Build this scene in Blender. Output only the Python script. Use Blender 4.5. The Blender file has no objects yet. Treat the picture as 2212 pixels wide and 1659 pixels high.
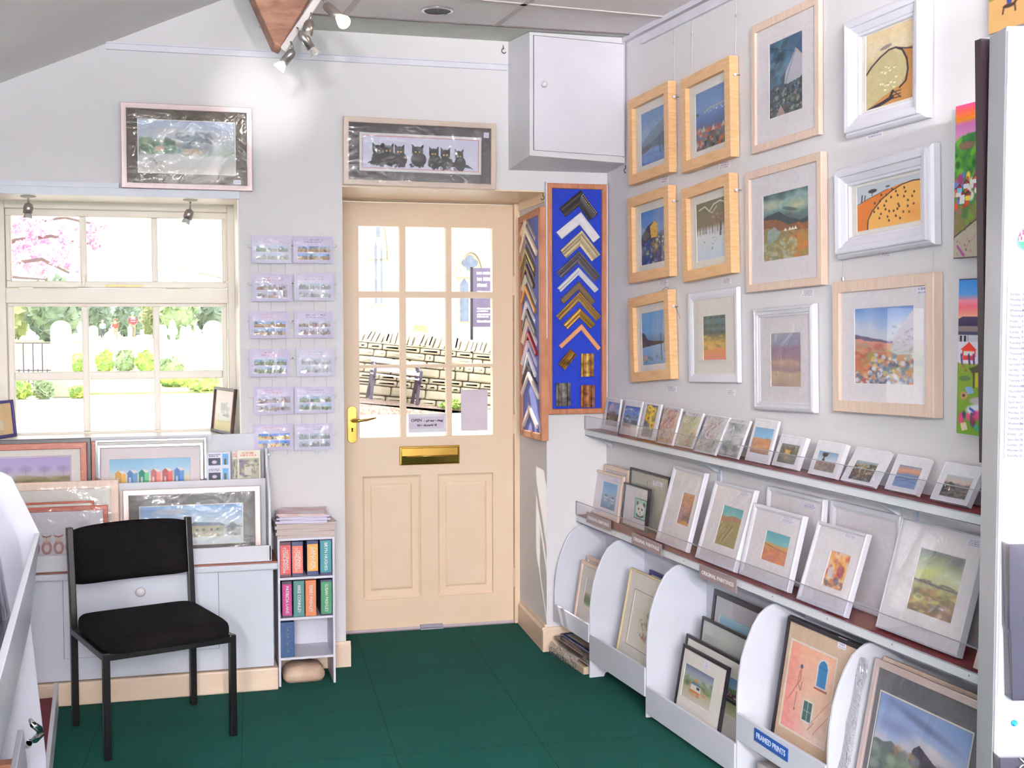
import bpy, math, random
import numpy as np
from mathutils import Matrix, Vector

SC = bpy.context.scene
COL = SC.collection
random.seed(7)

# ------------------------------------------------------------------ camera
F = 2650.0
YAW, PIT, ROL = -0.2638, 0.05205, -0.00146
EYE = 1.44

def _rot():
    y, p, r = YAW, PIT, ROL
    Ry = np.array([[math.cos(y), 0, math.sin(y)], [0, 1, 0], [-math.sin(y), 0, math.cos(y)]])
    Rx = np.array([[1, 0, 0], [0, math.cos(p), -math.sin(p)], [0, math.sin(p), math.cos(p)]])
    Rz = np.array([[math.cos(r), -math.sin(r), 0], [math.sin(r), math.cos(r), 0], [0, 0, 1]])
    return Rz @ Rx @ Ry
MM = _rot()
def _w(c):
    return Vector((c[0], c[2], -c[1]))
cam = bpy.data.objects.new('camera', bpy.data.cameras.new('camera'))
COL.objects.link(cam)
_r, _u, _b = _w(MM[0]), -_w(MM[1]), -_w(MM[2])
cam.matrix_world = Matrix(((_r.x, _u.x, _b.x, 0), (_r.y, _u.y, _b.y, 0), (_r.z, _u.z, _b.z, EYE), (0, 0, 0, 1)))
cam.data.sensor_width = 36.0
cam.data.lens = F / 2212 * 36.0
cam.data.clip_start = 0.02
cam.data.clip_end = 600
SC.camera = cam

# ------------------------------------------------------------------ view, world, sun, lamps
SC.view_settings.view_transform = 'Standard'
SC.view_settings.look = 'None'
SC.view_settings.exposure = 1.0
SC.view_settings.gamma = 1.0
SC.view_settings.use_curve_mapping = False
try:
    SC.cycles.use_denoising = True
    SC.cycles.max_bounces = 10
    SC.cycles.transparent_max_bounces = 16
    SC.cycles.caustics_reflective = False
    SC.cycles.caustics_refractive = False
    SC.cycles.sample_clamp_indirect = 6.0
except Exception:
    pass

wd = bpy.data.worlds.new('sky'); SC.world = wd
wd.use_nodes = True
nt = wd.node_tree; nt.nodes.clear()
wo = nt.nodes.new('ShaderNodeOutputWorld'); wb = nt.nodes.new('ShaderNodeBackground')
tc = nt.nodes.new('ShaderNodeTexCoord'); sx = nt.nodes.new('ShaderNodeSeparateXYZ'); cr = nt.nodes.new('ShaderNodeValToRGB')
nt.links.new(tc.outputs['Generated'], sx.inputs[0]); nt.links.new(sx.outputs['Z'], cr.inputs[0])
cr.color_ramp.elements[0].color = (1.0, 0.97, 0.95, 1); cr.color_ramp.elements[0].position = 0.0
cr.color_ramp.elements[1].color = (0.74, 0.85, 1.0, 1); cr.color_ramp.elements[1].position = 0.7
nt.links.new(cr.outputs[0], wb.inputs['Color']); wb.inputs['Strength'].default_value = 1.95
nt.links.new(wb.outputs[0], wo.inputs['Surface'])

SUN_DIR = Vector((0.35, -1.0, -1.5)).normalized()
sl = bpy.data.lights.new('sun', 'SUN'); sl.energy = 4.6; sl.angle = 0.012; sl.color = (1.0, 0.96, 0.9)
so = bpy.data.objects.new('sun', sl); COL.objects.link(so)
so.rotation_euler = SUN_DIR.to_track_quat('-Z', 'Y').to_euler()

def area(name, loc, sx_, sy_, power, color=(1, 1, 1), rot=(0, 0, 0)):
    l = bpy.data.lights.new(name, 'AREA'); l.shape = 'RECTANGLE'; l.size = sx_; l.size_y = sy_
    l.energy = power; l.color = color
    o = bpy.data.objects.new(name, l); COL.objects.link(o); o.location = loc; o.rotation_euler = rot
    return o
TUBES = [(-0.72, -1.7), (0.2, -1.7), (-0.72, -3.1), (0.2, -3.1), (-0.72, -4.45), (0.2, -4.45)]
TUBE_E = 1050.0
LAMP_P = 330.0
for _x, _y in TUBES:
    area('fluorescent_lamp_light', (_x, _y, 2.165), 0.10, 1.15, LAMP_P, (1.0, 0.965, 0.95), (math.pi, 0, 0))

# ------------------------------------------------------------------ geometry from the picture frame
def ray(px, py):
    d = MM.T @ np.array([(px - 1106) / F, (py - 829.5) / F, 1.0])
    return np.array([d[0], d[2], -d[1]])
C0 = np.array([0, 0, EYE])
def hit(px, py, o, n):
    d = ray(px, py)
    return C0 + d * (np.dot(np.array(o, float) - C0, n) / np.dot(d, n))
def on_z(px, py, z=0.0): return hit(px, py, (0, 0, z), np.array([0, 0, 1.0]))
def on_y(px, py, y): return hit(px, py, (0, y, 0), np.array([0, 1.0, 0]))

class Fr:
    """local frame: o origin, u to the right, v up, n towards the room"""
    def __init__(s, o, u, v=(0, 0, 1)):
        s.o = np.array(o, float); s.u = np.array(u, float); s.u /= np.linalg.norm(s.u)
        s.v = np.array(v, float); s.v -= s.u * np.dot(s.u, s.v); s.v /= np.linalg.norm(s.v)
        s.n = np.cross(s.u, s.v)
    def loc(s, px, py, d=0.0):
        p = hit(px, py, s.o + s.n * d, s.n) - s.o
        return np.array([p @ s.u, p @ s.v])
    def at(s, a, b, d=0.0): return s.o + s.u * a + s.v * b + s.n * d
    def sub(s, a, b, d=0.0, roll=0.0):
        c, q = math.cos(roll), math.sin(roll)
        return Fr(s.at(a, b, d), s.u * c + s.v * q, -s.u * q + s.v * c)
    def M(s):
        u, v, n, o = s.u, s.v, s.n, s.o
        return Matrix(((u[0], v[0], n[0], o[0]), (u[1], v[1], n[1], o[1]), (u[2], v[2], n[2], o[2]), (0, 0, 0, 1)))

YF, YD, SK = 5.06, 5.60, 0.07
ZC = 2.61
WO = (1.795, YF, 0)
WU = np.array([math.sin(SK), -math.cos(SK), 0.0])
WALL_R = Fr(WO, WU)                       # right wall: u runs from the far corner towards the camera
WALL_B = Fr((0, YF, 0), (1, 0, 0))        # wall with window and door
def wr(u, d, z):                          # point: distance along right wall, distance off it, height
    return WALL_R.at(u, z, d)

# ------------------------------------------------------------------ materials
def lin(c):
    c = np.array(c[:3], float) / 255.0
    return tuple(np.where(c <= 0.04045, c / 12.92, ((c + 0.055) / 1.055) ** 2.4))
_mats = {}
def mat(name, col, rough=0.5, metal=0.0, spec=0.5, coat=0.0, col2=None, scale=8.0, stretch=(1, 1, 1), bump=0.0, bscale=60.0, emit=0.0, detail=4, alpha=1.0, sheen=0.0):
    if name in _mats: return _mats[name]
    m = bpy.data.materials.new(name); m.use_nodes = True
    nt = m.node_tree; b = nt.nodes['Principled BSDF']
    c = lin(col)
    b.inputs['Base Color'].default_value = (*c, 1)
    b.inputs['Roughness'].default_value = rough
    b.inputs['Metallic'].default_value = metal
    b.inputs['Specular IOR Level'].default_value = spec
    b.inputs['Coat Weight'].default_value = coat
    b.inputs['Coat Roughness'].default_value = 0.06
    b.inputs['Sheen Weight'].default_value = sheen
    if alpha < 1: b.inputs['Alpha'].default_value = alpha
    if emit > 0:
        b.inputs['Emission Color'].default_value = (*c, 1); b.inputs['Emission Strength'].default_value = emit
    tc = nt.nodes.new('ShaderNodeTexCoord'); mp = nt.nodes.new('ShaderNodeMapping')
    mp.inputs['Scale'].default_value = stretch
    nt.links.new(tc.outputs['Object'], mp.inputs[0])
    if col2 is None: col2 = tuple(min(255, x * 0.965) for x in col)
    nz = nt.nodes.new('ShaderNodeTexNoise'); nz.inputs['Scale'].default_value = scale; nz.inputs['Detail'].default_value = detail
    rp = nt.nodes.new('ShaderNodeValToRGB')
    rp.color_ramp.elements[0].color = (*lin(col2), 1); rp.color_ramp.elements[0].position = 0.35
    rp.color_ramp.elements[1].color = (*c, 1); rp.color_ramp.elements[1].position = 0.65
    nt.links.new(mp.outputs[0], nz.inputs['Vector']); nt.links.new(nz.outputs['Fac'], rp.inputs[0])
    nt.links.new(rp.outputs[0], b.inputs['Base Color'])
    if bump > 0:
        n2 = nt.nodes.new('ShaderNodeTexNoise'); n2.inputs['Scale'].default_value = bscale; n2.inputs['Detail'].default_value = 3
        bp = nt.nodes.new('ShaderNodeBump'); bp.inputs['Strength'].default_value = bump; bp.inputs['Distance'].default_value = 0.01
        nt.links.new(mp.outputs[0], n2.inputs['Vector']); nt.links.new(n2.outputs['Fac'], bp.inputs['Height'])
        nt.links.new(bp.outputs[0], b.inputs['Normal'])
    _mats[name] = m
    return m

def mat_clear(name, tint=(255, 255, 255), gloss=0.06, rough=0.01, bump=0.0, bscale=25.0, opacity=0.0, body=(235, 235, 240)):
    if name in _mats: return _mats[name]
    m = bpy.data.materials.new(name); m.use_nodes = True
    nt = m.node_tree; nt.nodes.clear()
    out = nt.nodes.new('ShaderNodeOutputMaterial')
    tr = nt.nodes.new('ShaderNodeBsdfTransparent'); tr.inputs['Color'].default_value = (*lin(tint), 1)
    gl = nt.nodes.new('ShaderNodeBsdfGlossy'); gl.inputs['Roughness'].default_value = rough
    fr = nt.nodes.new('ShaderNodeFresnel')
    ge = nt.nodes.new('ShaderNodeNewGeometry'); io = nt.nodes.new('ShaderNodeMath'); io.operation = 'MULTIPLY_ADD'
    io.inputs[1].default_value = 1 / 1.45 - 1.45; io.inputs[2].default_value = 1.45      # same reflection from both sides of the thin sheet
    nt.links.new(ge.outputs['Backfacing'], io.inputs[0]); nt.links.new(io.outputs[0], fr.inputs['IOR'])
    ad = nt.nodes.new('ShaderNodeMath'); ad.operation = 'ADD'; ad.inputs[1].default_value = gloss; ad.use_clamp = True
    nt.links.new(fr.outputs[0], ad.inputs[0])
    mx = nt.nodes.new('ShaderNodeMixShader')
    nt.links.new(ad.outputs[0], mx.inputs[0])
    if opacity > 0:
        df = nt.nodes.new('ShaderNodeBsdfDiffuse'); df.inputs['Color'].default_value = (*lin(body), 1)
        m2 = nt.nodes.new('ShaderNodeMixShader'); m2.inputs[0].default_value = opacity
        nt.links.new(tr.outputs[0], m2.inputs[1]); nt.links.new(df.outputs[0], m2.inputs[2])
        nt.links.new(m2.outputs[0], mx.inputs[1])
    else:
        nt.links.new(tr.outputs[0], mx.inputs[1])
    nt.links.new(gl.outputs[0], mx.inputs[2]); nt.links.new(mx.outputs[0], out.inputs['Surface'])
    if bump > 0:
        tc = nt.nodes.new('ShaderNodeTexCoord')
        n2 = nt.nodes.new('ShaderNodeTexNoise'); n2.inputs['Scale'].default_value = bscale; n2.inputs['Detail'].default_value = 2
        n2.inputs['Distortion'].default_value = 1.5
        bp = nt.nodes.new('ShaderNodeBump'); bp.inputs['Strength'].default_value = bump; bp.inputs['Distance'].default_value = 0.02
        nt.links.new(tc.outputs['Object'], n2.inputs['Vector']); nt.links.new(n2.outputs['Fac'], bp.inputs['Height'])
        nt.links.new(bp.outputs[0], gl.inputs['Normal']); nt.links.new(bp.outputs[0], fr.inputs['Normal'])
    _mats[name] = m
    return m

def mat_art(name='painted_paper', rough=0.6):
    if name in _mats: return _mats[name]
    m = bpy.data.materials.new(name); m.use_nodes = True
    nt = m.node_tree; b = nt.nodes['Principled BSDF']
    at = nt.nodes.new('ShaderNodeAttribute'); at.attribute_name = 'Col'
    nt.links.new(at.outputs['Color'], b.inputs['Base Color']); b.inputs['Roughness'].default_value = rough
    b.inputs['Specular IOR Level'].default_value = 0.3
    _mats[name] = m
    return m

WHITE = mat('white_wall_paint', (222, 218, 222), 0.85, scale=1.5, col2=(217, 214, 218), bump=0.25, bscale=14)
CEILM = mat('ceiling_paint', (246, 239, 240), 0.9, scale=2, bump=0.1, bscale=30)
CREAM = mat('cream_gloss_paint', (236, 212, 187), 0.38, scale=5, col2=(232, 207, 180))
WINM = mat('window_cream_paint', (252, 244, 233), 0.4, scale=5)
SHELFW = mat('white_melamine', (222, 223, 230), 0.35, scale=4)
CABW = mat('white_gloss_paint', (205, 209, 222), 0.35, scale=4)
MAROON = mat('maroon_shelf_top', (128, 38, 44), 0.5, scale=20, col2=(112, 30, 38))
PINE = mat('pale_pine', (226, 184, 138), 0.45, scale=9, stretch=(14, 1.2, 2), col2=(212, 165, 118))
PINEV = mat('pale_pine_upright', (226, 184, 138), 0.45, scale=9, stretch=(1.2, 14, 2), col2=(212, 165, 118))
LIME = mat('limed_wood', (226, 200, 185), 0.5, scale=10, stretch=(8, 1, 2), col2=(216, 189, 172))
WHITEF = mat('white_frame_paint', (226, 224, 236), 0.35, scale=6)
BLACKF = mat('black_frame', (34, 30, 38), 0.3, scale=10, col2=(26, 23, 30))
SILVF = mat('silver_pink_frame', (205, 188, 186), 0.3, metal=0.35, scale=10)
CHROME = mat('chrome', (225, 225, 228), 0.12, metal=1.0)
NICKEL = mat('brushed_nickel', (158, 152, 150), 0.28, metal=0.8)
BRASS = mat('brass', (196, 160, 84), 0.22, metal=1.0, col2=(176, 140, 66))
GOLD = mat('antique_gold', (186, 148, 78), 0.32, metal=0.6, col2=(140, 104, 48), scale=30)
SILV = mat('antique_silver', (176, 168, 150), 0.3, metal=0.6, col2=(120, 112, 98), scale=30)
GLASS = mat_clear('picture_glass', gloss=0.0)
PANE = mat_clear('window_glass', gloss=0.0)
WRAP = mat_clear('cellophane', gloss=0.01, rough=0.07, bump=0.6, bscale=10, opacity=0.02)
WRAP2 = mat_clear('crinkled_cellophane', gloss=0.16, rough=0.1, bump=0.8, bscale=26, opacity=0.05)
ACRYL = mat_clear('clear_acrylic', gloss=0.0, tint=(253, 253, 255))
PAPER = mat('white_paper', (232, 230, 238), 0.7, scale=30)
MOUNT2 = mat('lilac_white_mount_card', (232, 225, 231), .8, scale=60, col2=(227, 219, 226))
MOUNT = mat('ivory_mount_card', (226, 221, 216), 0.8, scale=60, col2=(222, 216, 211))
DARKM = mat('dark_gap', (30, 28, 30), 0.9)

# ------------------------------------------------------------------ mesh builder
class MB:
    def __init__(s): s.v = []; s.f = []
    def add(s, v, f):
        k = len(s.v); s.v += [tuple(float(t) for t in p) for p in v]; s.f += [tuple(i + k for i in q) for q in f]; return s
    def box(s, x0, x1, y0, y1, z0, z1):
        if x1 < x0: x0, x1 = x1, x0
        if y1 < y0: y0, y1 = y1, y0
        if z1 < z0: z0, z1 = z1, z0
        v = [(x, y, z) for x in (x0, x1) for y in (y0, y1) for z in (z0, z1)]
        return s.add(v, [(0, 1, 3, 2), (4, 6, 7, 5), (0, 4, 5, 1), (2, 3, 7, 6), (0, 2, 6, 4), (1, 5, 7, 3)])
    def prism(s, pts, ax, a0, a1):
        """polygon pts in the two other axes, extruded along axis ax"""
        def P(p, t):
            return {0: (t, p[0], p[1]), 1: (p[0], t, p[1]), 2: (p[0], p[1], t)}[ax]
        n = len(pts); ar = sum(pts[i][0] * pts[(i + 1) % n][1] - pts[(i + 1) % n][0] * pts[i][1] for i in range(n))
        if (ar < 0) != (ax == 1): pts = pts[::-1]
        lo, hi = min(a0, a1), max(a0, a1)
        v = [P(p, lo) for p in pts] + [P(p, hi) for p in pts]
        f = [tuple(range(n))[::-1], tuple(range(n, 2 * n))] + [(i, (i + 1) % n, (i + 1) % n + n, i + n) for i in range(n)]
        return s.add(v, f)
    def solid(s, bottom, top):
        n = len(bottom)
        return s.add(list(bottom) + list(top), [tuple(range(n))[::-1], tuple(range(n, 2 * n))] + [(i, (i + 1) % n, (i + 1) % n + n, i + n) for i in range(n)])
    def quad(s, a, b, c, d): return s.add([a, b, c, d], [(0, 1, 2, 3)])
    def tube(s, path, r, seg=10, closed=False):
        path = [Vector(p) for p in path]; n = len(path); R = r if isinstance(r, (list, tuple)) else [r] * n
        v = []; prev = None
        for i, p in enumerate(path):
            a = path[(i - 1) % n] if (i > 0 or closed) else p; b = path[(i + 1) % n] if (i < n - 1 or closed) else p
            t = (b - a).normalized()
            if prev is None:
                x = t.orthogonal().normalized()
            else:
                x = (prev - t * prev.dot(t)).normalized()
            prev = x; y = t.cross(x)
            for k in range(seg):
                g = 2 * math.pi * k / seg
                v.append(p + (x * math.cos(g) + y * math.sin(g)) * R[i])
        f = []
        for i in range(n if closed else n - 1):
            j = (i + 1) % n
            for k in range(seg):
                f.append((i * seg + k, i * seg + (k + 1) % seg, j * seg + (k + 1) % seg, j * seg + k))
        if not closed:
            f.append(tuple(range(seg))[::-1]); f.append(tuple((n - 1) * seg + k for k in range(seg)))
        return s.add(v, f)
    def lathe(s, prof, o=(0, 0, 0), axis=(0, 0, 1), seg=20):
        ax = Vector(axis).normalized(); x = ax.orthogonal().normalized(); y = ax.cross(x); o = Vector(o)
        v = []
        for r, t in prof:
            for k in range(seg):
                g = 2 * math.pi * k / seg
                v.append(o + ax * t + (x * math.cos(g) + y * math.sin(g)) * max(r, 1e-5))
        n = len(prof); f = []
        for i in range(n - 1):
            for k in range(seg):
                f.append((i * seg + k, i * seg + (k + 1) % seg, (i + 1) * seg + (k + 1) % seg, (i + 1) * seg + k))
        f.append(tuple(range(seg))[::-1]); f.append(tuple((n - 1) * seg + k for k in range(seg)))
        return s.add(v, f)
    def loops(s, L, close_first=True, close_last=False):
        """successive rings with equal number of points"""
        n = len(L[0]); v = [p for r in L for p in r]; f = []
        for i in range(len(L) - 1):
            for k in range(n):
                f.append((i * n + k, i * n + (k + 1) % n, (i + 1) * n + (k + 1) % n, (i + 1) * n + k))
        if close_first: f.append(tuple(range(n))[::-1])
        if close_last: f.append(tuple((len(L) - 1) * n + k for k in range(n)))
        return s.add(v, f)
    def rect_loops(s, x0, y0, x1, y1, prof, close_first=True, close_last=False):
        L = [[(x0 + i, y0 + i, z), (x1 - i, y0 + i, z), (x1 - i, y1 - i, z), (x0 + i, y1 - i, z)] for i, z in prof]
        return s.loops(L, close_first, close_last)
    def T(s, M):
        s.v = [tuple(M @ Vector(p)) for p in s.v]; return s

def obj(name, mb, m, parent=None, M=None, smooth=False, bev=0.0, seg=2, label=None, cat=None, group=None, kind=None, auto=False):
    me = bpy.data.meshes.new(name); me.from_pydata(mb.v, [], mb.f); me.validate(); me.update()
    me.materials.append(m)
    if smooth:
        for p in me.polygons: p.use_smooth = True
    o = bpy.data.objects.new(name, me); COL.objects.link(o)
    if parent is not None: o.parent = parent
    if M is not None: o.matrix_local = M
    if bev > 0:
        b = o.modifiers.new('bevel', 'BEVEL'); b.width = bev; b.segments = seg; b.limit_method = 'ANGLE'; b.angle_limit = 0.6
    return tag(o, label, cat, group, kind)
def tag(o, label=None, cat=None, group=None, kind=None):
    if label: o['label'] = label
    if cat: o['category'] = cat
    if group: o['group'] = group
    if kind: o['kind'] = kind
    return o
def thing(name, label, cat, M=None, group=None, loc=None):
    o = bpy.data.objects.new(name, None); o.empty_display_size = 0.05; COL.objects.link(o)
    if M is not None: o.matrix_world = M
    if loc is not None: o.location = loc
    return tag(o, label, cat, group)
def struct(name, mb, m, parent=None, **k):
    return obj(name, mb, m, parent, kind='structure', **k)
def copy_tree(o, parent=None):
    c = o.copy(); COL.objects.link(c); c.parent = parent
    for ch in list(o.children): copy_tree(ch, c)
    return c
def lettering(text, size, M, m, parent, name='lettering', thick=0.0004, align='CENTER', bold=0.0, sx=1.0, space=1.0):
    cu = bpy.data.curves.new('t', 'FONT'); cu.body = text; cu.size = size; cu.align_x = align; cu.align_y = 'CENTER'
    cu.extrude = thick; cu.offset = bold; cu.resolution_u = 3; cu.space_line = space
    to = bpy.data.objects.new('t', cu); COL.objects.link(to)
    me = bpy.data.meshes.new_from_object(to); bpy.data.objects.remove(to); bpy.data.curves.remove(cu)
    if sx != 1.0:
        for v in me.vertices: v.co.x *= sx
    me.materials.clear(); me.materials.append(m)
    o = bpy.data.objects.new(name, me); COL.objects.link(o); o.parent = parent
    o.matrix_local = M
    return o
def TR(x, y, z, rz=0.0):
    return Matrix.Translation((x, y, z)) @ Matrix.Rotation(rz, 4, 'Z')


# ------------------------------------------------------------------ painted pictures: colour per vertex of a fine grid
def vnoise(h, w, sc, r, o=3):
    out = np.zeros((h, w)); amp = 1.0; tot = 0
    for k in range(o):
        gh, gw = int(max(2, sc * h / w)) + 2, int(sc) + 2
        g = r.rand(gh, gw)
        y = np.linspace(0, gh - 1.001, h); x = np.linspace(0, gw - 1.001, w)
        yi, xi = y.astype(int), x.astype(int); fy, fx = y - yi, x - xi
        fy = (fy * fy * (3 - 2 * fy))[:, None]; fx = (fx * fx * (3 - 2 * fx))[None, :]
        a = g[yi][:, xi] * (1 - fx) + g[yi][:, xi + 1] * fx
        b = g[yi + 1][:, xi] * (1 - fx) + g[yi + 1][:, xi + 1] * fx
        out += amp * (a * (1 - fy) + b * fy); tot += amp; amp *= 0.5; sc *= 2.1
    return out / tot

class Cv:
    def __init__(s, w, h, c=(255, 255, 255), seed=1):
        s.w, s.h = w, h; s.a = np.zeros((h, w, 3)); s.a[:] = c; s.r = np.random.RandomState(seed)
        s.Y, s.X = np.meshgrid((np.arange(h) + .5) / h, (np.arange(w) + .5) / w, indexing='ij')
    def n(s, sc=4, o=3): return vnoise(s.h, s.w, sc, s.r, o)
    def mix(s, m, c):
        m = np.clip(m, 0, 1)[..., None]; s.a = s.a * (1 - m) + np.array(c, float) * m; return s
    def grad(s, stops, warp=0.0, sc=3, m=None):
        t = s.Y + (warp * (s.n(sc) - .5) if warp else 0)
        ts = [q[0] for q in stops]
        g = np.stack([np.interp(t, ts, [q[1][k] for q in stops]) for k in range(3)], -1)
        if m is None: s.a = g
        else: s.a = s.a * (1 - m[..., None]) + g * m[..., None]
        return s
    def under(s, pts, c, a=1.0, rough=0.0, sc=8, soft=0.01, to=2.0):
        y = np.interp(s.X, [p[0] for p in pts], [p[1] for p in pts])
        if rough: y = y + rough * (s.n(sc) - .5)
        return s.mix(np.clip((s.Y - y) / soft + .5, 0, 1) * np.clip((to - s.Y) / soft, 0, 1) * a, c)
    def blob(s, x, y, rx, ry, c, a=1.0, rot=0.0, soft=.3):
        dx, dy = (s.X - x) * s.w, (s.Y - y) * s.h; cs, sn = math.cos(rot), math.sin(rot)
        u, v = (dx * cs + dy * sn) / (rx * s.w), (-dx * sn + dy * cs) / (ry * s.h)
        return s.mix(np.clip((1 - np.sqrt(u * u + v * v)) / soft, 0, 1) * a, c)
    def poly(s, pts, c, a=1.0):
        m = np.zeros(s.X.shape, bool); n = len(pts)
        for i in range(n):
            x0, y0 = pts[i]; x1, y1 = pts[(i + 1) % n]
            if y0 == y1: continue
            t = ((y0 > s.Y) != (y1 > s.Y)) & (s.X < (x1 - x0) * (s.Y - y0) / (y1 - y0) + x0)
            m ^= t
        return s.mix(m * float(a), c)
    def rect(s, x0, y0, x1, y1, c, a=1.0):
        return s.mix(((s.X >= x0) & (s.X <= x1) & (s.Y >= y0) & (s.Y <= y1)) * float(a), c)
    def line(s, pts, w, c, a=1.0):
        """polyline, width in fractions of the picture width"""
        P = [(p[0] * s.w, p[1] * s.h) for p in pts]; X, Y = s.X * s.w, s.Y * s.h; W = max(w * s.w, 0.7)
        d = np.full(X.shape, 1e9)
        for (x0, y0), (x1, y1) in zip(P, P[1:]):
            L = (x1 - x0) ** 2 + (y1 - y0) ** 2 + 1e-9
            t = np.clip(((X - x0) * (x1 - x0) + (Y - y0) * (y1 - y0)) / L, 0, 1)
            d = np.minimum(d, np.hypot(X - x0 - t * (x1 - x0), Y - y0 - t * (y1 - y0)))
        return s.mix(np.clip(W / 2 + .5 - d, 0, 1) * a, c)
    def dabs(s, n, box, cols, size=.03, a=.8, asp=1.0, rot=None):
        for i in range(n):
            x = box[0] + s.r.rand() * (box[2] - box[0]); y = box[1] + s.r.rand() * (box[3] - box[1])
            c = cols[s.r.randint(len(cols))]; z = size * (.5 + s.r.rand())
            s.blob(x, y, z * asp, z * s.w / s.h, c, a, s.r.rand() * 3.14 if rot is None else rot + .3 * s.r.randn(), .5)
        return s
    def tex(s, amp=.08, sc=12):
        s.a = s.a * (1 + amp * 2 * (s.n(sc) - .5))[..., None]; return s

def art_obj(name, cv, x0, y0, x1, y1, z, parent, label=None, m=None, dome=0.0):
    h, w = cv.h, cv.w
    X, Y = np.meshgrid(np.linspace(x0, x1, w), np.linspace(y1, y0, h))
    Z = np.full(X.shape, float(z))
    v = np.stack([X, Y, Z], -1).reshape(-1, 3)
    i = np.arange(h * w).reshape(h, w)
    f = np.stack([i[1:, :-1], i[1:, 1:], i[:-1, 1:], i[:-1, :-1]], -1).reshape(-1, 4)
    me = bpy.data.meshes.new(name); me.from_pydata(v.tolist(), [], f.tolist()); me.update()
    a = me.color_attributes.new('Col', 'FLOAT_COLOR', 'POINT')
    c = np.clip(cv.a, 0, 255).reshape(-1, 3) / 255
    c = np.where(c <= .04045, c / 12.92, ((c + .055) / 1.055) ** 2.4)
    a.data.foreach_set('color', np.concatenate([c, np.ones((len(c), 1))], 1).astype(np.float32).ravel())
    me.materials.append(m or mat_art())
    o = bpy.data.objects.new(name, me); COL.objects.link(o); o.parent = parent
    if label: o['label'] = label
    return o

def print_lines(cv, x0, y0, x1, y1, n, c=(90, 85, 100), a=.7, gap=.35):
    """rows of small print too fine to read"""
    H = (y1 - y0) / n
    for k in range(n):
        y = y0 + H * (k + .5); x = x0 + (.12 * cv.r.rand() if n > 1 else 0) * (x1 - x0); e = x1 - (.25 * cv.r.rand()) * (x1 - x0)
        while x < e:
            L = (x1 - x0) * (.08 + .16 * cv.r.rand())
            cv.rect(x, y - H * (1 - gap) / 2, min(x + L, e), y + H * (1 - gap) / 2, c, a * (.6 + .4 * cv.r.rand())); x += L + (x1 - x0) * .04
    return cv

def wrap_mesh(x0, y0, x1, y1, z, amp, seed, nx=16, ny=18):
    r = np.random.RandomState(seed); g = vnoise(ny, nx, 4, r, 3) - .5
    X, Y = np.meshgrid(np.linspace(x0, x1, nx), np.linspace(y0, y1, ny))
    E = np.minimum(np.minimum(X - x0, x1 - X) / (x1 - x0), np.minimum(Y - y0, y1 - Y) / (y1 - y0))
    Z = z + amp * 1.1 + amp * 2 * g * np.clip(E * 8, 0, 1)
    Z[0, :] = Z[-1, :] = z - .004; Z[:, 0] = Z[:, -1] = z - .004
    mb = MB(); i = np.arange(nx * ny).reshape(ny, nx)
    mb.add(np.stack([X, Y, Z], -1).reshape(-1, 3), np.stack([i[:-1, :-1], i[:-1, 1:], i[1:, 1:], i[1:, :-1]], -1).reshape(-1, 4))
    return mb

def tag_canvas(seed, w=34, h=20, lines=4, c=(228, 222, 240)):
    cv = Cv(w, h, c, seed); print_lines(cv, .08, .08, .95, .95, lines, (120, 112, 140), .7, .45); return cv

PROFILES = {
    'flat': lambda fw, dp: [(0, -dp), (0, -.002), (.002, 0), (fw - .002, 0), (fw, -.002), (fw, -.010)],
    'slim': lambda fw, dp: [(0, -dp), (0, -.003), (.003, 0), (fw * .6, -.001), (fw, -.005), (fw, -.009)],
    'step': lambda fw, dp: [(0, -dp), (0, -.006), (.004, -.002), (fw * .35, 0), (fw * .42, -.003), (fw * .75, -.004), (fw * .8, -.008), (fw, -.009), (fw, -.014)],
    'wide': lambda fw, dp: [(0, -dp), (0, -.020), (.006, -.013), (.012, -.011), (fw * .20, -.002), (fw * .26, 0), (fw * .5, -.003), (fw * .53, -.009), (fw * .56, -.009), (fw * .82, -.016), (fw * .85, -.020), (fw * .97, -.020), (fw, -.024), (fw, -.030)],
    'box': lambda fw, dp: [(0, -dp), (0, -.001), (.001, 0), (fw - .001, 0), (fw, -.001), (fw, -.018)],
}
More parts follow.
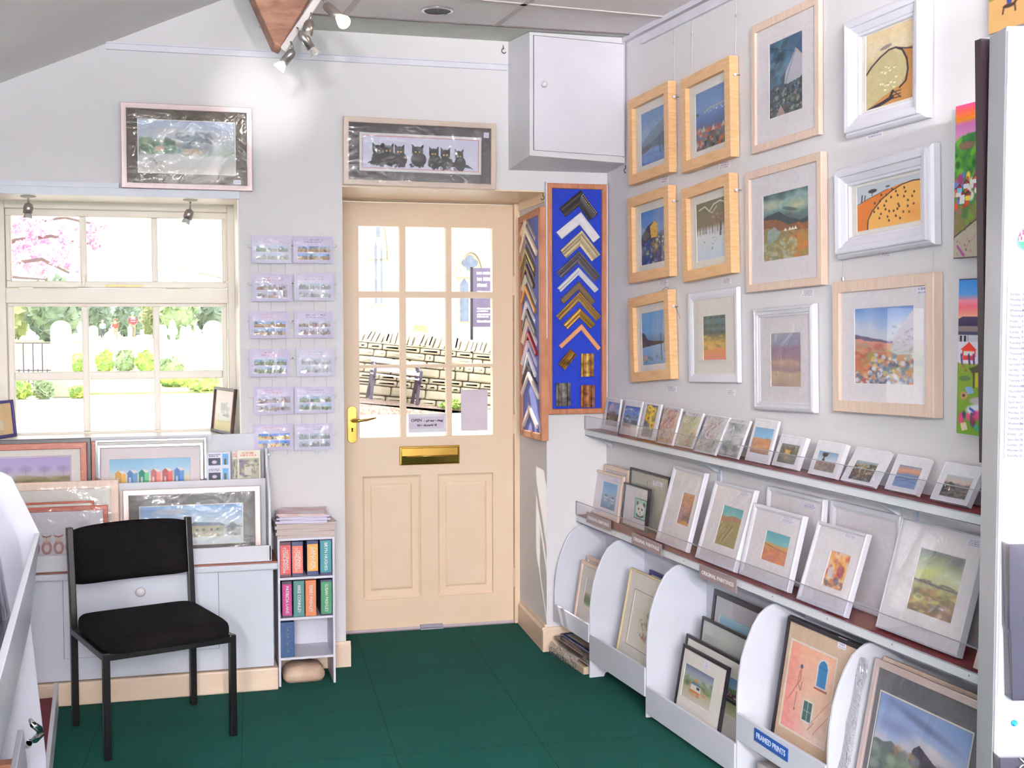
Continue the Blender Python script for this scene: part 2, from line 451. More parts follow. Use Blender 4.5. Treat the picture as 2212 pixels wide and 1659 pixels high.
def picture(fr, W, H, name, label, cat='picture', fw=.02, dp=.02, prof='flat', fm=None, art=None, img=None, mount=None, mount_m=None,
            glass=True, wrap=0, wraps=1, tagpos=None, inner=None, group=None, lip=None, tag_l=4, frame_name='frame', art_label=None, seed=3):
    """fr: local frame with the front face at z=0, lower left corner at the origin; img = (x0,y0,x1,y1)"""
    t = thing(name, label, cat, fr.M(), group)
    P = PROFILES[prof](fw, dp)
    q_ = min(1.0, (dp - .005) / abs(P[-1][1]))
    P = [P[0]] + [(i, z * q_) for i, z in P[1:]]
    zi = P[-1][1]
    mb = MB(); mb.rect_loops(0, 0, W, H, P + [(fw - .0005, zi - .002)], close_first=True)
    if fw > 0.0035: obj(frame_name, mb, fm or PINE, t)
    zm = zi + .001
    if fw <= 0.0035:
        zm = 0.0; obj('card_edge', MB().box(0, W, 0, H, -dp, -.0006), fm or PAPER, t)
    x0, y0, x1, y1 = fw - .001, fw - .001, W - fw + .001, H - fw + .001
    if fw <= 0.0035: x0, y0, x1, y1 = 0, 0, W, H
    if img is None and fw > .0035:
        obj('mount', MB().quad((x0, y0, zm), (x1, y0, zm), (x1, y1, zm), (x0, y1, zm)), mount_m or MOUNT, t)
    if img is not None:
        a0, b0, a1, b1 = img
        if fw > .0035: a0, b0, a1, b1 = max(a0, x0 + .004), max(b0, y0 + .004), min(a1, x1 - .004), min(b1, y1 - .004)
        m = MB()
        ring = lambda q, z: [(a0 - q, b0 - q, z), (a1 + q, b0 - q, z), (a1 + q, b1 + q, z), (a0 - q, b1 + q, z)]
        if min(a0 - x0, b0 - y0, x1 - a1, y1 - b1) > .003:
            m.loops([[(x0, y0, zm), (x1, y0, zm), (x1, y1, zm), (x0, y1, zm)], ring(.0015, zm), ring(0, zm - .0018)], close_first=False)
            obj('mount', m, mount_m or MOUNT, t)
        if inner:      # coloured line round the picture
            m = MB(); q, col, wd = inner
            m.loops([ring(q, zm + .0004), ring(q - wd, zm + .0004)], close_first=False)
            obj('mount_line', m, col, t)
        if art is not None: art_obj('artwork', art, a0 - .0005, b0 - .0005, a1 + .0005, b1 + .0005, zm - .0016 if fw > .0035 else .0004, t, art_label)
    if glass and fw > .0035:
        obj('glass', MB().quad((x0, y0, zm + .002), (x1, y0, zm + .002), (x1, y1, zm + .002), (x0, y1, zm + .002)), GLASS, t)
    if tagpos is not None:
        p, q, w_, h_ = tagpos
        art_obj('price_label', tag_canvas(seed, lines=tag_l), p, q, p + w_, q + h_, zm + .0026 if fw > .0035 else .001, t)
    if wrap:
        obj('cellophane_wrap', wrap_mesh(0, 0, W, H, .001, .0025 * wraps, seed), WRAP2 if wrap > 1 else WRAP, t, smooth=True)
    return t

def fit_quad(base, corners, d):
    """corners TL,TR,BR,BL in the frame -> local frame at the lower left corner, width, height"""
    L = [base.loc(x, y, d) for x, y in corners]
    TL, TRc, BR, BL = L
    c = sum(L) / 4; W = (np.linalg.norm(TRc - TL) + np.linalg.norm(BR - BL)) / 2; H = (np.linalg.norm(TL - BL) + np.linalg.norm(TRc - BR)) / 2
    roll = (math.atan2(*(TRc - TL)[::-1]) + math.atan2(*(BR - BL)[::-1]) - math.atan2(*(TL - BL)) - math.atan2(*(TRc - BR))) / 4
    ce, se = math.cos(roll), math.sin(roll)
    a, b = c[0] - W / 2 * ce + H / 2 * se, c[1] - W / 2 * se - H / 2 * ce
    return base.sub(a, b, d, roll), W, H
def box_of(fr, pts):
    """px corners (2 = opposite corners, or 4) -> local rectangle"""
    L = np.array([fr.loc(x, y) for x, y in pts])
    if len(pts) == 4:
        TL, T2, BR, BL = L
        return ((TL[0] + BL[0]) / 2, (BL[1] + BR[1]) / 2, (T2[0] + BR[0]) / 2, (TL[1] + T2[1]) / 2)
    return (L[:, 0].min(), L[:, 1].min(), L[:, 0].max(), L[:, 1].max())
def lean_frame(BL, BRp, TL, z, base_u=WU, dp=.012, back=0.0, room=.012):
    """a board standing on height z, leaning back: lower corners and upper left corner in the frame"""
    p = on_z(*BL, z); u = np.array(base_u, float); up = np.array([0, 0, 1.0]); n = np.cross(u, up)
    dd = (p - np.array(WO)) @ n; lim = .098 if z > .8 else .137
    q = hit(*BRp, p, n); W = (q - p) @ u
    t = hit(*TL, p, u) - p
    if n @ t > 0.0: t = t - n * (n @ t)            # never leans forward
    lo_ = -max(.01, min(dd, lim) - back - dp - room)
    if n @ t < lo_: t = t + n * (lo_ - n @ t)      # nor into the wall
    H = np.linalg.norm(t); f = Fr(p, u, t / H)
    if dd > lim: p = p - n * (dd - lim)
    return Fr(p + np.array([0, 0, dp * max(0, f.n[2]) + .0006]), u, t / H), W, H

# ------------------------------------------------------------------ the room
SLOPE_X0, SLOPE_Z0, SLOPE_X1, SLOPE_Z1 = -0.647, 2.342, 0.18, 2.708
XL = -2.1; YB = -5.2; ZT = 3.3
mb = MB(); mb.box(-2.2, 3.4, YB - .1, 5.75, -0.12, 0.0)
def carpet():
    m = bpy.data.materials.new('green_carpet_tiles'); m.use_nodes = True
    nt = m.node_tree; b = nt.nodes['Principled BSDF']; b.inputs['Roughness'].default_value = .95; b.inputs['Specular IOR Level'].default_value = .15
    tc = nt.nodes.new('ShaderNodeTexCoord'); mp = nt.nodes.new('ShaderNodeMapping')
    mp.inputs['Rotation'].default_value = (0, 0, .055); mp.inputs['Location'].default_value = (-.450, .000, 0)
    nt.links.new(tc.outputs['Object'], mp.inputs[0])
    n1 = nt.nodes.new('ShaderNodeTexNoise'); n1.inputs['Scale'].default_value = 260; n1.inputs['Detail'].default_value = 2
    n2 = nt.nodes.new('ShaderNodeTexNoise'); n2.inputs['Scale'].default_value = 2.2
    nt.links.new(tc.outputs['Object'], n1.inputs['Vector']); nt.links.new(tc.outputs['Object'], n2.inputs['Vector'])
    r = nt.nodes.new('ShaderNodeValToRGB')
    r.color_ramp.elements[0].color = (*lin((4, 52, 46)), 1); r.color_ramp.elements[0].position = .3
    r.color_ramp.elements[1].color = (*lin((10, 86, 76)), 1); r.color_ramp.elements[1].position = .7
    nt.links.new(n1.outputs['Fac'], r.inputs[0])
    mx = nt.nodes.new('ShaderNodeMix'); mx.data_type = 'RGBA'; mx.blend_type = 'MULTIPLY'; mx.inputs[0].default_value = .35
    nt.links.new(r.outputs[0], mx.inputs[6]); nt.links.new(n2.outputs['Fac'], mx.inputs[7])
    br = nt.nodes.new('ShaderNodeTexBrick'); br.offset = 0; br.inputs['Scale'].default_value = 1
    br.inputs['Brick Width'].default_value = .5; br.inputs['Row Height'].default_value = .5; br.inputs['Mortar Size'].default_value = .0022; br.inputs['Mortar Smooth'].default_value = .6
    br.inputs['Color1'].default_value = (1, 1, 1, 1); br.inputs['Color2'].default_value = (.93, .93, .93, 1); br.inputs['Mortar'].default_value = (.45, .45, .45, 1)
    nt.links.new(mp.outputs[0], br.inputs['Vector'])
    m2 = nt.nodes.new('ShaderNodeMix'); m2.data_type = 'RGBA'; m2.blend_type = 'MULTIPLY'; m2.inputs[0].default_value = 1
    nt.links.new(mx.outputs[2], m2.inputs[6]); nt.links.new(br.outputs['Color'], m2.inputs[7])
    nt.links.new(m2.outputs[2], b.inputs['Base Color'])
    bp = nt.nodes.new('ShaderNodeBump'); bp.inputs['Strength'].default_value = .5; bp.inputs['Distance'].default_value = .004
    nt.links.new(n1.outputs['Fac'], bp.inputs['Height']); nt.links.new(bp.outputs[0], b.inputs['Normal'])
    return m
CARPET = carpet()
struct('floor', mb, CARPET)

# wall with the window and door openings, 5.06 .. 5.75 deep
DX0, DX1, DX1B = 0.648, 1.522, 1.546
DZ = on_y(739, 400, YF)[2]                # top of the door recess
WX0, WX1 = -0.78, 0.232
WZ0, WZ1 = 0.955, on_y(250, 418, YF)[2]
WXB = 0.222
YO = 5.75
mb = MB()
mb.box(XL - .1, WX0, YF, YO, 0, ZT)
mb.box(WX0, WX1, YF, YO, WZ1, ZT)
mb.box(WX0, WX1, YF, YO, 0, WZ0)
mb.box(WX1, DX0, YF, YO, 0, ZT)
mb.box(DX0, 1.83, YF, YO, DZ, ZT)
mb.add([(DX1, YF, 0), (1.83, YF, 0), (1.83, YO, 0), (DX1B, YO, 0), (DX1, YF, DZ), (1.83, YF, DZ), (1.83, YO, DZ), (DX1B, YO, DZ)],
       [(0, 3, 2, 1), (0, 1, 5, 4), (3, 0, 4, 7), (1, 2, 6, 5), (2, 3, 7, 6)])
struct('wall_back', mb, WHITE)
# right wall, long slab following its own line
mb = MB(); mb.solid([wr(-.7, 0, 0), wr(10.6, 0, 0), wr(10.6, -.15, 0), wr(-.7, -.15, 0)], [wr(-.7, 0, ZT), wr(10.6, 0, ZT), wr(10.6, -.15, ZT), wr(-.7, -.15, ZT)])
struct('wall_right', mb, WHITE)
struct('wall_left', MB().box(XL - .1, XL, YB - .1, YF, 0, ZT), WHITE)
struct('wall_front', MB().box(XL - .1, 3.4, YB - .1, YB, 0, ZT), WHITE)
# ceilings
TX0 = 0.36
mb = MB()
mb.box(TX0, 3.0, YB, 4.79, ZC, ZC + .04)
def tiles():
    m = bpy.data.materials.new('mineral_ceiling_tiles'); m.use_nodes = True
    nt = m.node_tree; b = nt.nodes['Principled BSDF']; b.inputs['Roughness'].default_value = .95
    tc = nt.nodes.new('ShaderNodeTexCoord'); mp = nt.nodes.new('ShaderNodeMapping')
    mp.inputs['Rotation'].default_value = (0, 0, .055); nt.links.new(tc.outputs['Object'], mp.inputs[0])
    n1 = nt.nodes.new('ShaderNodeTexNoise'); n1.inputs['Scale'].default_value = 120; nt.links.new(tc.outputs['Object'], n1.inputs['Vector'])
    r = nt.nodes.new('ShaderNodeValToRGB'); r.color_ramp.elements[0].color = (*lin((236, 228, 229)), 1); r.color_ramp.elements[1].color = (*lin((248, 240, 241)), 1)
    nt.links.new(n1.outputs['Fac'], r.inputs[0]); nt.links.new(r.outputs[0], b.inputs['Base Color'])
    return m
TILE = tiles()
struct('ceiling', mb, TILE)
GRID = mat('ceiling_grid_metal', (206, 194, 194), .5)
mb = MB()
xs = 1.826
for k in range(3):
    x = 1.255 - .6 * k + (.0 if k == 0 else 0)
    mb.solid([(x - .040, 4.79, ZC - .004), (x - .016, 4.79, ZC - .004), (x + .25, 0, ZC - .004), (x + .226, 0, ZC - .004)],
             [(x - .040, 4.79, ZC + .01), (x - .016, 4.79, ZC + .01), (x + .25, 0, ZC + .01), (x + .226, 0, ZC + .01)]) if x > TX0 + .1 else None
for k in range(16):
    y = 4.41 - .6 * k
    mb.solid([(TX0, y - .055, ZC - .004), (2.2, y + .10, ZC - .004), (2.2, y + .124, ZC - .004), (TX0, y - .031, ZC - .004)],
             [(TX0, y - .055, ZC + .01), (2.2, y + .10, ZC + .01), (2.2, y + .124, ZC + .01), (TX0, y - .031, ZC + .01)])
struct('trim_1', mb, GRID)
struct('trim_2', MB().box(TX0, 1.83, 4.783, 4.795, ZC - .004, ZC + .03), mat('ceiling_edge_shadow_gap', (120, 108, 112), .8))
# plaster strip between the tiles and the window wall
GREEN = mat('soffit_paint', (216, 216, 208), .9)
struct('ceiling_strip', MB().box(TX0, 1.9, 4.795, YF, ZC + .002, ZC + .04), GREEN)
# raking plaster ceiling on the left
sl_ = (SLOPE_Z1 - SLOPE_Z0) / (SLOPE_X1 - SLOPE_X0)
xa, xb = XL - .1, TX0
za, zb = SLOPE_Z0 + (xa - SLOPE_X0) * sl_, SLOPE_Z0 + (xb - SLOPE_X0) * sl_
mb = MB(); mb.prism([(xa, za), (xb, zb), (xb, zb + .1), (xa, za + .1)], 1, YB, YF)
struct('ceiling_slope', mb, CEILM)
struct('ceiling_upstand', MB().box(TX0 - .04, TX0, YB, YF, ZC - .005, ZT), CEILM)

# picture rails
RAIL = mat('rail_paint', (220, 218, 230), .5)
mb = MB(); mb.box(-.262, 1.345, YF - .012, YF + .001, 2.490, 2.516).box(-.262, 1.345, YF - .020, YF, 2.512, 2.518)
struct('trim_3', mb, RAIL)
a = WALL_R.loc(1386, 95, .01)
mb = MB(); mb.solid([wr(a[0], 0, a[1]), wr(3.6, 0, a[1]), wr(3.6, .014, a[1]), wr(a[0], .014, a[1])], [wr(a[0], 0, a[1] + .026), wr(3.6, 0, a[1] + .026), wr(3.6, .014, a[1] + .026), wr(a[0], .014, a[1] + .026)])
struct('trim_4', mb, RAIL)
mb = MB(); mb.solid([wr(0, 0, ZC - .02), wr(3.6, 0, ZC - .02), wr(3.6, .022, ZC - .02), wr(0, .022, ZC - .02)], [wr(0, 0, ZC), wr(3.6, 0, ZC), wr(3.6, .022, ZC), wr(0, .022, ZC)])
struct('trim_5', mb, RAIL)
# ledge above the window
mb = MB(); mb.box(-.9, -.222, YF - .025, YF, 1.955, 1.975).box(-.9, .236, YF - .018, YF, 1.925, 1.955)
struct('trim_6', mb, mat('ledge_paint', (226, 228, 240), .5))

# baseboards
BB = mat('cream_skirting', (228, 204, 182), .45)
def skirt(name, p, q, h=.10, t=.018):
    p, q = Vector(p), Vector(q); d = (q - p).normalized(); n = Vector((d.y, -d.x, 0))
    prof = [(0, 0), (t, 0), (t, h - .022), (t - .008, h - .012), (t - .010, h), (0, h)]
    mb = MB(); mb.solid([tuple(p + n * a + Vector((0, 0, b))) for a, b in prof][::-1], [tuple(q + n * a + Vector((0, 0, b))) for a, b in prof][::-1])
    return struct(name, mb, BB)
skirt('baseboard_back', (.336, YF, 0), (DX0 + .018, YF, 0), .105)
skirt('baseboard_door', (DX1B, YD - .05, 0), (DX1 - .004, YF - .018, 0), .115)
skirt('baseboard_pier', (DX1 - .022, YF, 0), (1.80, YF, 0), .105)

# ------------------------------------------------------------------ window
wn = thing('window_1', None, None, TR(0, 5.45, 0)); wn['kind'] = 'structure'
xs = [-.668, -.400, -.374, -.113, -.088, .178]
mb = MB()
mb.box(WX0, -.69, -.03, .06, WZ0, WZ1).box(.200, WX1, -.03, .06, WZ0, WZ1)
mb.box(-.69, .200, -.03, .06, 1.902, WZ1 + .03).box(-.69, .200, -.03, .06, WZ0 - .02, .975)
mb.box(-.69, .200, -.035, .05, 1.513, 1.575)
o_ = obj('window_frame', mb, WINM, wn, bev=.003)
mb = MB()
mb.box(-.688, .198, -.02, .02, 1.873, 1.902).box(-.688, .198, -.02, .02, 1.577, 1.605)
mb.box(-.688, -.668, -.02, .02, 1.605, 1.873).box(.178, .198, -.02, .02, 1.605, 1.873)
for a, b in ((-.400, -.374), (-.113, -.088)): mb.box(a, b, -.014, .014, 1.605, 1.873)
obj('upper_sash', mb, WINM, wn, bev=.004)
mb = MB()
mb.box(-.686, .196, -.02, .02, 1.499, 1.513).box(-.686, -.664, -.02, .02, .975, 1.5).box(.174, .196, -.02, .02, .975, 1.5)
for a, b in ((-.398, -.372), (-.111, -.086)): mb.box(a, b, -.014, .014, .975, 1.5)
mb.box(-.664, .174, -.0125, .0125, 1.192, 1.226)
obj('lower_sash', mb, WINM, wn, bev=.004)
obj('glazing', MB().quad((-.69, .004, .975), (.2, .004, .975), (.2, .004, 1.90), (-.69, .004, 1.90)), PANE, wn)
mb = MB().box(-.393, -.380, -.034, -.02, 1.585, 1.63).box(-.408, -.365, -.032, -.02, 1.580, 1.588)
obj('window_catch', mb, WINM, wn, bev=.002)
mb = MB(); mb.box(-.30, -.15, -.027, -.02, 1.583, 1.589)
obj('stay_bar', mb, mat('worn_brass', (190, 150, 90), .4, metal=.5), wn)
struct('window_sill', MB().box(WX0, WX1, YF - .012, 5.43, WZ0 - .02, WZ0 + .012), WINM)
mb = MB()
mb.box(WX0, WX1, YF + .002, 5.42, WZ1 - .004, WZ1 + .001)
mb.box(WX1 - .004, WX1 + .001, YF + .002, 5.42, WZ0, WZ1)
struct('trim_7', mb, WINM)

# ------------------------------------------------------------------ door
dr = thing('door_1', None, None, TR(0, YD, 0)); dr['kind'] = 'structure'
X0, X1 = .700, 1.512
gx = [.786, .977, 1.003, 1.193, 1.218, 1.413]
gz = [.902, 1.221, 1.236, 1.543, 1.572, 1.868]
mb = MB(); t0, t1 = -.022, .022
mb.box(X0, gx[0], t0, t1, .006, 1.976).box(gx[5], X1, t0, t1, .006, 1.976)
mb.box(gx[0], gx[5], t0, t1, gz[5], 1.976).box(gx[0], gx[5], t0, t1, .724, gz[0]).box(gx[0], gx[5], t0, t1, .006, .150)
PX = [(on_y(782, 1100, YD)[0], on_y(907, 1100, YD)[0]), (on_y(944, 1100, YD)[0], on_y(1067, 1100, YD)[0])]
mb.box(gx[0], PX[0][0], t0, t1, .15, .724) if PX[0][0] > gx[0] else None
mb.box(PX[0][1], PX[1][0], t0, t1, .15, .724)
mb.box(PX[1][1], gx[5] + .01, t0, t1, .15, .724)
for a, b in ((gx[1], gx[2]), (gx[3], gx[4])): mb.box(a, b, t0 + .004, t1 - .004, gz[0], gz[5])
for a, b in ((gz[1], gz[2]), (gz[3], gz[4])): mb.box(gx[0], gx[5], t0 + .0055, t1 - .0055, a, b)
obj('door_leaf', mb, CREAM, dr, bev=.0035)
for a, b in PX:
    mb = MB(); a -= .004; b += .004
    L = lambda i, y: [(a + i, y, .148 + i), (b - i, y, .148 + i), (b - i, y, .728 - i), (a + i, y, .728 - i)]
    mb.loops([L(0, -.016), L(.012, -.006), L(.016, -.004), L(.042, -.004), L(.050, -.010), L(.055, -.011)], close_first=False, close_last=True)
    obj('raised_panel', mb, CREAM, dr)
obj('glazing', MB().quad((gx[0], .0, gz[0]), (gx[5], .0, gz[0]), (gx[5], .0, gz[5]), (gx[0], .0, gz[5])), PANE, dr)
# handle plate
mb = MB(); cx = on_y(759, 900, YD)[0]; z0, z1 = on_y(759, 957, YD - .02)[2], on_y(759, 877, YD - .02)[2]
w = .0215
prof = []
for k in range(9):
    g = math.pi * k / 8; prof.append((cx + w * math.cos(g), z1 - w * .8 + w * .8 * math.sin(g)))
for k in range(9):
    g = math.pi + math.pi * k / 8; prof.append((cx + w * math.cos(g), z0 + w * .8 + w * .8 * math.sin(g)))
mb.prism(prof, 1, -.022, -.027)
hp = obj('handle_plate', mb, BRASS, dr, bev=.002)
lz = on_y(770, 907, YD)[2]
mb = MB(); mb.tube([(cx, -.027, lz), (cx, -.060, lz)], .0075).tube([(cx, -.060, lz), (cx + .03, -.064, lz + .001), (cx + .065, -.062, lz + .004), (cx + .105, -.058, lz + .012)], [.008, .007, .006, .004])
obj('lever', mb, BRASS, hp, smooth=True)
mb = MB(); kz = z0 + .065; mb.lathe([(.0045, 0), (.0045, .0006)], (cx, -.0272, kz), (0, -1, 0), 12).prism([(cx - .002, kz), (cx + .002, kz), (cx + .0035, kz - .014), (cx - .0035, kz - .014)], 1, -.0278, -.0272)
obj('keyhole', mb, DARKM, hp)
mb = MB()
for q in (z0 + .012, z1 - .012, z0 + .12): mb.lathe([(.003, 0), (.002, .0012)], (cx, -.027, q), (0, -1, 0), 10)
obj('screw', mb, BRASS, hp)
# letter plate
a0, a1 = on_y(861, 980, YD)[0], on_y(990, 980, YD)[0]; b0, b1 = on_y(925, 1002, YD)[2], on_y(925, 962, YD)[2]
mb = MB(); L = lambda i, y: [(a0 + i, y, b0 + i), (a1 - i, y, b0 + i), (a1 - i, y, b1 - i), (a0 + i, y, b1 - i)]
mb.loops([L(0, -.022), L(0, -.028), L(.003, -.032), L(.007, -.033), L(.009, -.029)], close_first=False, close_last=True)
lp = obj('letter_plate', mb, BRASS, dr)
zc = (b0 + b1) / 2 + .0
mb = MB(); mb.add([(a0 + .010, -.030, b1 - .010), (a1 - .010, -.030, b1 - .010), (a1 - .010, -.037, zc), (a0 + .010, -.037, zc), (a1 - .010, -.031, b0 + .010), (a0 + .010, -.031, b0 + .010)], [(3, 2, 1, 0), (5, 4, 2, 3), (0, 1, 4, 5)])
obj('letter_flap', mb, BRASS, lp)
mb = MB(); mb.tube([(a0 + .03, -.039, zc - .003), (a1 - .035, -.039, zc - .003)], .0035)
obj('flap_bar', mb, BRASS, lp, smooth=True)
mb = MB()
for q in (1.60, .95, .22): mb.tube([(X1 + .004, -.026, q - .045), (X1 + .004, -.026, q + .045)], .006)
obj('hinge', mb, CREAM, dr)
mb = MB(); a0, a1 = on_y(905, 1350, YD)[0], on_y(954, 1350, YD)[0]
mb.box(a0, a1, -.034, -.022, .006, .022).box(a0, a1, -.045, -.030, .0, .006)
obj('door_stop', mb, mat('grey_plastic', (150, 146, 165), .4), dr, bev=.002)
obj('draught_strip', MB().box(X0, X1, -.026, -.02, .003, .014), mat('strip_grey', (196, 180, 190), .6), dr)
# frame of the door
mb = MB()
mb.box(.640, X0 - .003, -.04, .06, 0, 2.06).box(X1 + .003, 1.56, -.04, .06, 0, 2.06).box(.64, 1.56, -.04, .06, 1.981, DZ + .06)
obj('door_frame', mb, CREAM, dr, bev=.004)
mb = MB(); mb.box(DX0 + .001, DX1B, YF + .004, YD - .02, DZ - .006, DZ + .002)
struct('trim_8', mb, CREAM)
mb = MB(); mb.solid([(DX1 - .006, YF + .0, DZ - .045), (DX1 + .01, YF, DZ - .045), (DX1B + .01, YD - .03, DZ - .045), (DX1B - .012, YD - .03, DZ - .045)],
                    [(DX1 - .006, YF + .0, DZ - .004), (DX1 + .01, YF, DZ - .004), (DX1B + .01, YD - .03, DZ - .004), (DX1B - .012, YD - .03, DZ - .004)])
struct('trim_9', mb, CREAM)
struct('trim_10', MB().box(.64, 1.56, YD - .03, YD + .1, -.01, .004), mat('threshold_strip', (150, 130, 140), .6))

# ------------------------------------------------------------------ pictures hung on the right wall
def A_harbour(s=1):      # grey blue bay with two figures
    c = Cv(60, 100, (110, 140, 185), s); c.grad([(0, (92, 128, 178)), (.45, (130, 155, 190)), (.6, (120, 150, 195)), (1, (84, 120, 185))], .15)
    c.poly([(.0, .62), (.2, .48), (.45, .38), (1, .22), (1, .52), (.5, .62), (0, .7)], (98, 122, 140), .8)
    c.under([(0, .64), (.4, .60), (.8, .50), (1, .47)], (70, 90, 105), .8, .04, to=.72); c.blob(.2, .7, .3, .06, (60, 66, 70), .8, -.3)
    c.line([(.74, .52), (.77, .85)], .05, (58, 76, 96), .8); c.line([(.86, .5), (.88, .78)], .04, (58, 76, 96), .8); c.line([(0, .80), (1, .84)], .02, (70, 92, 140), .7)
    return c.tex(.12, 10)
def A_village(s=2):
    c = Cv(72, 118, seed=s); c.grad([(0, (88, 122, 172)), (.3, (104, 138, 186)), (.48, (76, 112, 168)), (.6, (70, 90, 130)), (1, (120, 118, 110))], .05)
    c.line([(.3, .38), (.5, .33), (1, .32)], .05, (160, 165, 165)); c.line([(.0, .37), (.08, .38)], .08, (60, 66, 76)); c.dabs(10, (.4, .36, 1, .4), [(205, 212, 225)], .025)
    c.dabs(46, (0, .62, 1, .98), [(176, 82, 48), (200, 104, 66), (150, 66, 44), (92, 80, 96), (190, 180, 170), (120, 130, 110), (70, 62, 74), (96, 120, 160)], .10, .9, .7)
    for i in range(9):
        x = .05 + .11 * i; y = .62 + .05 * c.r.rand(); c.poly([(x - .07, y + .07), (x, y - .03), (x + .07, y + .07)], [(190, 92, 54), (170, 74, 48), (205, 190, 170)][i % 3], .9)
    c.dabs(40, (0, .8, 1, 1), [(70, 110, 96), (40, 44, 60), (190, 150, 140), (120, 70, 60)], .04)
    return c
def A_cliff(s=3):
    c = Cv(74, 124, seed=s); c.grad([(0, (60, 92, 120)), (.4, (110, 130, 150)), (.6, (60, 78, 90)), (1, (44, 56, 66))], .3)
    c.dabs(60, (0, 0, .6, .6), [(40, 62, 84), (70, 110, 140), (52, 70, 78), (96, 140, 165), (36, 50, 66)], .13, .6, .6, .9)
    c.poly([(.8, .18), (1, .3), (1, .58), (.45, .62), (.5, .45), (.68, .3)], (196, 192, 205), .9); c.poly([(.8, .18), (1, .06), (1, .3)], (40, 76, 120), .7)
    c.line([(.8, .2), (.62, .42), (.5, .6)], .03, (120, 124, 150), .7); c.line([(.85, .22), (1, .34)], .03, (200, 170, 150), .7)
    c.dabs(150, (0, .6, 1, 1), [(40, 52, 62), (24, 30, 40), (90, 110, 110), (150, 150, 130), (70, 96, 120), (110, 84, 70)], .045, .8); c.dabs(30, (.1, .65, .9, .95), [(220, 215, 200), (190, 200, 170)], .015)
    c.poly([(.2, 1), (.35, .86), (.5, 1)], (196, 160, 150), .8)
    return c
def A_sheepfold(s=4):
    c = Cv(110, 160, seed=s); c.grad([(0, (214, 188, 150)), (.25, (222, 205, 176)), (.5, (190, 172, 128)), (1, (184, 138, 84))], .12)
    c.poly([(0, .55), (.1, .42), (.3, .33), (.55, .30), (.72, .42), (.86, .62), (.84, .82), (.6, .86), (.3, .9), (.0, 1.0)], (190, 176, 134))
    c.poly([(.75, .35), (1, .33), (1, 1), (.05, 1), (.35, .88), (.75, .78), (.87, .62)], (184, 132, 78)); c.poly([(0, .55), (0, .98), (.3, .84), (.7, .8), (.84, .6), (.75, .42), (.55, .32), (.25, .38)], (192, 178, 136))
    c.line([(0, .53), (.12, .44), (.3, .35), (.48, .29), (.62, .29), (.75, .35), (.84, .48), (.86, .62), (.82, .76), (.7, .82)], .035, (62, 48, 56))
    c.line([(.62, .29), (.8, .34), (1, .38)], .025, (60, 46, 60)); c.line([(.55, .92), (.35, .96), (.0, 1.02)], .07, (52, 42, 54)); c.line([(.56, .84), (.5, .92), (.3, .97)], .05, (52, 42, 54))
    c.blob(.42, .24, .14, .03, (130, 118, 116), .9, -.15)
    for y in (.86, .90, .94): c.line([(.56, y), (.72, y + .0)], .018, (60, 48, 50))
    c.line([(.57, .84), (.72, .95)], .02, (70, 56, 56))
    for i in range(16):
        x, y = .3 + .35 * c.r.rand(), .45 + .38 * c.r.rand(); c.blob(x, y, .028, .02, (232, 226, 200), .95); c.blob(x, y - .014, .008, .007, (60, 50, 50))
    return c.tex(.05, 20)
def A_stack(s=5):
    c = Cv(60, 96, seed=s); c.grad([(0, (84, 132, 196)), (.4, (120, 150, 196)), (.5, (70, 84, 110)), (1, (54, 66, 120))], .1)
    c.poly([(.02, .45), (.3, .28), (.55, .22), (.68, .26), (.70, .52), (.0, .6)], (70, 66, 60)); c.poly([(.38, .3), (.55, .22), (.68, .27), (.68, .52), (.42, .52)], (214, 174, 84))
    c.dabs(18, (.4, .3, .66, .5), [(230, 190, 100), (180, 130, 60)], .04, .6, .5, 1.5); c.poly([(.36, .6), (.68, .6), (.64, .78), (.42, .84)], (150, 120, 60), .8)
    c.dabs(90, (0, .56, 1, 1), [(44, 50, 84), (70, 90, 150), (36, 40, 60), (130, 150, 180), (180, 190, 120)], .045, .8); c.dabs(10, (.6, .5, 1, .7), [(225, 225, 200)], .03)
    return c
def A_snow(s=6):
    c = Cv(72, 112, seed=s); c.grad([(0, (120, 116, 96)), (.42, (132, 120, 100)), (.5, (214, 214, 220)), (1, (190, 206, 226))], .08)
    c.line([(.1, .12), (.3, .08), (.45, .18), (.6, .08), (.8, .05), (1, .1)], .03, (226, 224, 220)); c.line([(.45, .18), (.55, .22), (.7, .12)], .02, (226, 224, 220))
    for i in range(26): x = c.r.rand(); c.line([(x, .36 + .1 * c.r.rand()), (x, .55)], .012, (100, 88, 76), .8)
    c.line([(.82, .3), (.8, .62)], .05, (96, 80, 66)); c.line([(.8, .4), (.68, .32)], .02, (96, 80, 66)); c.dabs(14, (.2, .6, .95, .95), [(96, 90, 96)], .018)
    c.dabs(40, (.5, .25, 1, .4), [(140, 110, 96), (176, 150, 130)], .03); return c
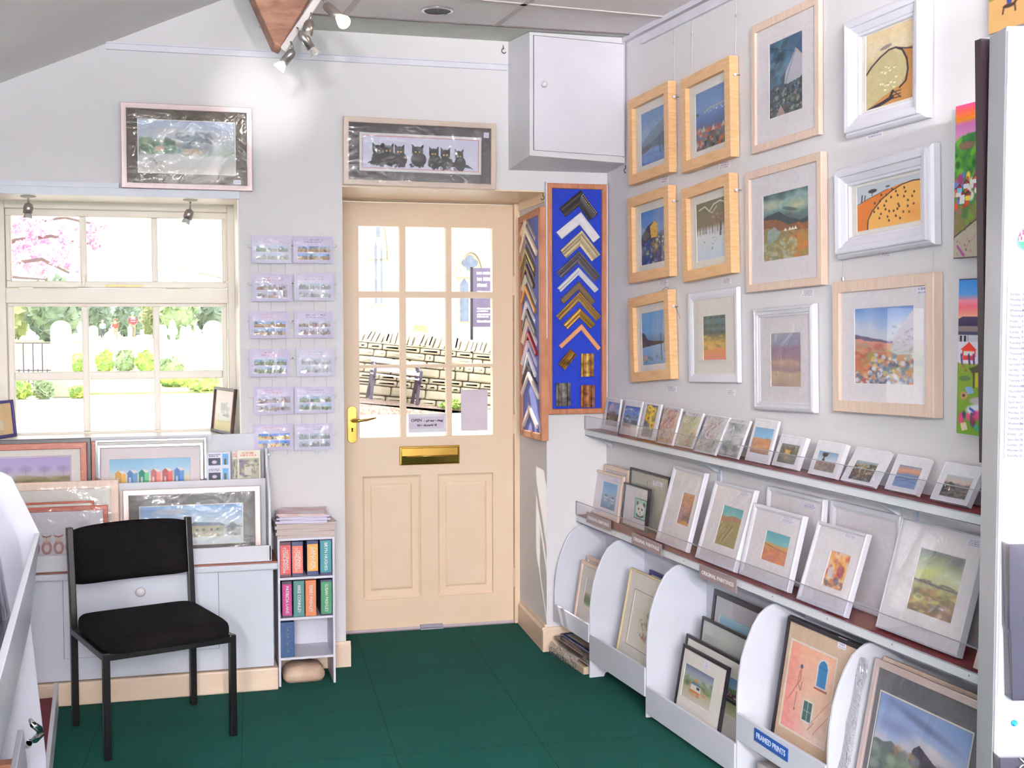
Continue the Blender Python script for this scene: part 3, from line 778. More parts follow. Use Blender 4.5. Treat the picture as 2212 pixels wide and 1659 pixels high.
def A_moor(s=7):
    c = Cv(108, 150, seed=s); c.grad([(0, (70, 96, 100)), (.15, (150, 176, 176)), (.3, (104, 134, 140)), (.5, (96, 96, 92)), (1, (150, 142, 110))], .25, 4)
    c.blob(.2, .16, .3, .1, (206, 204, 176), .7, 0, .8); c.blob(.75, .24, .35, .12, (212, 206, 160), .7, 0, .8); c.blob(.6, .27, .2, .03, (60, 82, 86), .6, .3)
    c.under([(0, .34), (.2, .30), (.36, .29), (.6, .40), (.8, .46), (1, .44)], (62, 76, 84), 1, .03); c.under([(0, .36), (.3, .4), (.6, .5), (1, .5)], (140, 92, 66), .95, .05)
    c.under([(0, .5), (.35, .56), (.6, .58), (1, .62)], (150, 134, 92), 1, .06); c.poly([(.1, .55), (.25, .5), (.4, .6), (.3, .7), (.08, .76)], (150, 172, 168), .9)
    c.blob(.78, .8, .3, .2, (186, 124, 66), .85, .4, .7); c.line([(.78, .5), (1, .7)], .04, (170, 96, 60)); c.line([(.6, .62), (.75, .7), (.6, .82)], .02, (110, 96, 60))
    for x in (.5, .6, .66, .72): c.poly([(x - .04, .585), (x, .54), (x + .04, .585)], (236, 232, 226))
    c.dabs(110, (0, .7, .75, 1), [(170, 176, 150), (196, 200, 190), (120, 140, 130), (190, 170, 120)], .04, .55); c.dabs(24, (.6, .65, 1, 1), [(206, 120, 66), (170, 140, 70)], .06, .5)
    return c.tex(.1, 14)
def A_flock(s=8):
    c = Cv(150, 106, (226, 168, 92), s); c.tex(.06, 6)
    c.under([(0, 0)], (190, 196, 206), 1, to=.42); c.under([(0, .42), (.2, .3), (.45, .2), (.7, .13), (1, .12)], (206, 118, 56), 1, 0)
    c.poly([(.17, 1), (.17, .75), (.3, .5), (.5, .28), (.68, .17), (.85, .13), (1.01, .15), (1.01, 1.01)], (228, 170, 96))
    c.line([(.17, 1.02), (.18, .78), (.25, .6), (.4, .38), (.56, .24), (.72, .15), (.88, .12), (1, .14)], .018, (64, 44, 46)); c.line([(0, .4), (.2, .3), (.5, .18)], .01, (90, 60, 50))
    c.blob(.26, .15, .08, .05, (62, 52, 62)); c.line([(.26, .15), (.25, .25)], .012, (60, 50, 50)); c.line([(.08, .35), (.09, .2)], .02, (62, 52, 62)); c.line([(.13, .32), (.14, .22)], .016, (70, 60, 62)); c.blob(.5, .12, .04, .025, (90, 80, 90))
    for i in range(34):
        k = i / 34 * 6.283 * 3; q = .35 * math.sqrt((i + 1) / 34); x, y = .60 + q * math.cos(k), .56 + q * 1.05 * math.sin(k)
        c.blob(x, y, .017, .028, (70, 48, 50)); c.blob(x - .006, y - .028, .007, .013, (70, 48, 50))
    c.blob(.88, .8, .2, .25, (214, 130, 60), .4, 0, .9)
    return c
def A_bay(s=9):
    c = Cv(60, 100, seed=s); c.grad([(0, (104, 160, 214)), (.4, (120, 168, 212)), (.58, (110, 140, 170)), (.64, (150, 180, 215)), (1, (120, 160, 205))], .12)
    c.poly([(0, .38), (.1, .38), (.25, .52), (.5, .56), (.9, .58), (.9, .62), (0, .66)], (80, 76, 70)); c.line([(.78, .45), (.8, .92)], .035, (70, 84, 90), .8); c.line([(.9, .5), (.9, .8)], .02, (80, 90, 96), .7)
    c.poly([(0, .8), (.3, .84), (.35, .9), (.0, .92)], (190, 160, 146), .9); c.dabs(20, (0, .85, 1, 1), [(90, 130, 150), (190, 170, 160)], .05, .6)
    return c
def A_wallbay(s=10):
    c = Cv(56, 92, seed=s); c.grad([(0, (70, 118, 120)), (.36, (60, 84, 90)), (.5, (130, 110, 60)), (.62, (206, 160, 80)), (.8, (206, 130, 80)), (1, (214, 122, 120))], .05)
    for i in range(5):
        for j in range(4): c.blob(.12 + .24 * j + .1 * (i % 2), .05 + .085 * i, .12, .04, [(56, 74, 84), (70, 110, 130), (48, 60, 70), (84, 96, 96)][(i + j * 2) % 4], .9, 0, .35)
    c.dabs(40, (0, .45, 1, .75), [(220, 180, 100), (180, 150, 80), (120, 110, 60)], .06, .5, 1.6, 0); return c
def A_heather(s=11):
    c = Cv(74, 124, seed=s); c.grad([(0, (156, 156, 176)), (.2, (150, 150, 180)), (.28, (150, 122, 150)), (.5, (160, 128, 142)), (.56, (196, 160, 140)), (.7, (160, 134, 146)), (.76, (200, 168, 140)), (1, (176, 150, 140))], .12, 2); return c.tex(.08, 4)
def A_edge(s=12):
    c = Cv(130, 165, seed=s); c.grad([(0, (110, 146, 206)), (.15, (150, 176, 220)), (.3, (196, 204, 226)), (.4, (206, 210, 226)), (1, (150, 90, 80))], .2, 3)
    c.under([(0, .34), (.3, .40), (.6, .44), (1, .44)], (110, 98, 130), 1, .02); c.under([(0, .40), (.5, .46), (1, .5)], (206, 140, 124), 1, .04); c.under([(0, .44), (.4, .55), (.7, .56)], (150, 150, 120), .5, .1)
    c.under([(0, .6), (.5, .58), (1, .6)], (190, 112, 84), .95, .05); c.poly([(.62, .56), (.7, .35), (.82, .22), (.92, .12), (1, .05), (1, .62), (.66, .62)], (196, 190, 206)); c.dabs(30, (.66, .2, 1, .6), [(150, 140, 160), (220, 214, 224), (176, 150, 160)], .04, .7, .5, 1.4)
    c.dabs(70, (0, .5, .5, .95), [(206, 110, 84), (170, 84, 70), (150, 150, 90), (220, 150, 110)], .05, .6, 1.8, -.2)
    c.dabs(170, (.3, .62, 1, 1), [(200, 206, 224), (150, 160, 186), (96, 106, 140), (226, 224, 230), (214, 180, 110), (80, 86, 110), (180, 130, 110)], .045, .9)
    c.dabs(60, (.0, .85, .6, 1), [(150, 160, 190), (90, 96, 120), (206, 150, 110), (224, 224, 232)], .04, .85)
    return c
def A_village_canvas(s=13):
    c = Cv(110, 230, seed=s); c.grad([(0, (214, 70, 140)), (.05, (230, 90, 70)), (.10, (246, 150, 40)), (.13, (214, 120, 190)), (.22, (226, 150, 200)), (.3, (90, 140, 50)), (1, (170, 156, 130))], .02)
    c.under([(0, .24), (.2, .20), (.4, .19), (1, .16)], (60, 128, 56), 1, .02); c.dabs(50, (0, .24, 1, .46), [(40, 100, 50), (120, 176, 60), (30, 84, 46), (90, 150, 50)], .08, .8); c.blob(.28, .27, .22, .03, (130, 100, 84))
    c.dabs(60, (0, .44, 1, .68), [(214, 74, 40), (236, 200, 80), (190, 60, 50), (96, 130, 200), (236, 226, 214), (150, 60, 110)], .07, 1, .8, 0)
    for i in range(22):
        x, y = c.r.rand(), .45 + .2 * c.r.rand(); c.poly([(x - .07, y), (x, y - .025), (x + .07, y)], [(204, 66, 36), (226, 110, 50), (170, 50, 40)][i % 3]); c.rect(x - .06, y, x + .06, y + .03, [(240, 214, 90), (230, 228, 236), (140, 190, 230), (214, 150, 90)][i % 4]); c.line([(x - .07, y), (x, y - .025), (x + .07, y)], .012, (30, 24, 40))
    c.under([(0, .72), (.5, .64), (1, .60)], (120, 116, 70), 1, .02); c.dabs(26, (0, .66, 1, .84), [(110, 150, 60), (150, 130, 50), (70, 110, 60), (140, 110, 100)], .09, .9, .6, 1.5)
    c.under([(0, .86), (.3, .80), (.6, .74), (1, .66)], (176, 166, 150), 1); c.line([(0, .86), (.3, .8), (.6, .74), (1, .66)], .02, (50, 46, 40)); c.dabs(46, (0, .76, 1, .98), [(60, 44, 70), (190, 60, 90), (110, 80, 120)], .015)
    c.line([(.3, .93), (.55, .84), (.8, .8)], .01, (190, 110, 130)); c.line([(.6, .88), (.75, .84)], .05, (240, 240, 240)); c.line([(.1, .92), (.25, .98)], .04, (150, 60, 130)); c.line([(.75, .94), (.85, .9)], .04, (70, 60, 120))
    c.blob(.9, 1, .35, .06, (60, 160, 200)); c.rect(0, .99, 1, 1, (50, 40, 50)); return c
def A_fair_canvas(s=14):
    c = Cv(100, 230, seed=s); c.grad([(0, (56, 130, 206)), (.1, (84, 150, 220)), (.14, (240, 150, 170)), (.18, (240, 110, 130)), (.245, (244, 170, 140)), (.5, (230, 226, 240)), (.56, (130, 156, 50)), (1, (96, 140, 40))], .0)
    c.rect(0, 0, 1, .008, (40, 30, 50)); c.poly([(0, .26), (.1, .245), (1, .245), (1, .305), (0, .305)], (60, 48, 84)); c.rect(0, .305, 1, .338, (140, 124, 126)); c.rect(0, .338, 1, .36, (70, 66, 96)); c.rect(0, .36, 1, .41, (206, 206, 216))
    for x in (.05, .16): c.rect(x, .365, x + .06, .41, (36, 34, 50))
    for x in (.27, .55, .8): c.line([(x, .36), (x, .41)], .015, (120, 116, 140))
    c.rect(0, .405, 1, .545, (232, 226, 240)); c.poly([(.08, .455), (.3, .405), (.5, .455)], (226, 56, 40)); c.rect(.12, .455, .48, .50, (230, 80, 60)); c.rect(.16, .465, .44, .49, (236, 230, 226)); c.rect(.14, .50, .46, .52, (214, 60, 50)); c.poly([(.55, .44), (.8, .40), (1.1, .44)], (60, 110, 196)); c.rect(.6, .44, 1, .52, (110, 140, 206))
    for x in (.1, .3, .42, .68): c.line([(x, .49), (x + .02, .54)], .05, (90, 60, 130))
    c.dabs(30, (0, .55, 1, .6), [(130, 84, 50), (150, 100, 60)], .03); c.poly([(.3, .575), (.5, .555), (1, .57), (1, .60), (.4, .60)], (70, 74, 50)); c.rect(.42, .60, .46, .70, (60, 56, 30)); c.rect(.48, .60, 1, .69, (206, 190, 50)); c.blob(.8, .66, .2, .05, (120, 80, 60)); c.blob(.2, .64, .18, .02, (84, 116, 70)); c.poly([(.2, .695), (.4, .69), (.45, .73), (.28, .74)], (140, 176, 220)); c.blob(.18, .75, .12, .03, (196, 150, 110)); c.blob(.18, .75, .05, .012, (60, 40, 40))
    c.blob(.6, .78, .3, .03, (190, 176, 186)); c.blob(.55, .84, .35, .045, (232, 232, 244)); c.line([(.35, .83), (.55, .86)], .04, (50, 80, 170)); c.dabs(16, (.0, .86, 1, .92), [(226, 70, 130), (120, 50, 60), (60, 60, 120)], .06, .9, 1.2); c.poly([(.1, .93), (.25, .92), (.3, .965), (.15, .98)], (226, 206, 176)); c.dabs(8, (.4, .93, .9, .98), [(40, 160, 160)], .04); return c
def A_donkeys(s=15):
    c = Cv(120, 150, seed=s); c.grad([(0, (170, 190, 220)), (.55, (206, 206, 216)), (.62, (140, 140, 60)), (.72, (190, 150, 90)), (1, (206, 160, 100))], .03); c.under([(0, .62), (1, .5)], (140, 136, 66), 1, .02, to=.75)
    c.under([(0, .72), (1, .58)], (206, 162, 104), 1)
    for x, y in ((.2, .8), (.55, .72), (.85, .66), (.62, .88), (.9, .84)):
        c.blob(x, y, .07, .022, (70, 44, 40)); c.line([(x - .05, y), (x - .06, y + .06)], .015, (70, 44, 40)); c.line([(x + .05, y), (x + .06, y + .06)], .015, (70, 44, 40)); c.line([(x + .05, y - .01), (x + .1, y - .06)], .025, (70, 44, 40)); c.blob(x, y - .04, .03, .03, [(200, 60, 110), (60, 70, 150)][int(x * 9) % 2])
    return c

def wallpic(corners, imgc, dp, **k):
    fr, W, H = fit_quad(WALL_R, corners, dp + .004)
    img = box_of(fr, imgc)
    return picture(fr, W, H, dp=dp, img=img, **k), fr, W, H
G1 = 'framed pictures hung on the right wall'
wallpic([(1353, 214.3), (1442, 179.6), (1446, 373.8), (1360, 398.2)], [(1375, 245.5), (1427, 226.5), (1430.3, 341.8), (1378.2, 356.7)], .034,
        name='framed_painting', label='pine-framed blue bay painting with two dark posts, beside the wall cupboard', prof='box', fw=.040, fm=PINEV, art=A_harbour(), group=G1)
wallpic([(1466.4, 168.2), (1572.2, 128), (1581.6, 343.1), (1474.5, 367.5)], [(1491.6, 202), (1554, 179), (1558, 308.7), (1496.2, 323.3)], .034,
        name='framed_painting', label='pine-framed painting of red-roofed harbour village under a blue sea', prof='box', fw=.040, fm=PINEV, art=A_village(), group=G1)
wallpic([(1617.4, 51.5), (1765.3, -1), (1772, 293), (1627, 328.2)], [(1654.9, 96.3), (1724.6, 67.8), (1730, 233.3), (1659.5, 254.4)], .014,
        name='framed_painting', label='tall limed-wood framed painting of a dark blue cliff, highest in its column', prof='flat', fw=.026, fm=LIME, mount_m=MOUNT2, art=A_cliff(), tagpos=(.035, .64, .06, .04), group=G1)
wallpic([(1814, 36.6), (1984, -16), (1991.7, 253.6), (1819.5, 295.7)], [(1850, 73), (1956, 34), (1958.6, 206.7), (1853.4, 235.4)], .040,
        name='framed_painting', label='white moulded frame with sheep in a round field and an open gate', prof='wide', fw=.060, fm=WHITEF, art=A_sheepfold(), glass=False, group=G1)
wallpic([(1352.4, 424.8), (1440.6, 406.3), (1448.2, 601), (1360, 607.3)], [(1374, 458.7), (1425.7, 447.8), (1429.7, 565.8), (1378.8, 569.3)], .034,
        name='framed_painting', label='pine-framed painting of a golden sea stack above dark rocks', prof='box', fw=.040, fm=PINEV, art=A_stack(), group=G1)
wallpic([(1467.7, 404.4), (1571.3, 381.4), (1583, 595.6), (1478, 602.4)], [(1493.5, 438.3), (1556, 428.3), (1561.3, 557.7), (1497.6, 559)], .034,
        name='framed_painting', label='pine-framed painting of bare trees over a snowy slope', prof='box', fw=.040, fm=PINEV, art=A_snow(), group=G1)
wallpic([(1605, 370), (1772, 333), (1776, 620), (1614.7, 627.4)], [(1641.8, 422), (1738, 405), (1741.7, 553.6), (1645, 561.7)], .022,
        name='framed_painting', label='limed-wood framed painting of white cottages below a dark moor', prof='flat', fw=.026, fm=LIME, mount_m=MOUNT2, art=A_moor(), group=G1)
wallpic([(1792.4, 360.8), (2000, 314.6), (2009.4, 538), (1800.5, 549.5)], [(1830.4, 400.3), (1967.3, 380), (1970.6, 479), (1834.4, 495.3)], .040,
        name='framed_painting', label='wide white moulded frame with dark flock of sheep on an orange hill', prof='wide', fw=.060, fm=WHITEF, art=A_flock(), glass=False, group=G1)
wallpic([(1353, 639), (1439.2, 634.4), (1452, 827), (1365.5, 817.2)], [(1374, 673.5), (1425.7, 674.3), (1433, 786.9), (1382.3, 785.5)], .034,
        name='framed_painting', label='pine-framed pale blue bay painting, lowest of the four pine frames', prof='box', fw=.040, fm=PINEV, art=A_bay(), group=G1)
wallpic([(1483.2, 628.2), (1589.8, 625.5), (1595.2, 827.6), (1489.4, 824.9)], [(1512.5, 682), (1562, 682), (1563.2, 778.7), (1516.5, 775.5)], .016,
        name='framed_painting', label='rounded white frame with a small painting of stone wall and orange field', prof='slim', fw=.030, fm=WHITEF, art=A_wallbay(), group=G1)
wallpic([(1621.5, 663), (1752, 661), (1757, 896), (1629.6, 882)], [(1655.4, 719.6), (1718.3, 720.4), (1724, 837), (1660, 833)], .022,
        name='wrapped_painting', label='cellophane-wrapped white frame with a misty mauve heather painting', prof='step', fw=.030, fm=WHITEF, mount_m=MOUNT2, art=A_heather(), wrap=1, tagpos=(.165, .43, .055, .035), group=G1)
wallpic([(1789.7, 605), (2018.9, 594.3), (2013.4, 908), (1806, 884)], [(1835.8, 664.8), (1962, 664.3), (1971, 834), (1845, 825)], .030,
        name='framed_painting', label='large limed-wood framed painting of a rocky edge over red moorland', prof='flat', fw=.034, fm=LIME, mount_m=MOUNT2, art=A_edge(), tagpos=(.385, .33, .07, .04), group=G1)

def canvas_print(x0, x1, y0, y1, art, label, W=.30):
    fr0 = WALL_R; a = fr0.loc(x0, y0, .024); b = fr0.loc(x1, y1, .024)
    fr = fr0.sub(min(a[0], b[0]) if True else 0, b[1], .024); H = a[1] - b[1]
    t = thing('canvas_print', label, 'picture', fr.M(), 'unframed canvas prints behind the white stand')
    obj('canvas_block', MB().box(0, W, 0, H, -.020, -.0005), mat('canvas_edge', (206, 186, 200), .7), t)
    art_obj('artwork', art, 0, 0, W, H, .0002, t)
canvas_print(2065, 2060, 230, 559, A_village_canvas(), 'bright canvas of a hillside village and beach under an orange sunset', .16)
canvas_print(2072, 2087, 603, 938, A_fair_canvas(), 'bright canvas of a red fair stall on a green below blue and pink sky', .14)
canvas_print(2139.6, 2139.6, -170, 73, A_donkeys(), 'canvas of beach donkeys, only its lower edge seen above the white stand', .36)

def wall_label(base, px0, py0, px1, py1, label, seed):
    fr, W, H = fit_quad(base, [(px0, py0), (px1, py0), (px1, py1), (px0, py1)], .0015)
    fr = Fr(fr.o, base.u, base.v)
    t = thing('price_card', label, 'card', fr.M(), 'price cards on the right wall')
    obj('card', MB().box(0, W, 0, H, -.0012, 0), PAPER, t)
    art_obj('printed_face', tag_canvas(seed, 36, 24, 3, (232, 226, 236)), 0, 0, W, H, .0002, t)
for i, (q, w) in enumerate([((1428, 380, 1444, 396), 'below the blue bay painting with posts'), ((1554, 350, 1576, 365), 'below the red-roofed village painting'), ((1872, 279, 1907, 299), 'below the round sheepfold picture'),
                            ((1424, 605, 1442, 617), 'below the golden sea stack painting'), ((1561, 601, 1578, 613), 'below the snowy slope painting'), ((1732, 626, 1758, 640), 'below the cottages and moor painting'),
                            ((1903, 542, 1929, 555), 'below the orange hill flock picture'), ((1440, 833, 1461, 845), 'below the lowest pine frame'), ((1570, 841, 1587, 853), 'below the small stone wall painting')]):
    wall_label(WALL_R, *q, 'small white price card on the wall ' + w, 40 + i)

# nylon cords and their clips
CORD = mat('nylon_cord', (200, 198, 206), .4)
for i, (x, ya, yb, lab) in enumerate([(1457, 62, 182, 'thin hanging cord above the blue bay painting with posts'), (1495, 45, 155, 'thin hanging cord above the red-roofed village painting'), (1590, 2, 125, 'thin hanging cord between village painting and cliff painting'),
                                      (1822, 551, 602, 'thin hanging cord left above the rocky edge painting'), (2016, 545, 594, 'thin hanging cord right above the rocky edge painting')]):
    a, b = WALL_R.loc(x, ya, .004), WALL_R.loc(x, yb, .004)
    p, q = WALL_R.at(a[0], a[1], .004), WALL_R.at(a[0], b[1], .004)
    t = thing('hanging_cord', lab, 'cord', Matrix.Translation(q), 'hanging cords on the right wall')
    obj('cord', MB().tube([(0, 0, 0), tuple(p - q)], .0008, 6), CORD, t)
    obj('cord_clip', MB().tube([(0, 0, p[2] - q[2] - .055), (0, 0, p[2] - q[2] - .045)], .003, 8) if ya < 100 else MB().tube([(0, 0, -.006), (0, 0, .004)], .005, 8), NICKEL, t)

for x, y, lab in ((1456.5, 209, 'right of the blue bay painting with posts'), (1588, 161, 'right of the red-roofed village painting'), (1455.5, 434, 'right of the golden sea stack painting'), (1591, 410, 'right of the snowy slope painting'), (1454.5, 662, 'right of the lowest pine frame')):
    a = WALL_R.loc(x, y, .02); t = thing('picture_clip', 'tiny white hanging clip on the cord ' + lab, 'clip', WALL_R.sub(a[0], a[1], .020).M(), 'white clips on the hanging cords')
    obj('clip_body', MB().lathe([(.002, -.006), (.006, -.003), (.006, .003), (.002, .006)], (0, 0, 0), (0, 1, 0), 12), WHITEF, t, smooth=True)
    obj('clip_pin', MB().tube([(0, 0, -.0195), (0, 0, 0)], .0015, 6), NICKEL, t)
a0_, a1_ = WALL_R.loc(1425, 636, .012), WALL_R.loc(1467, 690, .012)
pts = [tuple(WALL_R.at(a0_[0] + (a1_[0] - a0_[0]) * k / 10, a0_[1] + .004 + .030 * math.sin(math.pi * min(1, k / 7.0)) - (a0_[1] - a1_[1]) * (k / 10) ** 2.4, .008)) for k in range(11)]
obj('loose_wire', MB().tube(pts, .0010, 6), NICKEL, smooth=True, label='thin loose picture wire curling above the lowest pine frame', cat='wire')

# ------------------------------------------------------------------ pictures on the window wall
def A_landscape(s=21):
    c = Cv(150, 80, seed=s); c.grad([(0, (176, 194, 222)), (.35, (206, 206, 216)), (.6, (170, 186, 176)), (.75, (206, 206, 196)), (1, (206, 192, 184))], .15, 3)
    c.blob(.3, .2, .25, .1, (222, 206, 206), .6, 0, .9); c.dabs(60, (.02, .38, .2, .62), [(110, 140, 120), (80, 110, 90), (150, 170, 130)], .035, .6); c.dabs(40, (.27, .38, .38, .6), [(70, 104, 90), (90, 120, 96)], .03, .7)
    c.dabs(90, (.4, .25, .75, .6), [(110, 130, 150), (90, 104, 120), (140, 150, 160), (130, 120, 120)], .035, .5); c.poly([(.17, .5), (.27, .48), (.27, .58), (.18, .58)], (206, 170, 150)); c.poly([(.45, .55), (.6, .52), (.68, .6), (.5, .66)], (206, 176, 150), .8)
    c.under([(0, .66), (.3, .64), (.6, .68), (1, .66)], (214, 214, 216), .9, .06); c.dabs(10, (.12, .74, .26, .82), [(96, 100, 110)], .01); c.under([(0, .84), (1, .86)], (206, 190, 180), .6, .1, soft=.2); c.rect(0, 0, 1, 1, (230, 230, 240), .12); return c
def A_cats(s=22):
    c = Cv(230, 72, (206, 206, 230), s)
    for x, w, y in ((.13, .052, .42), (.22, .055, .42), (.315, .05, .44), (.47, .06, .42), (.61, .05, .46), (.71, .05, .48), (.83, .045, .5)):
        K = (32, 26, 34)
        c.blob(x, y + .02, w * .85, .17, K, 1, 0, .1); c.blob(x + .01, y + .26, w * 1.15, .24, K, 1, 0, .1)
        c.poly([(x - w * .8, y + .02), (x - w * .85, y - .22), (x - w * .1, y - .08)], K); c.poly([(x + w * .8, y + .02), (x + w * .85, y - .22), (x + w * .1, y - .08)], K)
        c.blob(x - w * .25, y + .03, .008, .03, (224, 180, 90)); c.blob(x + w * .28, y + .03, .008, .03, (224, 180, 90))
        c.dabs(10, (x - w, y + .42, x + w, y + .5), [K], .012)
    c.poly([(.04, .84), (.1, .72), (.14, .86)], (32, 26, 34)); c.poly([(.85, .86), (.9, .78), (.96, .92)], (32, 26, 34)); c.rect(.08, .66, .37, .84, (32, 26, 34)); c.rect(.56, .72, .87, .88, (32, 26, 34))
    return c
GREYM = mat('dark_grey_mount_card', (84, 76, 80), .75, scale=50, col2=(78, 70, 75)); OLIVEM = mat('olive_mount_card', (96, 84, 72), .75, scale=50)
fr, W, H = fit_quad(WALL_B, [(260, 222), (545, 231), (545, 413), (262, 405)], .03)
picture(fr, W, H, 'wrapped_painting', 'cellophane-wrapped landscape picture with brown mount, hung above the window', fw=.022, dp=.026, prof='flat', fm=mat('rose_silver_frame', (196, 176, 178), .35, metal=.2), img=box_of(fr, [(299, 258), (507, 265), (507, 376), (299, 371)]),
        art=A_landscape(), mount_m=OLIVEM, wrap=1, wraps=2.0, inner=(.004, PAPER, .004), tagpos=(W - .075, .026, .03, .018), seed=11)
fr, W, H = fit_quad(WALL_B, [(743, 252), (1072, 266), (1071, 408), (741, 399)], .03)
picture(fr, W, H, 'framed_print', 'wide framed print of seven black cats hung above the door', fw=.022, dp=.026, prof='flat', fm=mat('taupe_frame', (200, 180, 168), .4, metal=.1), img=box_of(fr, [(784, 292), (1034, 303), (1034, 370), (784, 361)]),
        art=A_cats(), mount_m=GREYM, wrap=1, inner=(.013, mat('white_inner_mount', (226, 222, 226), .7), .013), tagpos=(W - .052, H - .06, .022, .022), seed=12)
mb = MB()
fr2 = fr.sub(0, 0, 0); q = box_of(fr, [(784, 292), (1034, 303), (1034, 370), (784, 361)])
def ringm(mb, a0, b0, a1, b1, w, z0, z1):
    for (x0, x1, y0, y1) in ((a0 - w, a1 + w, b0 - w, b0), (a0 - w, a1 + w, b1, b1 + w), (a0 - w, a0, b0, b1), (a1, a1 + w, b0, b1)): mb.box(x0, x1, y0, y1, z0, z1)
    return mb
cats = [o for o in bpy.data.objects if o.get('label', '').startswith('wide framed print')][0]
obj('red_line', ringm(mb, *q, .0022, -.0088, -.0082), mat('red_line', (190, 84, 84), .6), cats)

# ------------------------------------------------------------------ boards of moulding samples
BLUEF = mat('blue_felt', (22, 52, 170), .95, scale=90, col2=(18, 44, 156), sheen=.2)
OAK = mat('reddish_oak', (178, 118, 84), .5, scale=12, stretch=(10, 1, 1), col2=(156, 96, 66))
def chevron(parent, fr, apex, L, R, wpx, prof, m, name='moulding_sample', thick=.012):
    A, l, r = fr.loc(*apex), fr.loc(*L), fr.loc(*R)
    s = np.linalg.norm(fr.loc(apex[0], apex[1] + wpx) - A)
    def perp(a, b):
        d = (b - a) / np.linalg.norm(b - a); p = np.array([d[1], -d[0]]); return p if p[1] < 0 else -p
    pl, pr = perp(l, A), perp(A, r)
    hb = pl + pr; hb /= np.linalg.norm(hb); ap = hb / max(.3, hb @ pl)
    rings = []
    for t, z in prof:
        rings.append([(*(l + pl * s * t), z * thick), (*(A + ap * s * t), z * thick), (*(r + pr * s * t), z * thick)])
    mb = MB(); n = len(rings); v = [p for g in rings for p in g]; f = []
    for i in range(n):
        j = (i + 1) % n
        for k in range(2): f.append((i * 3 + k, j * 3 + k, j * 3 + k + 1, i * 3 + k + 1))
    f.append(tuple(i * 3 for i in range(n))[::-1]); f.append(tuple(i * 3 + 2 for i in range(n)))
    mb.add(v, f)
    o = obj(name, mb, m, parent)
    return o
PF = [(0, 0), (0, .8), (.15, 1), (.85, 1), (1, .8), (1, 0)]
PS = [(0, 0), (0, 1), (.2, 1), (.3, .6), (.45, .55), (.6, .3), (.8, .35), (1, .2), (1, 0)]
PR = [(0, 0), (0, .5), (.15, .9), (.35, 1), (.6, .7), (.75, .45), (.9, .5), (1, .3), (1, 0)]
def sample_board(fr, W, H, fw, label, name='moulding_display_board'):
    t = thing(name, label, 'display board', fr.M(), 'boards of frame moulding samples')
    mb = MB(); mb.rect_loops(0, 0, W, H, [(0, -.022), (0, .008), (.002, .010), (fw - .003, .010), (fw, .006), (fw, -.002)]); obj('frame', mb, OAK, t)
    obj('felt_backing', MB().quad((fw, fw, 0), (W - fw, fw, 0), (W - fw, H - fw, 0), (fw, H - fw, 0)), BLUEF, t)
    return t
z7 = lambda x, y: (1050 + x / 3.6867, 380 + y / 3.6867)
z5 = lambda x, y: (1100 + x / 3.6867, 800 + y / 3.6867)
fr, W, H = fit_quad(WALL_B, [(1180.7, 395), (1310, 399), (1309, 892), (1182, 895.5)], .026)
b1 = sample_board(fr, W, H, .023, 'wide blue felt board of corner samples hung on the wall pier right of the door')
obj('side_lining', MB().box(-.004, 0, 0, H + .004, -.022, .008).box(W, W + .004, 0, H + .004, -.022, .008).box(-.004, W + .004, H, H + .004, -.022, .008), WHITEF, b1)
def mm(n, c, r=.35, me=0.0, c2=None): return mat(n, c, r, metal=me, col2=c2, scale=40)
S1 = [((752, 115), (578, 258), (885, 303), 24, PR, mm('black_ornate_moulding', (40, 34, 34), .3), .016),
      ((750, 290), (555, 450), (900, 488), 19, PF, mm('white_flat_moulding', (214, 208, 214), .5), .014),
      ((755, 435), (585, 595), (902, 628), 23, PS, mm('champagne_moulding', (176, 160, 130), .35, .4), .014),
      ((735, 600), (556, 768), (905, 800), 18, PS, mm('graphite_moulding', (66, 60, 66), .4), .014),
      ((735, 728), (565, 893), (893, 900), 12, PR, mm('silver_white_moulding', (206, 204, 212), .35), .012),
      ((738, 840), (585, 985), (865, 998), 13, PF, mm('dark_bronze_moulding', (96, 78, 56), .4, .3), .010),
      ((740, 925), (555, 1115), (910, 1120), 14, PS, mm('old_gold_moulding', (150, 116, 60), .3, .5), .012),
      ((742, 1050), (610, 1183), (865, 1178), 15, PR, mm('bright_gold_moulding', (186, 142, 66), .25, .6), .014),
      ((758, 1180), (578, 1350), (910, 1368), 9, PF, mm('copper_wood_moulding', (206, 140, 96), .5), .008)]
for a, l, r, w, pf, m, th in S1: chevron(b1, fr, z7(*a), z7(*l), z7(*r), w, pf, m, thick=th)
mb = MB(); aa, rr = fr.loc(*z7(762, 150)), fr.loc(*z7(872, 300))
for k in range(12):
    for dd in (0, .010):
        p = aa + (rr - aa) * k / 11.5 + np.array([-dd * .5, -dd * .7]); mb.box(p[0] - .0018, p[0] + .0018, p[1] - .0018, p[1] + .0018, .015, .0185)
obj('beading', mb, mm('pearl_beading', (206, 180, 160), .3), b1)
def block(parent, fr, c, hw, hh, rot, m, thick=.016):
    c = fr.loc(*c); mb = MB(); pr = [(-1, 0), (-1, .7), (-.8, 1), (-.55, .6), (-.2, .5), (.1, .85), (.35, .85), (.6, .4), (1, .3), (1, 0)]
    mb.solid([(x * hw, -hh, z * thick) for x, z in pr], [(x * hw, hh, z * thick) for x, z in pr])
    mb.T(Matrix.Translation((c[0], c[1], 0)) @ Matrix.Rotation(rot, 4, 'Z')); return obj('moulding_block', mb, m, parent)
block(b1, fr, z7(645, 1462), .020, .042, -.70, mm('burnished_gold_block', (176, 132, 60), .25, .6, (90, 60, 26)))
block(b1, fr, z7(804, 1506), .030, .050, 0, mm('pale_gold_block', (206, 164, 84), .22, .6, (120, 84, 40)))
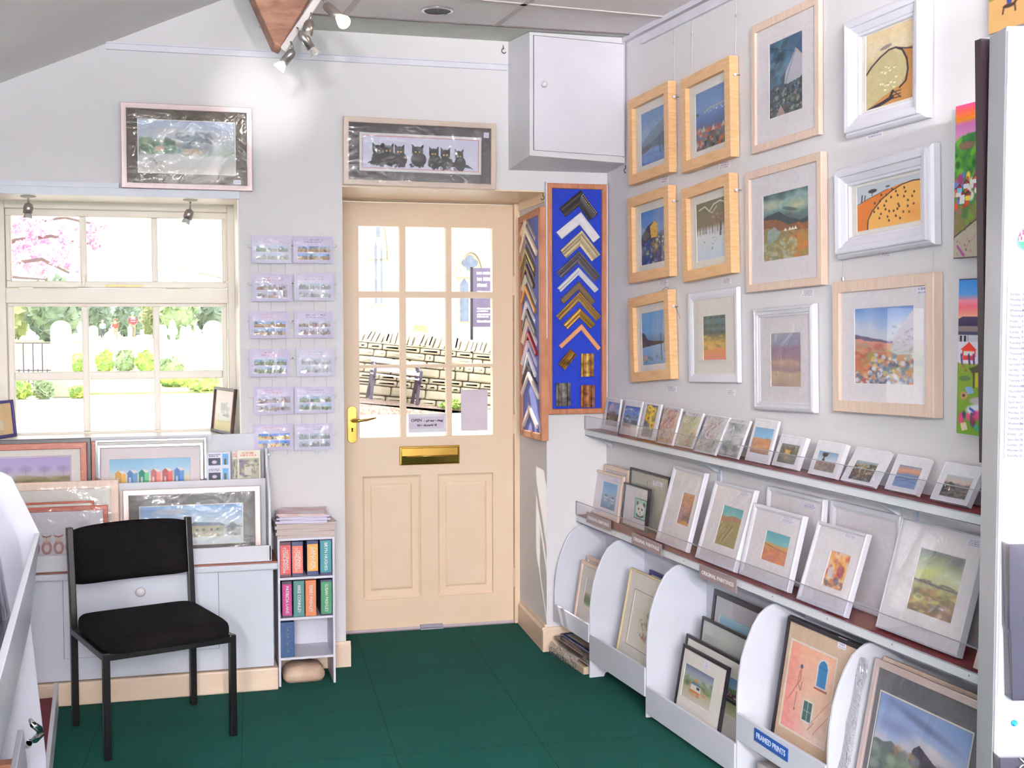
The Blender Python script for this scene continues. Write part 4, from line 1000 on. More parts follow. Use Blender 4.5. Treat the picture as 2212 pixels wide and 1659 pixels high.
block(b1, fr, z5(428, 192), .034, .050, 0, mm('silver_block', (140, 134, 130), .25, .6, (60, 54, 52)))
block(b1, fr, z5(622, 205), .032, .048, 0, mm('copper_block', (170, 112, 66), .25, .6, (84, 46, 24)))

REV = Fr((DX1B, YD, 0), (DX1 - DX1B, YF - YD, 0))
fr, W, H = fit_quad(REV, [(1122, 464.6), (1171.5, 452.7), (1178.7, 953), (1129.3, 941)], .026); W -= .022
b2 = sample_board(fr, W, H, .030, 'narrow blue felt board of small corner samples in the door recess')
S2 = [((325, 335), (266, 515), (395, 488), (214, 196, 170), .4), ((322, 400), (268, 630), (412, 595), (232, 214, 196), 0), ((322, 490), (282, 640), (395, 652), (160, 140, 130), .3), ((325, 570), (282, 720), (398, 740), (150, 130, 80), .5),
      ((325, 630), (288, 790), (392, 790), (140, 120, 66), .5), ((328, 705), (290, 850), (390, 868), (104, 70, 56), .2), ((325, 785), (292, 900), (402, 990), (196, 196, 176), .2), ((322, 865), (290, 1000), (402, 1068), (206, 150, 76), .4),
      ((330, 995), (296, 1140), (392, 1145), (236, 232, 236), 0), ((332, 1062), (298, 1200), (402, 1235), (110, 110, 116), .3), ((335, 1130), (292, 1320), (408, 1318), (226, 204, 186), 0), ((345, 1235), (300, 1400), (412, 1405), (160, 30, 40), 0),
      ((340, 1310), (290, 1490), (408, 1495), (222, 214, 226), 0), ((342, 1400), (302, 1560), (402, 1575), (226, 224, 232), 0), ((340, 1500), (296, 1640), (412, 1655), (70, 64, 66), 0), ((345, 1560), (290, 1720), (428, 1750), (232, 216, 206), 0)]
for i, (a, l, r, c, me) in enumerate(S2): chevron(b2, fr, z7(*a), z7(*l), z7(*r), 9 if i not in (1, 6, 10) else 12, PF if i % 2 else PS, mm('small_moulding_%s' % i, c, .4, me), thick=.010)
chevron(b2, fr, z5(168, 278), z5(118, 418), z5(232, 430), 11, PF, mm('small_moulding_cream', (226, 214, 204), .5), thick=.010)

# ------------------------------------------------------------------ wall cupboard and hooks
t = thing('wall_cupboard', 'white high wall cupboard in the corner above the moulding boards', 'cupboard', TR(0, 0, 0))
yc = 4.861; cx0, cx1, cz0 = 1.389, 1.802, 2.100
mb = MB(); a, b, c_, d = [on_y(*q, yc) for q in ((1151.7, 72), (1351, 95), (1350, 339), (1150, 327))]
hx0, hx1, hz0, hz1 = a[0], b[0] - .004, (c_[2] + d[2]) / 2, (a[2] + b[2]) / 2 - .004
mb.box(cx0 - .028, cx1, yc + .012, YF - .001, cz0 - .01, ZC)
mb.box(cx0, hx0, yc, yc + .012, cz0, ZC).box(hx1, cx1, yc, yc + .012, cz0, ZC).box(hx0, hx1, yc, yc + .012, cz0, hz0).box(hx0, hx1, yc, yc + .012, hz1, ZC)
mb = MB()
bk = [(1.352, YF, 2.075), (cx1, YF, 2.075), (cx1, YF, ZC), (1.352, YF, ZC)]; ft = [(cx0, yc, cz0 + .012), (cx1, yc, cz0 - .006), (cx1, yc, ZC), (cx0, yc, ZC)]
mb.add(bk + ft, [(0, 1, 5, 4), (1, 2, 6, 5), (3, 0, 4, 7), (2, 3, 7, 6)])
rim = lambda y: [(hx0, y, hz0 + .005), (hx1, y, hz0 - .008), (hx1, y, hz1 - .006), (hx0, y, hz1 + .008)]
mb.loops([ft, rim(yc), rim(yc + .012)], close_first=False, close_last=True)
obj('carcass', mb, WHITEF and mat('cupboard_paint', (212, 210, 216), .45, scale=5), t)
g = .003
fd = [(hx0 + g, hz0 + .005 + g * 2), (hx1 - g, hz0 - .008 + g * 2), (hx1 - g, hz1 - .006 - g), (hx0 + g, hz1 + .008 - g)]
dd = obj('door', MB().prism(fd, 1, yc - .004, yc + .010), mat('cupboard_door_paint', (214, 210, 222), .3, scale=5), t)
kx = on_y(1172, 184, yc)
obj('knob', MB().lathe([(.006, 0), (.006, .010), (.011, .016), (.012, .024), (.008, .030), (.002, .032)], (kx[0], yc - .004, kx[2]), (0, -1, 0), 20), mat('porcelain_white', (226, 220, 228), .12, coat=.6), dd, smooth=True)
def hook(px, py, y, label, s=1.0, flip=1):
    p = on_y(px, py, y - .003)
    t = thing('ceiling_hook', label, 'hook', Matrix.Translation(p), 'small metal hooks')
    pts = [(0, 0, .018 * s), (0, -.001, .006 * s)]
    for k in range(9):
        g = math.pi * .5 - math.pi * 1.35 * k / 8; pts.append((flip * (-.003 + .009 * s * math.cos(g)), -.002, -.003 * s + .009 * s * math.sin(g)))
    obj('wire_hook', MB().tube(pts, .0016, 8), mat('dark_steel', (70, 66, 68), .4, metal=.7), t, smooth=True)
hook(1087, 108, YF - .01, 'small dark hook at the end of the back picture rail beside the cupboard', 1.1, -1)
hook(1330, 373, YF - .01, 'small dark hook below the wall cupboard, left of a pair', .9)
p = WALL_R.loc(1351, 367); q = WALL_R.at(p[0], p[1], .01)
hook(1351, 367, q[1], 'small dark hook below the wall cupboard, beside the blue bay painting', 1.1, -1)
hook(1173, 426, YF - .01, 'small dark hook in the upper right corner of the door recess', .9)

# ------------------------------------------------------------------ long display shelves on the right wall
def px7(x, y): return (1100 + x / 3.6867, 1209 + y / 3.6867)
def px6(x, y): return (1612 + x / 3.6867, 850 + y / 3.6867)
def px8(x, y): return (1612 + x / 3.6867, 1209 + y / 3.6867)
def slab(mb, u0, u1, d0, d1, z0, z1):
    a = [wr(u0, d0, z0), wr(u1, d0, z0), wr(u1, d1, z0), wr(u0, d1, z0)]
    return mb.solid(a, [p + np.array([0, 0, z1 - z0]) for p in a])
def flip(mb):
    mb.f = [f[::-1] for f in mb.f]; return mb
Z1, Z2 = .967, .594
ULEN = 2.72
def shelf(name, label, z, depth, lip, th):
    t = thing(name, label, 'shelf', Matrix.Identity(4), 'long display shelves on the right wall')
    obj('shelf_board', flip(slab(MB(), .005, ULEN, .002, depth, z - th, z - .0015)), SHELFW, t)
    obj('shelf_top', flip(slab(MB(), .005, ULEN, .004, depth - .002, z - .0015, z)), MAROON, t)
    mb = MB(); flip(slab(mb, .005, ULEN, depth, depth + .003, z - .004, z + lip)); 
    obj('acrylic_lip', mb, ACRYL, t)
    mb = MB(); flip(slab(mb, .005, ULEN, depth - .0004, depth + .0034, z + lip - .0012, z + lip + .0006)); flip(slab(mb, .004, .0062, depth - .0004, depth + .0034, z, z + lip))
    obj('lip_edge', mb, mat('acrylic_edge', (150, 152, 160), .3), t)
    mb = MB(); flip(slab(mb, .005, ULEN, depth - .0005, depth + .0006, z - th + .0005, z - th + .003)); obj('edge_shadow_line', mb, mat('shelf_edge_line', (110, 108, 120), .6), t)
    if depth > .12:
        for k in range(9):
            p = wr(.12 + .3 * k, depth, z - th * .45); obj('screw', MB().lathe([(.003, 0), (.002, .0012)], p, WALL_R.n, 8), NICKEL, t)
    for u in ((.06, 1.0, 2.05) if depth < .12 else ()):
        mb = MB(); mb.solid([wr(u, .002, z - th - .045), wr(u + .012, .002, z - th - .045), wr(u + .012, .002, z - th), wr(u, .002, z - th)],
                            [wr(u, .012, z - th - .045), wr(u + .012, .012, z - th - .045), wr(u + .012, depth * .8, z - th), wr(u, depth * .8, z - th)])
        obj('bracket', mb, SHELFW, t)
    return t
shelf('display_shelf', 'upper long white shelf with a maroon top carrying small wrapped cards', Z1, .103, .058, .028)
shelf('display_shelf', 'lower long white shelf with a maroon top carrying mounted paintings', Z2, .143, .060, .030)
mb = MB()
for u in (1.02, 2.12): flip(slab(mb, u, u + .016, .0, .006, Z2, Z1 - .02))
for i, u in enumerate((1.02, 2.12)):
    t = thing('wall_bracket_strip', ['white upright bracket strip on the wall between the shelves, far one', 'white upright bracket strip on the wall between the shelves, near one'][i], 'bracket', Matrix.Identity(4))
    obj('strip', flip(slab(MB(), u, u + .016, .0005, .007, Z2 + .0, Z1 - .021)), mat('bracket_blue_white', (200, 206, 226), .4), t)

# ---- small cards on the upper shelf
def P_rocks(s, sky=(90, 130, 180), low=(150, 120, 96)):
    c = Cv(40, 60, seed=s); c.grad([(0, sky), (.45, (130, 160, 196)), (.5, (84, 74, 76)), (.75, (120, 96, 80)), (.8, (170, 160, 165)), (1, (176, 156, 150))], .12, 4); c.dabs(40, (0, .4, 1, .78), [(64, 56, 60), (160, 120, 84), (100, 84, 80), (190, 160, 120)], .06, .8); return c
def P_blue(s):
    c = Cv(40, 60, seed=s); c.grad([(0, (40, 80, 170)), (.4, (90, 130, 206)), (.6, (120, 150, 200)), (.7, (60, 80, 96)), (1, (180, 170, 170))], .1); c.dabs(16, (0, .1, 1, .35), [(210, 216, 230)], .06, .7); c.dabs(34, (.05, .38, .95, .8), [(40, 56, 70), (90, 120, 130), (190, 196, 200), (60, 70, 60)], .06, .8); return c
def P_sunflower(s):
    c = Cv(36, 76, seed=s); c.grad([(0, (60, 74, 130)), (.3, (180, 160, 50)), (.6, (70, 80, 110)), (1, (120, 130, 130))], .2)
    for x, y, q in ((.35, .42, .34), (.7, .18, .28), (.75, .62, .28), (.3, .1, .2)):
        c.dabs(22, (x - q * .7, y - q * .35, x + q * .7, y + q * .35), [(232, 196, 40), (240, 214, 70), (214, 170, 30)], .12, .95); c.blob(x, y, q * .34, q * .16, (130, 70, 36))
    c.dabs(26, (0, .7, 1, 1), [(70, 96, 60), (150, 160, 80), (60, 70, 110)], .07, .7, .5, 1.5); return c
def P_pastel(s, base, cols):
    c = Cv(40, 70, base, s); c.dabs(70, (0, 0, 1, 1), cols, .16, .5); c.dabs(20, (0, .6, 1, 1), [(150, 170, 120), (130, 156, 110)], .1, .5); return c
def P_field(s, a=(110, 160, 200), b=(196, 140, 100), h=.4):
    c = Cv(42, 66, seed=s); c.grad([(0, a), (h, tuple(min(255, x + 30) for x in a)), (h + .01, b), (.75, (186, 126, 80)), (1, (150, 110, 90))], .03); c.dabs(20, (0, h, 1, 1), [(206, 160, 110), (160, 110, 80), (206, 170, 140)], .09, .5, 1.8, 0); return c
def P_dark(s):
    c = Cv(44, 40, (96, 90, 76), s); c.tex(.2, 6); c.under([(0, 0)], (120, 124, 130), .8, to=.14); c.rect(.3, .3, .6, .5, (190, 150, 70)); c.dabs(10, (.3, .5, .7, .9), [(170, 130, 70), (70, 66, 60)], .06); return c
def P_tor(s):
    c = Cv(50, 46, seed=s); c.grad([(0, (120, 150, 190)), (.5, (196, 206, 220)), (.55, (150, 100, 84)), (1, (110, 96, 80))], .1); c.poly([(.2, .08), (.5, .05), (.48, .22), (.36, .3), (.44, .55), (.22, .55), (.3, .3), (.2, .2)], (60, 50, 54)); c.dabs(40, (0, .6, 1, 1), [(150, 134, 110), (80, 70, 60), (120, 104, 90)], .07, .8); return c
def P_town(s):
    c = Cv(50, 46, seed=s); c.grad([(0, (160, 180, 200)), (.3, (120, 110, 90)), (.6, (96, 80, 66)), (1, (80, 84, 90))], .1); c.dabs(60, (0, .15, 1, .6), [(90, 74, 56), (170, 140, 90), (60, 60, 56), (200, 190, 170)], .06, .8); c.dabs(30, (0, .6, 1, 1), [(160, 160, 156), (60, 66, 84), (170, 130, 80)], .05, .8); return c
def P_sunset(s):
    c = Cv(54, 46, seed=s); c.grad([(0, (110, 130, 170)), (.22, (214, 150, 110)), (.35, (176, 130, 130)), (.42, (96, 126, 176)), (1, (120, 140, 186))], .12, 3); c.line([(0, .62), (.3, .55), (.6, .6), (1, .52)], .03, (64, 84, 116)); c.line([(.1, .72), (.5, .66), (1, .74)], .025, (74, 96, 136)); return c
def P_dusk(s):
    c = Cv(54, 46, seed=s); c.grad([(0, (176, 190, 196)), (.3, (206, 180, 170)), (.42, (110, 96, 96)), (1, (96, 88, 84))], .14, 3); c.poly([(0, .5), (.25, .3), (.4, .38), (.5, .55), (0, .9)], (56, 58, 58)); c.dabs(40, (0, .6, 1, 1), [(130, 116, 106), (70, 70, 64), (150, 130, 116)], .05, .7, 1.6, 0); return c
def card(BL, BRp, TL, img, art, label, z=Z1, wrap=1, dp=.010, wraps=1.0, seed=1, name='greetings_card', cat='card', group='small cards on the upper shelf', **k):
    fr, W, H = lean_frame(BL, BRp, TL, z, dp=dp)
    W *= .95
    im = box_of(fr, img)
    im = (max(im[0], .001), max(im[1], .001), min(im[2], W - .001), min(im[3], H - .001))
    return picture(fr, W, H, name, label, cat, fw=0.0, dp=dp, fm=PAPER, art=art, img=im, mount_m=PAPER, wrap=wrap, wraps=wraps, seed=seed, group=group, glass=False, **k)
card((1300.2, 927.5), (1332.7, 937.5), (1318.3, 858.3), [(1319, 868), (1349, 873), (1334, 925), (1304, 914)], P_rocks(31), 'card of brown rocks by a blue-grey shore, leftmost on the upper shelf', wraps=.5)
card((1336.5, 937.5), (1373.4, 944.6), (1352.3, 863.7), [(1353.6, 876), (1384, 881), (1373, 929), (1342.8, 917)], P_blue(32), 'card of dark trees under a deep blue sky, beside the sunflower card', wraps=.5)
card((1377.2, 946.5), (1413.3, 954.6), (1393.5, 870), [(1399.7, 873.8), (1423, 878), (1406, 947), (1384.8, 938.9)], P_sunflower(33), 'tall card of yellow sunflowers on the upper shelf', wraps=.5)
card((1416, 956.8), (1452.6, 962.7), (1436.3, 878.7), [(1437, 884), (1476, 888), (1453, 958), (1418, 950)], P_pastel(34, (222, 196, 186), [(226, 150, 140), (214, 120, 110), (230, 190, 150), (206, 206, 190)]), 'wrapped pale pink and red blossom card right of the sunflowers', wrap=2, wraps=1.4, seed=21)
card((1449.9, 962.7), (1494.7, 975), (1478.4, 888.2), [(1480, 898), (1520, 902), (1494, 968), (1455, 956)], P_pastel(35, (214, 206, 170), [(226, 190, 120), (210, 140, 130), (180, 196, 130), (236, 220, 190)]), 'wrapped card of cream and yellow flowers with a glossy sleeve', wrap=2, wraps=1.5, seed=22)
card((1497.4, 976.3), (1544.8, 987.2), (1530, 897.6), [(1532, 906), (1570, 912), (1542, 980), (1503, 968)], P_pastel(36, (216, 214, 220), [(196, 196, 204), (236, 236, 240), (176, 170, 180), (226, 200, 190)]), 'wrapped pale grey card hidden by strong glare, left of a similar one', wrap=2, wraps=2.2, seed=23)
card((1547.5, 984.4), (1593.7, 995.3), (1576, 904.4), [(1580, 912), (1620, 920), (1590, 990), (1553, 978)], P_pastel(37, (210, 210, 216), [(150, 160, 170), (236, 236, 240), (120, 130, 120), (90, 96, 130)]), 'wrapped pale card with glare and dark blue edge, right of a similar one', wrap=2, wraps=2.2, seed=24)
card((1608.6, 995.3), (1660, 1008.9), (1634.3, 904.4), [(1634.3, 923.4), (1673.7, 927.5), (1656, 987.2), (1619.4, 970.9)], P_field(38), 'tall wrapped card of an orange field under a blue sky', wraps=1.2, seed=25)
card((1666.2, 1008), (1722, 1020), (1690, 940.9), [(1691.2, 957), (1728.6, 964.5), (1713.7, 1003.3), (1677, 996.5)], P_dark(39), 'small square-mounted card with a dark olive picture and gold patch', wraps=.6, dp=.016)
card((1744.4, 1026.3), (1806, 1040), (1769.3, 954.4), [(1771.5, 973.4), (1814, 981.6), (1797, 1022.2), (1758, 1012.7)], P_tor(40), 'small mounted card of a dark rock stack on moorland', wraps=.6, dp=.016)
card((1814.9, 1043), (1888, 1059), (1853.4, 970.7), [(1853.4, 993.8), (1899, 1002.4), (1876.5, 1042.6), (1831.7, 1032.3)], P_town(41), 'small mounted card of an old town above water', wraps=.6, dp=.016)
card((1909.8, 1061), (1981, 1079), (1943, 985.6), [(1945.6, 1004), (1994.5, 1012.7), (1971.4, 1058.3), (1926.6, 1046.7)], P_sunset(42), 'small mounted card of an orange sunset over blue hills', wraps=.6, dp=.016)
card((2008, 1083.3), (2092, 1104), (2043.3, 1003.3), [(2049.3, 1023.6), (2101.6, 1037.2), (2082.6, 1081), (2028.4, 1067)], P_dusk(43), 'small mounted card of a dark hill at dusk beside the white stand', wraps=.6, dp=.016)
card((2107, 1112), (2180, 1132), (2140, 1025), [(2150, 1045), (2195, 1056), (2172, 1110), (2128, 1095)], P_tor(44), 'white card edge just showing behind the white stand, end of upper shelf', wrap=0, dp=.012)

# ---- pictures on the lower shelf
def Q_birds(s):
    c = Cv(50, 72, seed=s); c.grad([(0, (104, 160, 214)), (.4, (150, 186, 220)), (.55, (150, 166, 190)), (1, (110, 140, 176))], .05)
    for x, y in ((.3, .55), (.75, .58)): c.blob(x, y, .17, .08, (214, 214, 220)); c.blob(x, y - .04, .14, .05, (96, 96, 104), .9); c.blob(x, y + .14, .13, .05, (206, 210, 220), .8)
    c.line([(.5, .8), (.55, .88), (.62, .8)], .04, (200, 206, 220), .8); return c
def Q_panda(s):
    c = Cv(50, 66, (150, 214, 200), s); K = (44, 40, 46)
    for r in ((0, 0, 1, .045), (0, .955, 1, 1), (0, 0, .06, 1), (.94, 0, 1, 1)): c.rect(*r, (56, 66, 70))
    c.blob(.24, .25, .11, .12, K); c.blob(.76, .25, .11, .12, K); c.blob(.5, .8, .34, .12, K); c.blob(.5, .52, .34, .32, (236, 234, 236), 1, 0, .1)
    c.blob(.37, .5, .075, .07, K, 1, .5); c.blob(.63, .5, .075, .07, K, 1, -.5); c.blob(.5, .66, .05, .03, K); c.line([(.42, .72), (.5, .75), (.58, .72)], .02, K); return c
def Q_orange(s):
    c = Cv(44, 86, seed=s); c.grad([(0, (186, 120, 60)), (.5, (150, 96, 90)), (.8, (120, 90, 110)), (1, (206, 140, 50))], .3); c.dabs(80, (0, 0, 1, 1), [(226, 150, 50), (110, 70, 90), (196, 110, 60), (90, 60, 70), (206, 170, 130)], .09, .6, .4, 1.4); return c
def Q_hill(s):
    c = Cv(52, 96, seed=s); c.grad([(0, (84, 164, 176)), (.22, (120, 190, 190)), (.3, (176, 130, 96)), (.5, (140, 130, 80)), (1, (110, 104, 70))], .05); c.under([(0, .36), (.5, .22), (1, .24)], (170, 120, 90), 1, .05); c.under([(0, .45), (.5, .36), (1, .3)], (150, 140, 84), 1, .05)
    for i in range(9): x = c.r.rand(); c.line([(x, .4 + .2 * c.r.rand()), (x - .3, .9)], .06, [(176, 160, 100), (110, 110, 66), (196, 176, 130), (130, 90, 70)][i % 4], .6)
    return c
def Q_desert(s):
    c = Cv(64, 80, seed=s); c.grad([(0, (70, 160, 176)), (.36, (130, 190, 190)), (.42, (206, 156, 80)), (.6, (206, 120, 70)), (.8, (190, 120, 90)), (1, (206, 120, 60))], .08, 3); c.line([(0, .44), (.3, .48), (.5, .52), (1, .56)], .03, (110, 80, 56)); c.dabs(26, (0, .6, 1, 1), [(226, 130, 60), (180, 110, 100), (220, 160, 90)], .1, .5, 1.6, 0); return c
def Q_flowers(s):
    c = Cv(60, 84, (224, 190, 140), s); c.dabs(70, (0, 0, 1, .7), [(232, 150, 50), (214, 96, 40), (240, 190, 90), (150, 50, 50), (226, 210, 200)], .15, .6); c.blob(.7, .5, .2, .2, (140, 36, 46), .8); c.blob(.6, .8, .16, .14, (84, 70, 120), .8); c.blob(.25, .6, .18, .2, (220, 216, 226), .8); c.dabs(24, (0, .8, 1, 1), [(206, 130, 70), (110, 80, 90)], .1, .6); return c
def Q_yellow(s):
    c = Cv(96, 130, seed=s); c.grad([(0, (120, 124, 130)), (.15, (150, 160, 130)), (.35, (200, 206, 170)), (.48, (196, 196, 150)), (.5, (116, 106, 100)), (.56, (176, 170, 120)), (.7, (150, 144, 96)), (.85, (150, 120, 96)), (1, (130, 96, 60))], .12, 3)
    c.blob(.3, .35, .4, .12, (206, 212, 90), .6, -.4, .9); c.blob(.85, .1, .3, .15, (104, 108, 120), .6, 0, .9); c.line([(0, .50), (.5, .53), (1, .54)], .03, (96, 90, 96)); c.poly([(.42, .72), (.75, .76), (.8, .86), (.45, .84)], (206, 176, 190)); c.line([(.45, .78), (.8, .82)], .02, (110, 90, 100))
    c.dabs(50, (0, .6, 1, .98), [(206, 200, 110), (120, 106, 70), (176, 130, 90), (96, 96, 96)], .06, .5, 2, 0); return c
GP = 'mounted paintings on the lower shelf'
def stand_pic(BL, BRp, TL, img, art, label, name='wrapped_painting', dp=.018, fw=.004, back=0.0, z=Z2, prof='flat', fm=None, mount_m=None, wrap=1, wraps=1.4, H=None, tagf=None, seed=1, room=.012, **k):
    if back:      # stands behind another picture: placed by its upper corners
        lean = .06; v = np.array([0, 0, 1.0]) * math.cos(lean) - WALL_R.n * math.sin(lean)
        f0 = Fr(WALL_R.at(0, z + .002 + dp * math.sin(lean), .040), WU, v); a, b = f0.loc(*TL), f0.loc(*BRp); W = b[0] - a[0]; H = a[1]; fr = Fr(f0.at(a[0], 0), WU, v)
    else:
        fr, W, H0 = lean_frame(BL, BRp, TL, z, dp=dp, room=room); H = H or H0
    im = box_of(fr, img) if img else None
    tp = None
    if tagf: tp = (W * tagf[0], H * tagf[1], W * tagf[2], H * tagf[3])
    return picture(fr, W, H, name, label, fw=fw, dp=dp, prof=prof, fm=fm or PAPER, art=art, img=im, mount_m=mount_m or MOUNT2, wrap=wrap, wraps=wraps, seed=seed, group=GP, tagpos=tp, **k)
# back row
stand_pic((1282, 1108), (1357.7, 1014.3), (1304.8, 1002), None, None, 'limed frame standing behind the seabird picture at the shelf end', name='framed_picture', fm=LIME, fw=.018, wrap=0, back=.030, dp=.012)
stand_pic((1272.2, 1107.9), (1332, 1130), (1296.7, 1013), [(1304, 1039.2), (1333.8, 1049.5), (1321, 1103.3), (1289.9, 1092.4)], Q_birds(51), 'limed frame with two white seabirds on blue, far end of lower shelf', name='framed_picture', fm=LIME, fw=.012, wrap=0, dp=.012, room=.032, tagf=(.62, .84, .25, .08))
stand_pic((1350, 1140), (1445.8, 1030.6), (1360.4, 1008.9), None, None, 'tall black frame in cellophane standing behind the panda picture', name='framed_picture', fm=BLACKF, fw=.010, back=.058, dp=.012, seed=31, mount_m=mat('stone_mount', (190, 186, 172), .8), tagf=(.6, .80, .24, .08))
stand_pic((1338.7, 1132.3), (1392, 1148), (1357.7 + 3, 1041.4), [(1371, 1076), (1397, 1082.6), (1386.2, 1124), (1360, 1117.4)], Q_panda(52), 'black wrapped frame with a panda face on turquoise', name='framed_picture', fm=BLACKF, fw=.007, dp=.014, room=.036, wraps=1.6, seed=32)
stand_pic((1414.6, 1170.2), (1481, 1193), (1460.8, 1007.5), [(1470.3, 1063), (1496.6, 1068.5), (1481, 1137.7), (1459.4, 1128.2)], Q_orange(53), 'tall white wrapped painting of a purple and orange abstract wood', fw=.015, fm=WHITEF, prof='slim', seed=33)
stand_pic((1500, 1206.9), (1584, 1234), (1544.8, 1040), [(1559.8, 1091.6), (1604, 1101), (1578.8, 1183.8), (1538, 1171.6)], Q_hill(54), 'white wrapped painting of a green-brown hillside under turquoise sky', fw=.014, fm=WHITEF, prof='slim', seed=34, tagf=(.62, .90, .25, .055))
stand_pic((1605, 1243), (1778.8, 1077.8), (1656.8, 1049.4), None, None, 'white wrapped frame standing behind the desert painting', fw=.016, fm=WHITEF, prof='slim', seed=35, back=.034, tagf=(.64, .86, .22, .06))
stand_pic((1594.2, 1242), (1700, 1281), (1636.4, 1088), [(1652.7, 1145.7), (1703.7, 1159.2), (1687.4, 1222.2), (1637.8, 1205.9)], Q_desert(55), 'white wrapped painting of orange dunes under a turquoise sky', fw=.016, fm=WHITEF, prof='slim', room=.04, seed=36, tagf=(.58, .85, .24, .08))
stand_pic((1738, 1302), (1944.3, 1117.2), (1793.7, 1079.2), None, None, 'large glossy wrapped white frame standing behind the orange flower painting', fw=.022, fm=WHITEF, prof='slim', seed=37, back=.036, wraps=2)
stand_pic((1717.8, 1297), (1822, 1338), (1769.3, 1128), [(1791.6, 1189), (1832.2, 1198.6), (1812.7, 1274.5), (1768.8, 1262.3)], Q_flowers(56), 'white wrapped painting of orange and crimson flowers with glare', fw=.012, fm=WHITEF, prof='slim', room=.045, seed=38, wrap=1, wraps=2.4, tagf=(.56, .90, .25, .045))
stand_pic((1890, 1358), (2064, 1428), (1960.6, 1121.2), [(1983.6, 1181), (2079.9, 1208), (2046, 1346), (1952.4, 1310.7)], Q_yellow(57), 'largest mounted painting on the lower shelf, yellow-grey landscape', fw=.004, fm=mat('bevelled_board', (206, 208, 216), .6), dp=.022, seed=39, wraps=.6, tagf=(.80, .90, .18, .06))
stand_pic((2086.7, 1449), (2180, 1490), (2125, 1300), None, None, 'beige frame edge at the end of the lower shelf behind the white stand', name='framed_picture', fm=LIME, fw=.02, wrap=0)

# ---- signs on the front of the lower shelf
SIGNM = mat('mauve_grey_sign', (150, 130, 134), .35, scale=20); SIGNW = mat('sign_white_letter', (232, 226, 230), .6)
SF = Fr(WALL_R.at(0, 0, .1495), WU)
def plate(corners, text, m, lm, label, size, group=None, base=SF, name='shelf_sign', sx=1.0):
    fr, W, H = fit_quad(base, corners, .003)
    t = thing(name, label, 'sign', fr.M(), group)
    obj('sign_plate', MB().box(0, W, 0, H, -.0025, 0), m, t, bev=.0005)
    size = min(size, H * .62)
    lo = lettering(text, size, Matrix.Translation((W / 2, H / 2, .0005)), lm, t, sx=sx, bold=.0003)
    w_ = max(v.co.x for v in lo.data.vertices) - min(v.co.x for v in lo.data.vertices)
    for v in lo.data.vertices: v.co.x *= W * .86 / w_
    return t, W, H
plate([(1266, 1106), (1319.7, 1124), (1318.3, 1148.6), (1266.8, 1126.8)], 'ORIGINAL PAINTINGS', SIGNM, SIGNW, 'mauve shelf sign reading ORIGINAL PAINTINGS below the seabird picture', .019, 'original paintings signs on the lower shelf', sx=.95)
plate([(1363.6, 1151.8), (1430.4, 1173.8), (1426.8, 1198.2), (1365.3, 1176.5)], 'ORIGINAL PAINTINGS', SIGNM, SIGNW, 'mauve shelf sign reading ORIGINAL PAINTINGS below the panda picture', .019, 'original paintings signs on the lower shelf', sx=.95)
plate([(1510, 1220.4), (1591.5, 1252.4), (1589.6, 1279), (1511, 1249.7)], 'ORIGINAL PAINTINGS', SIGNM, SIGNW, 'mauve shelf sign reading ORIGINAL PAINTINGS, nearest of the three', .019, 'original paintings signs on the lower shelf', sx=.95)

# ------------------------------------------------------------------ print browsers under the shelves
UB = [.012, .409, .937, 1.591, 2.086, 2.62]
BZ = [(.141, .214), (.075, .181), (.019, .118), (.136, .221), (.03, .13)]
def profile(z0, foot=True):
    P = [(.004, .553), (.112, .553), (.132, .550), (.150, .541), (.176, .522), (.200, .484), (.222, .435), (.238, .385), (.247, .33), (.252, .27)]
    return P + ([(.252, 0), (.190, 0), (.185, .012), (.172, .022), (.06, .022), (.05, 0), (.004, 0)] if foot else [(.252, z0), (.004, z0)])
BINM = mat('white_bin_laminate', (208, 209, 222), .3, scale=4)
BLAB = ['far white print browser bin against the pier beside the door', 'white print browser bin with a gold-framed sketch, second from the door', 'white print browser bin holding black-framed pictures',
        'white print browser bin with the framed prints sign', 'nearest white print browser bin, holding a grey-mounted mountain picture']
for i in range(5):
    u0, u1 = UB[i], UB[i + 1]; z0, z1 = BZ[i]
    t = thing('print_browser', BLAB[i], 'display bin', Matrix.Identity(4), 'print browser bins under the shelves')
    def panel(u, foot):
        pts = profile(z0 - .005, foot); a = [WALL_R.at(u, z, d) for d, z in pts]; b = [WALL_R.at(u + .010, z, d) for d, z in pts]
        return flip(MB().solid(a, b))
    obj('side_panel', flip(panel(u0, i in (1, 2, 3))), BINM, t, bev=.0015)
    if i in (1,):
        pass
    u0i = u0 + .0105
    obj('front_board', flip(slab(MB(), u0i, u1 - .0005, .246, .256, z0, z1)), BINM, t, bev=.0012)
    obj('base_board', flip(slab(MB(), u0i, u1 - .0005, .03, .2455, z0 + .004, z0 + .014)), BINM, t)
    obj('back_board', flip(slab(MB(), u0i, u1 - .0005, .004, .012, z0 + .015, .540)), BINM, t)
tb = [o for o in bpy.data.objects if o.get('label') == BLAB[3]][0]
# framed prints sign
FF = Fr(WALL_R.at(0, 0, .2562), WU)
plate([(1629.6, 1573.8), (1701.5, 1615.9), (1701, 1645.7), (1628.3, 1599.6)], 'FRAMED PRINTS', mat('blue_sign', (44, 84, 160), .35), mat('pale_letter', (206, 220, 244), .6), 'blue sign reading FRAMED PRINTS on a white bin front', .030, base=FF, name='bin_sign')

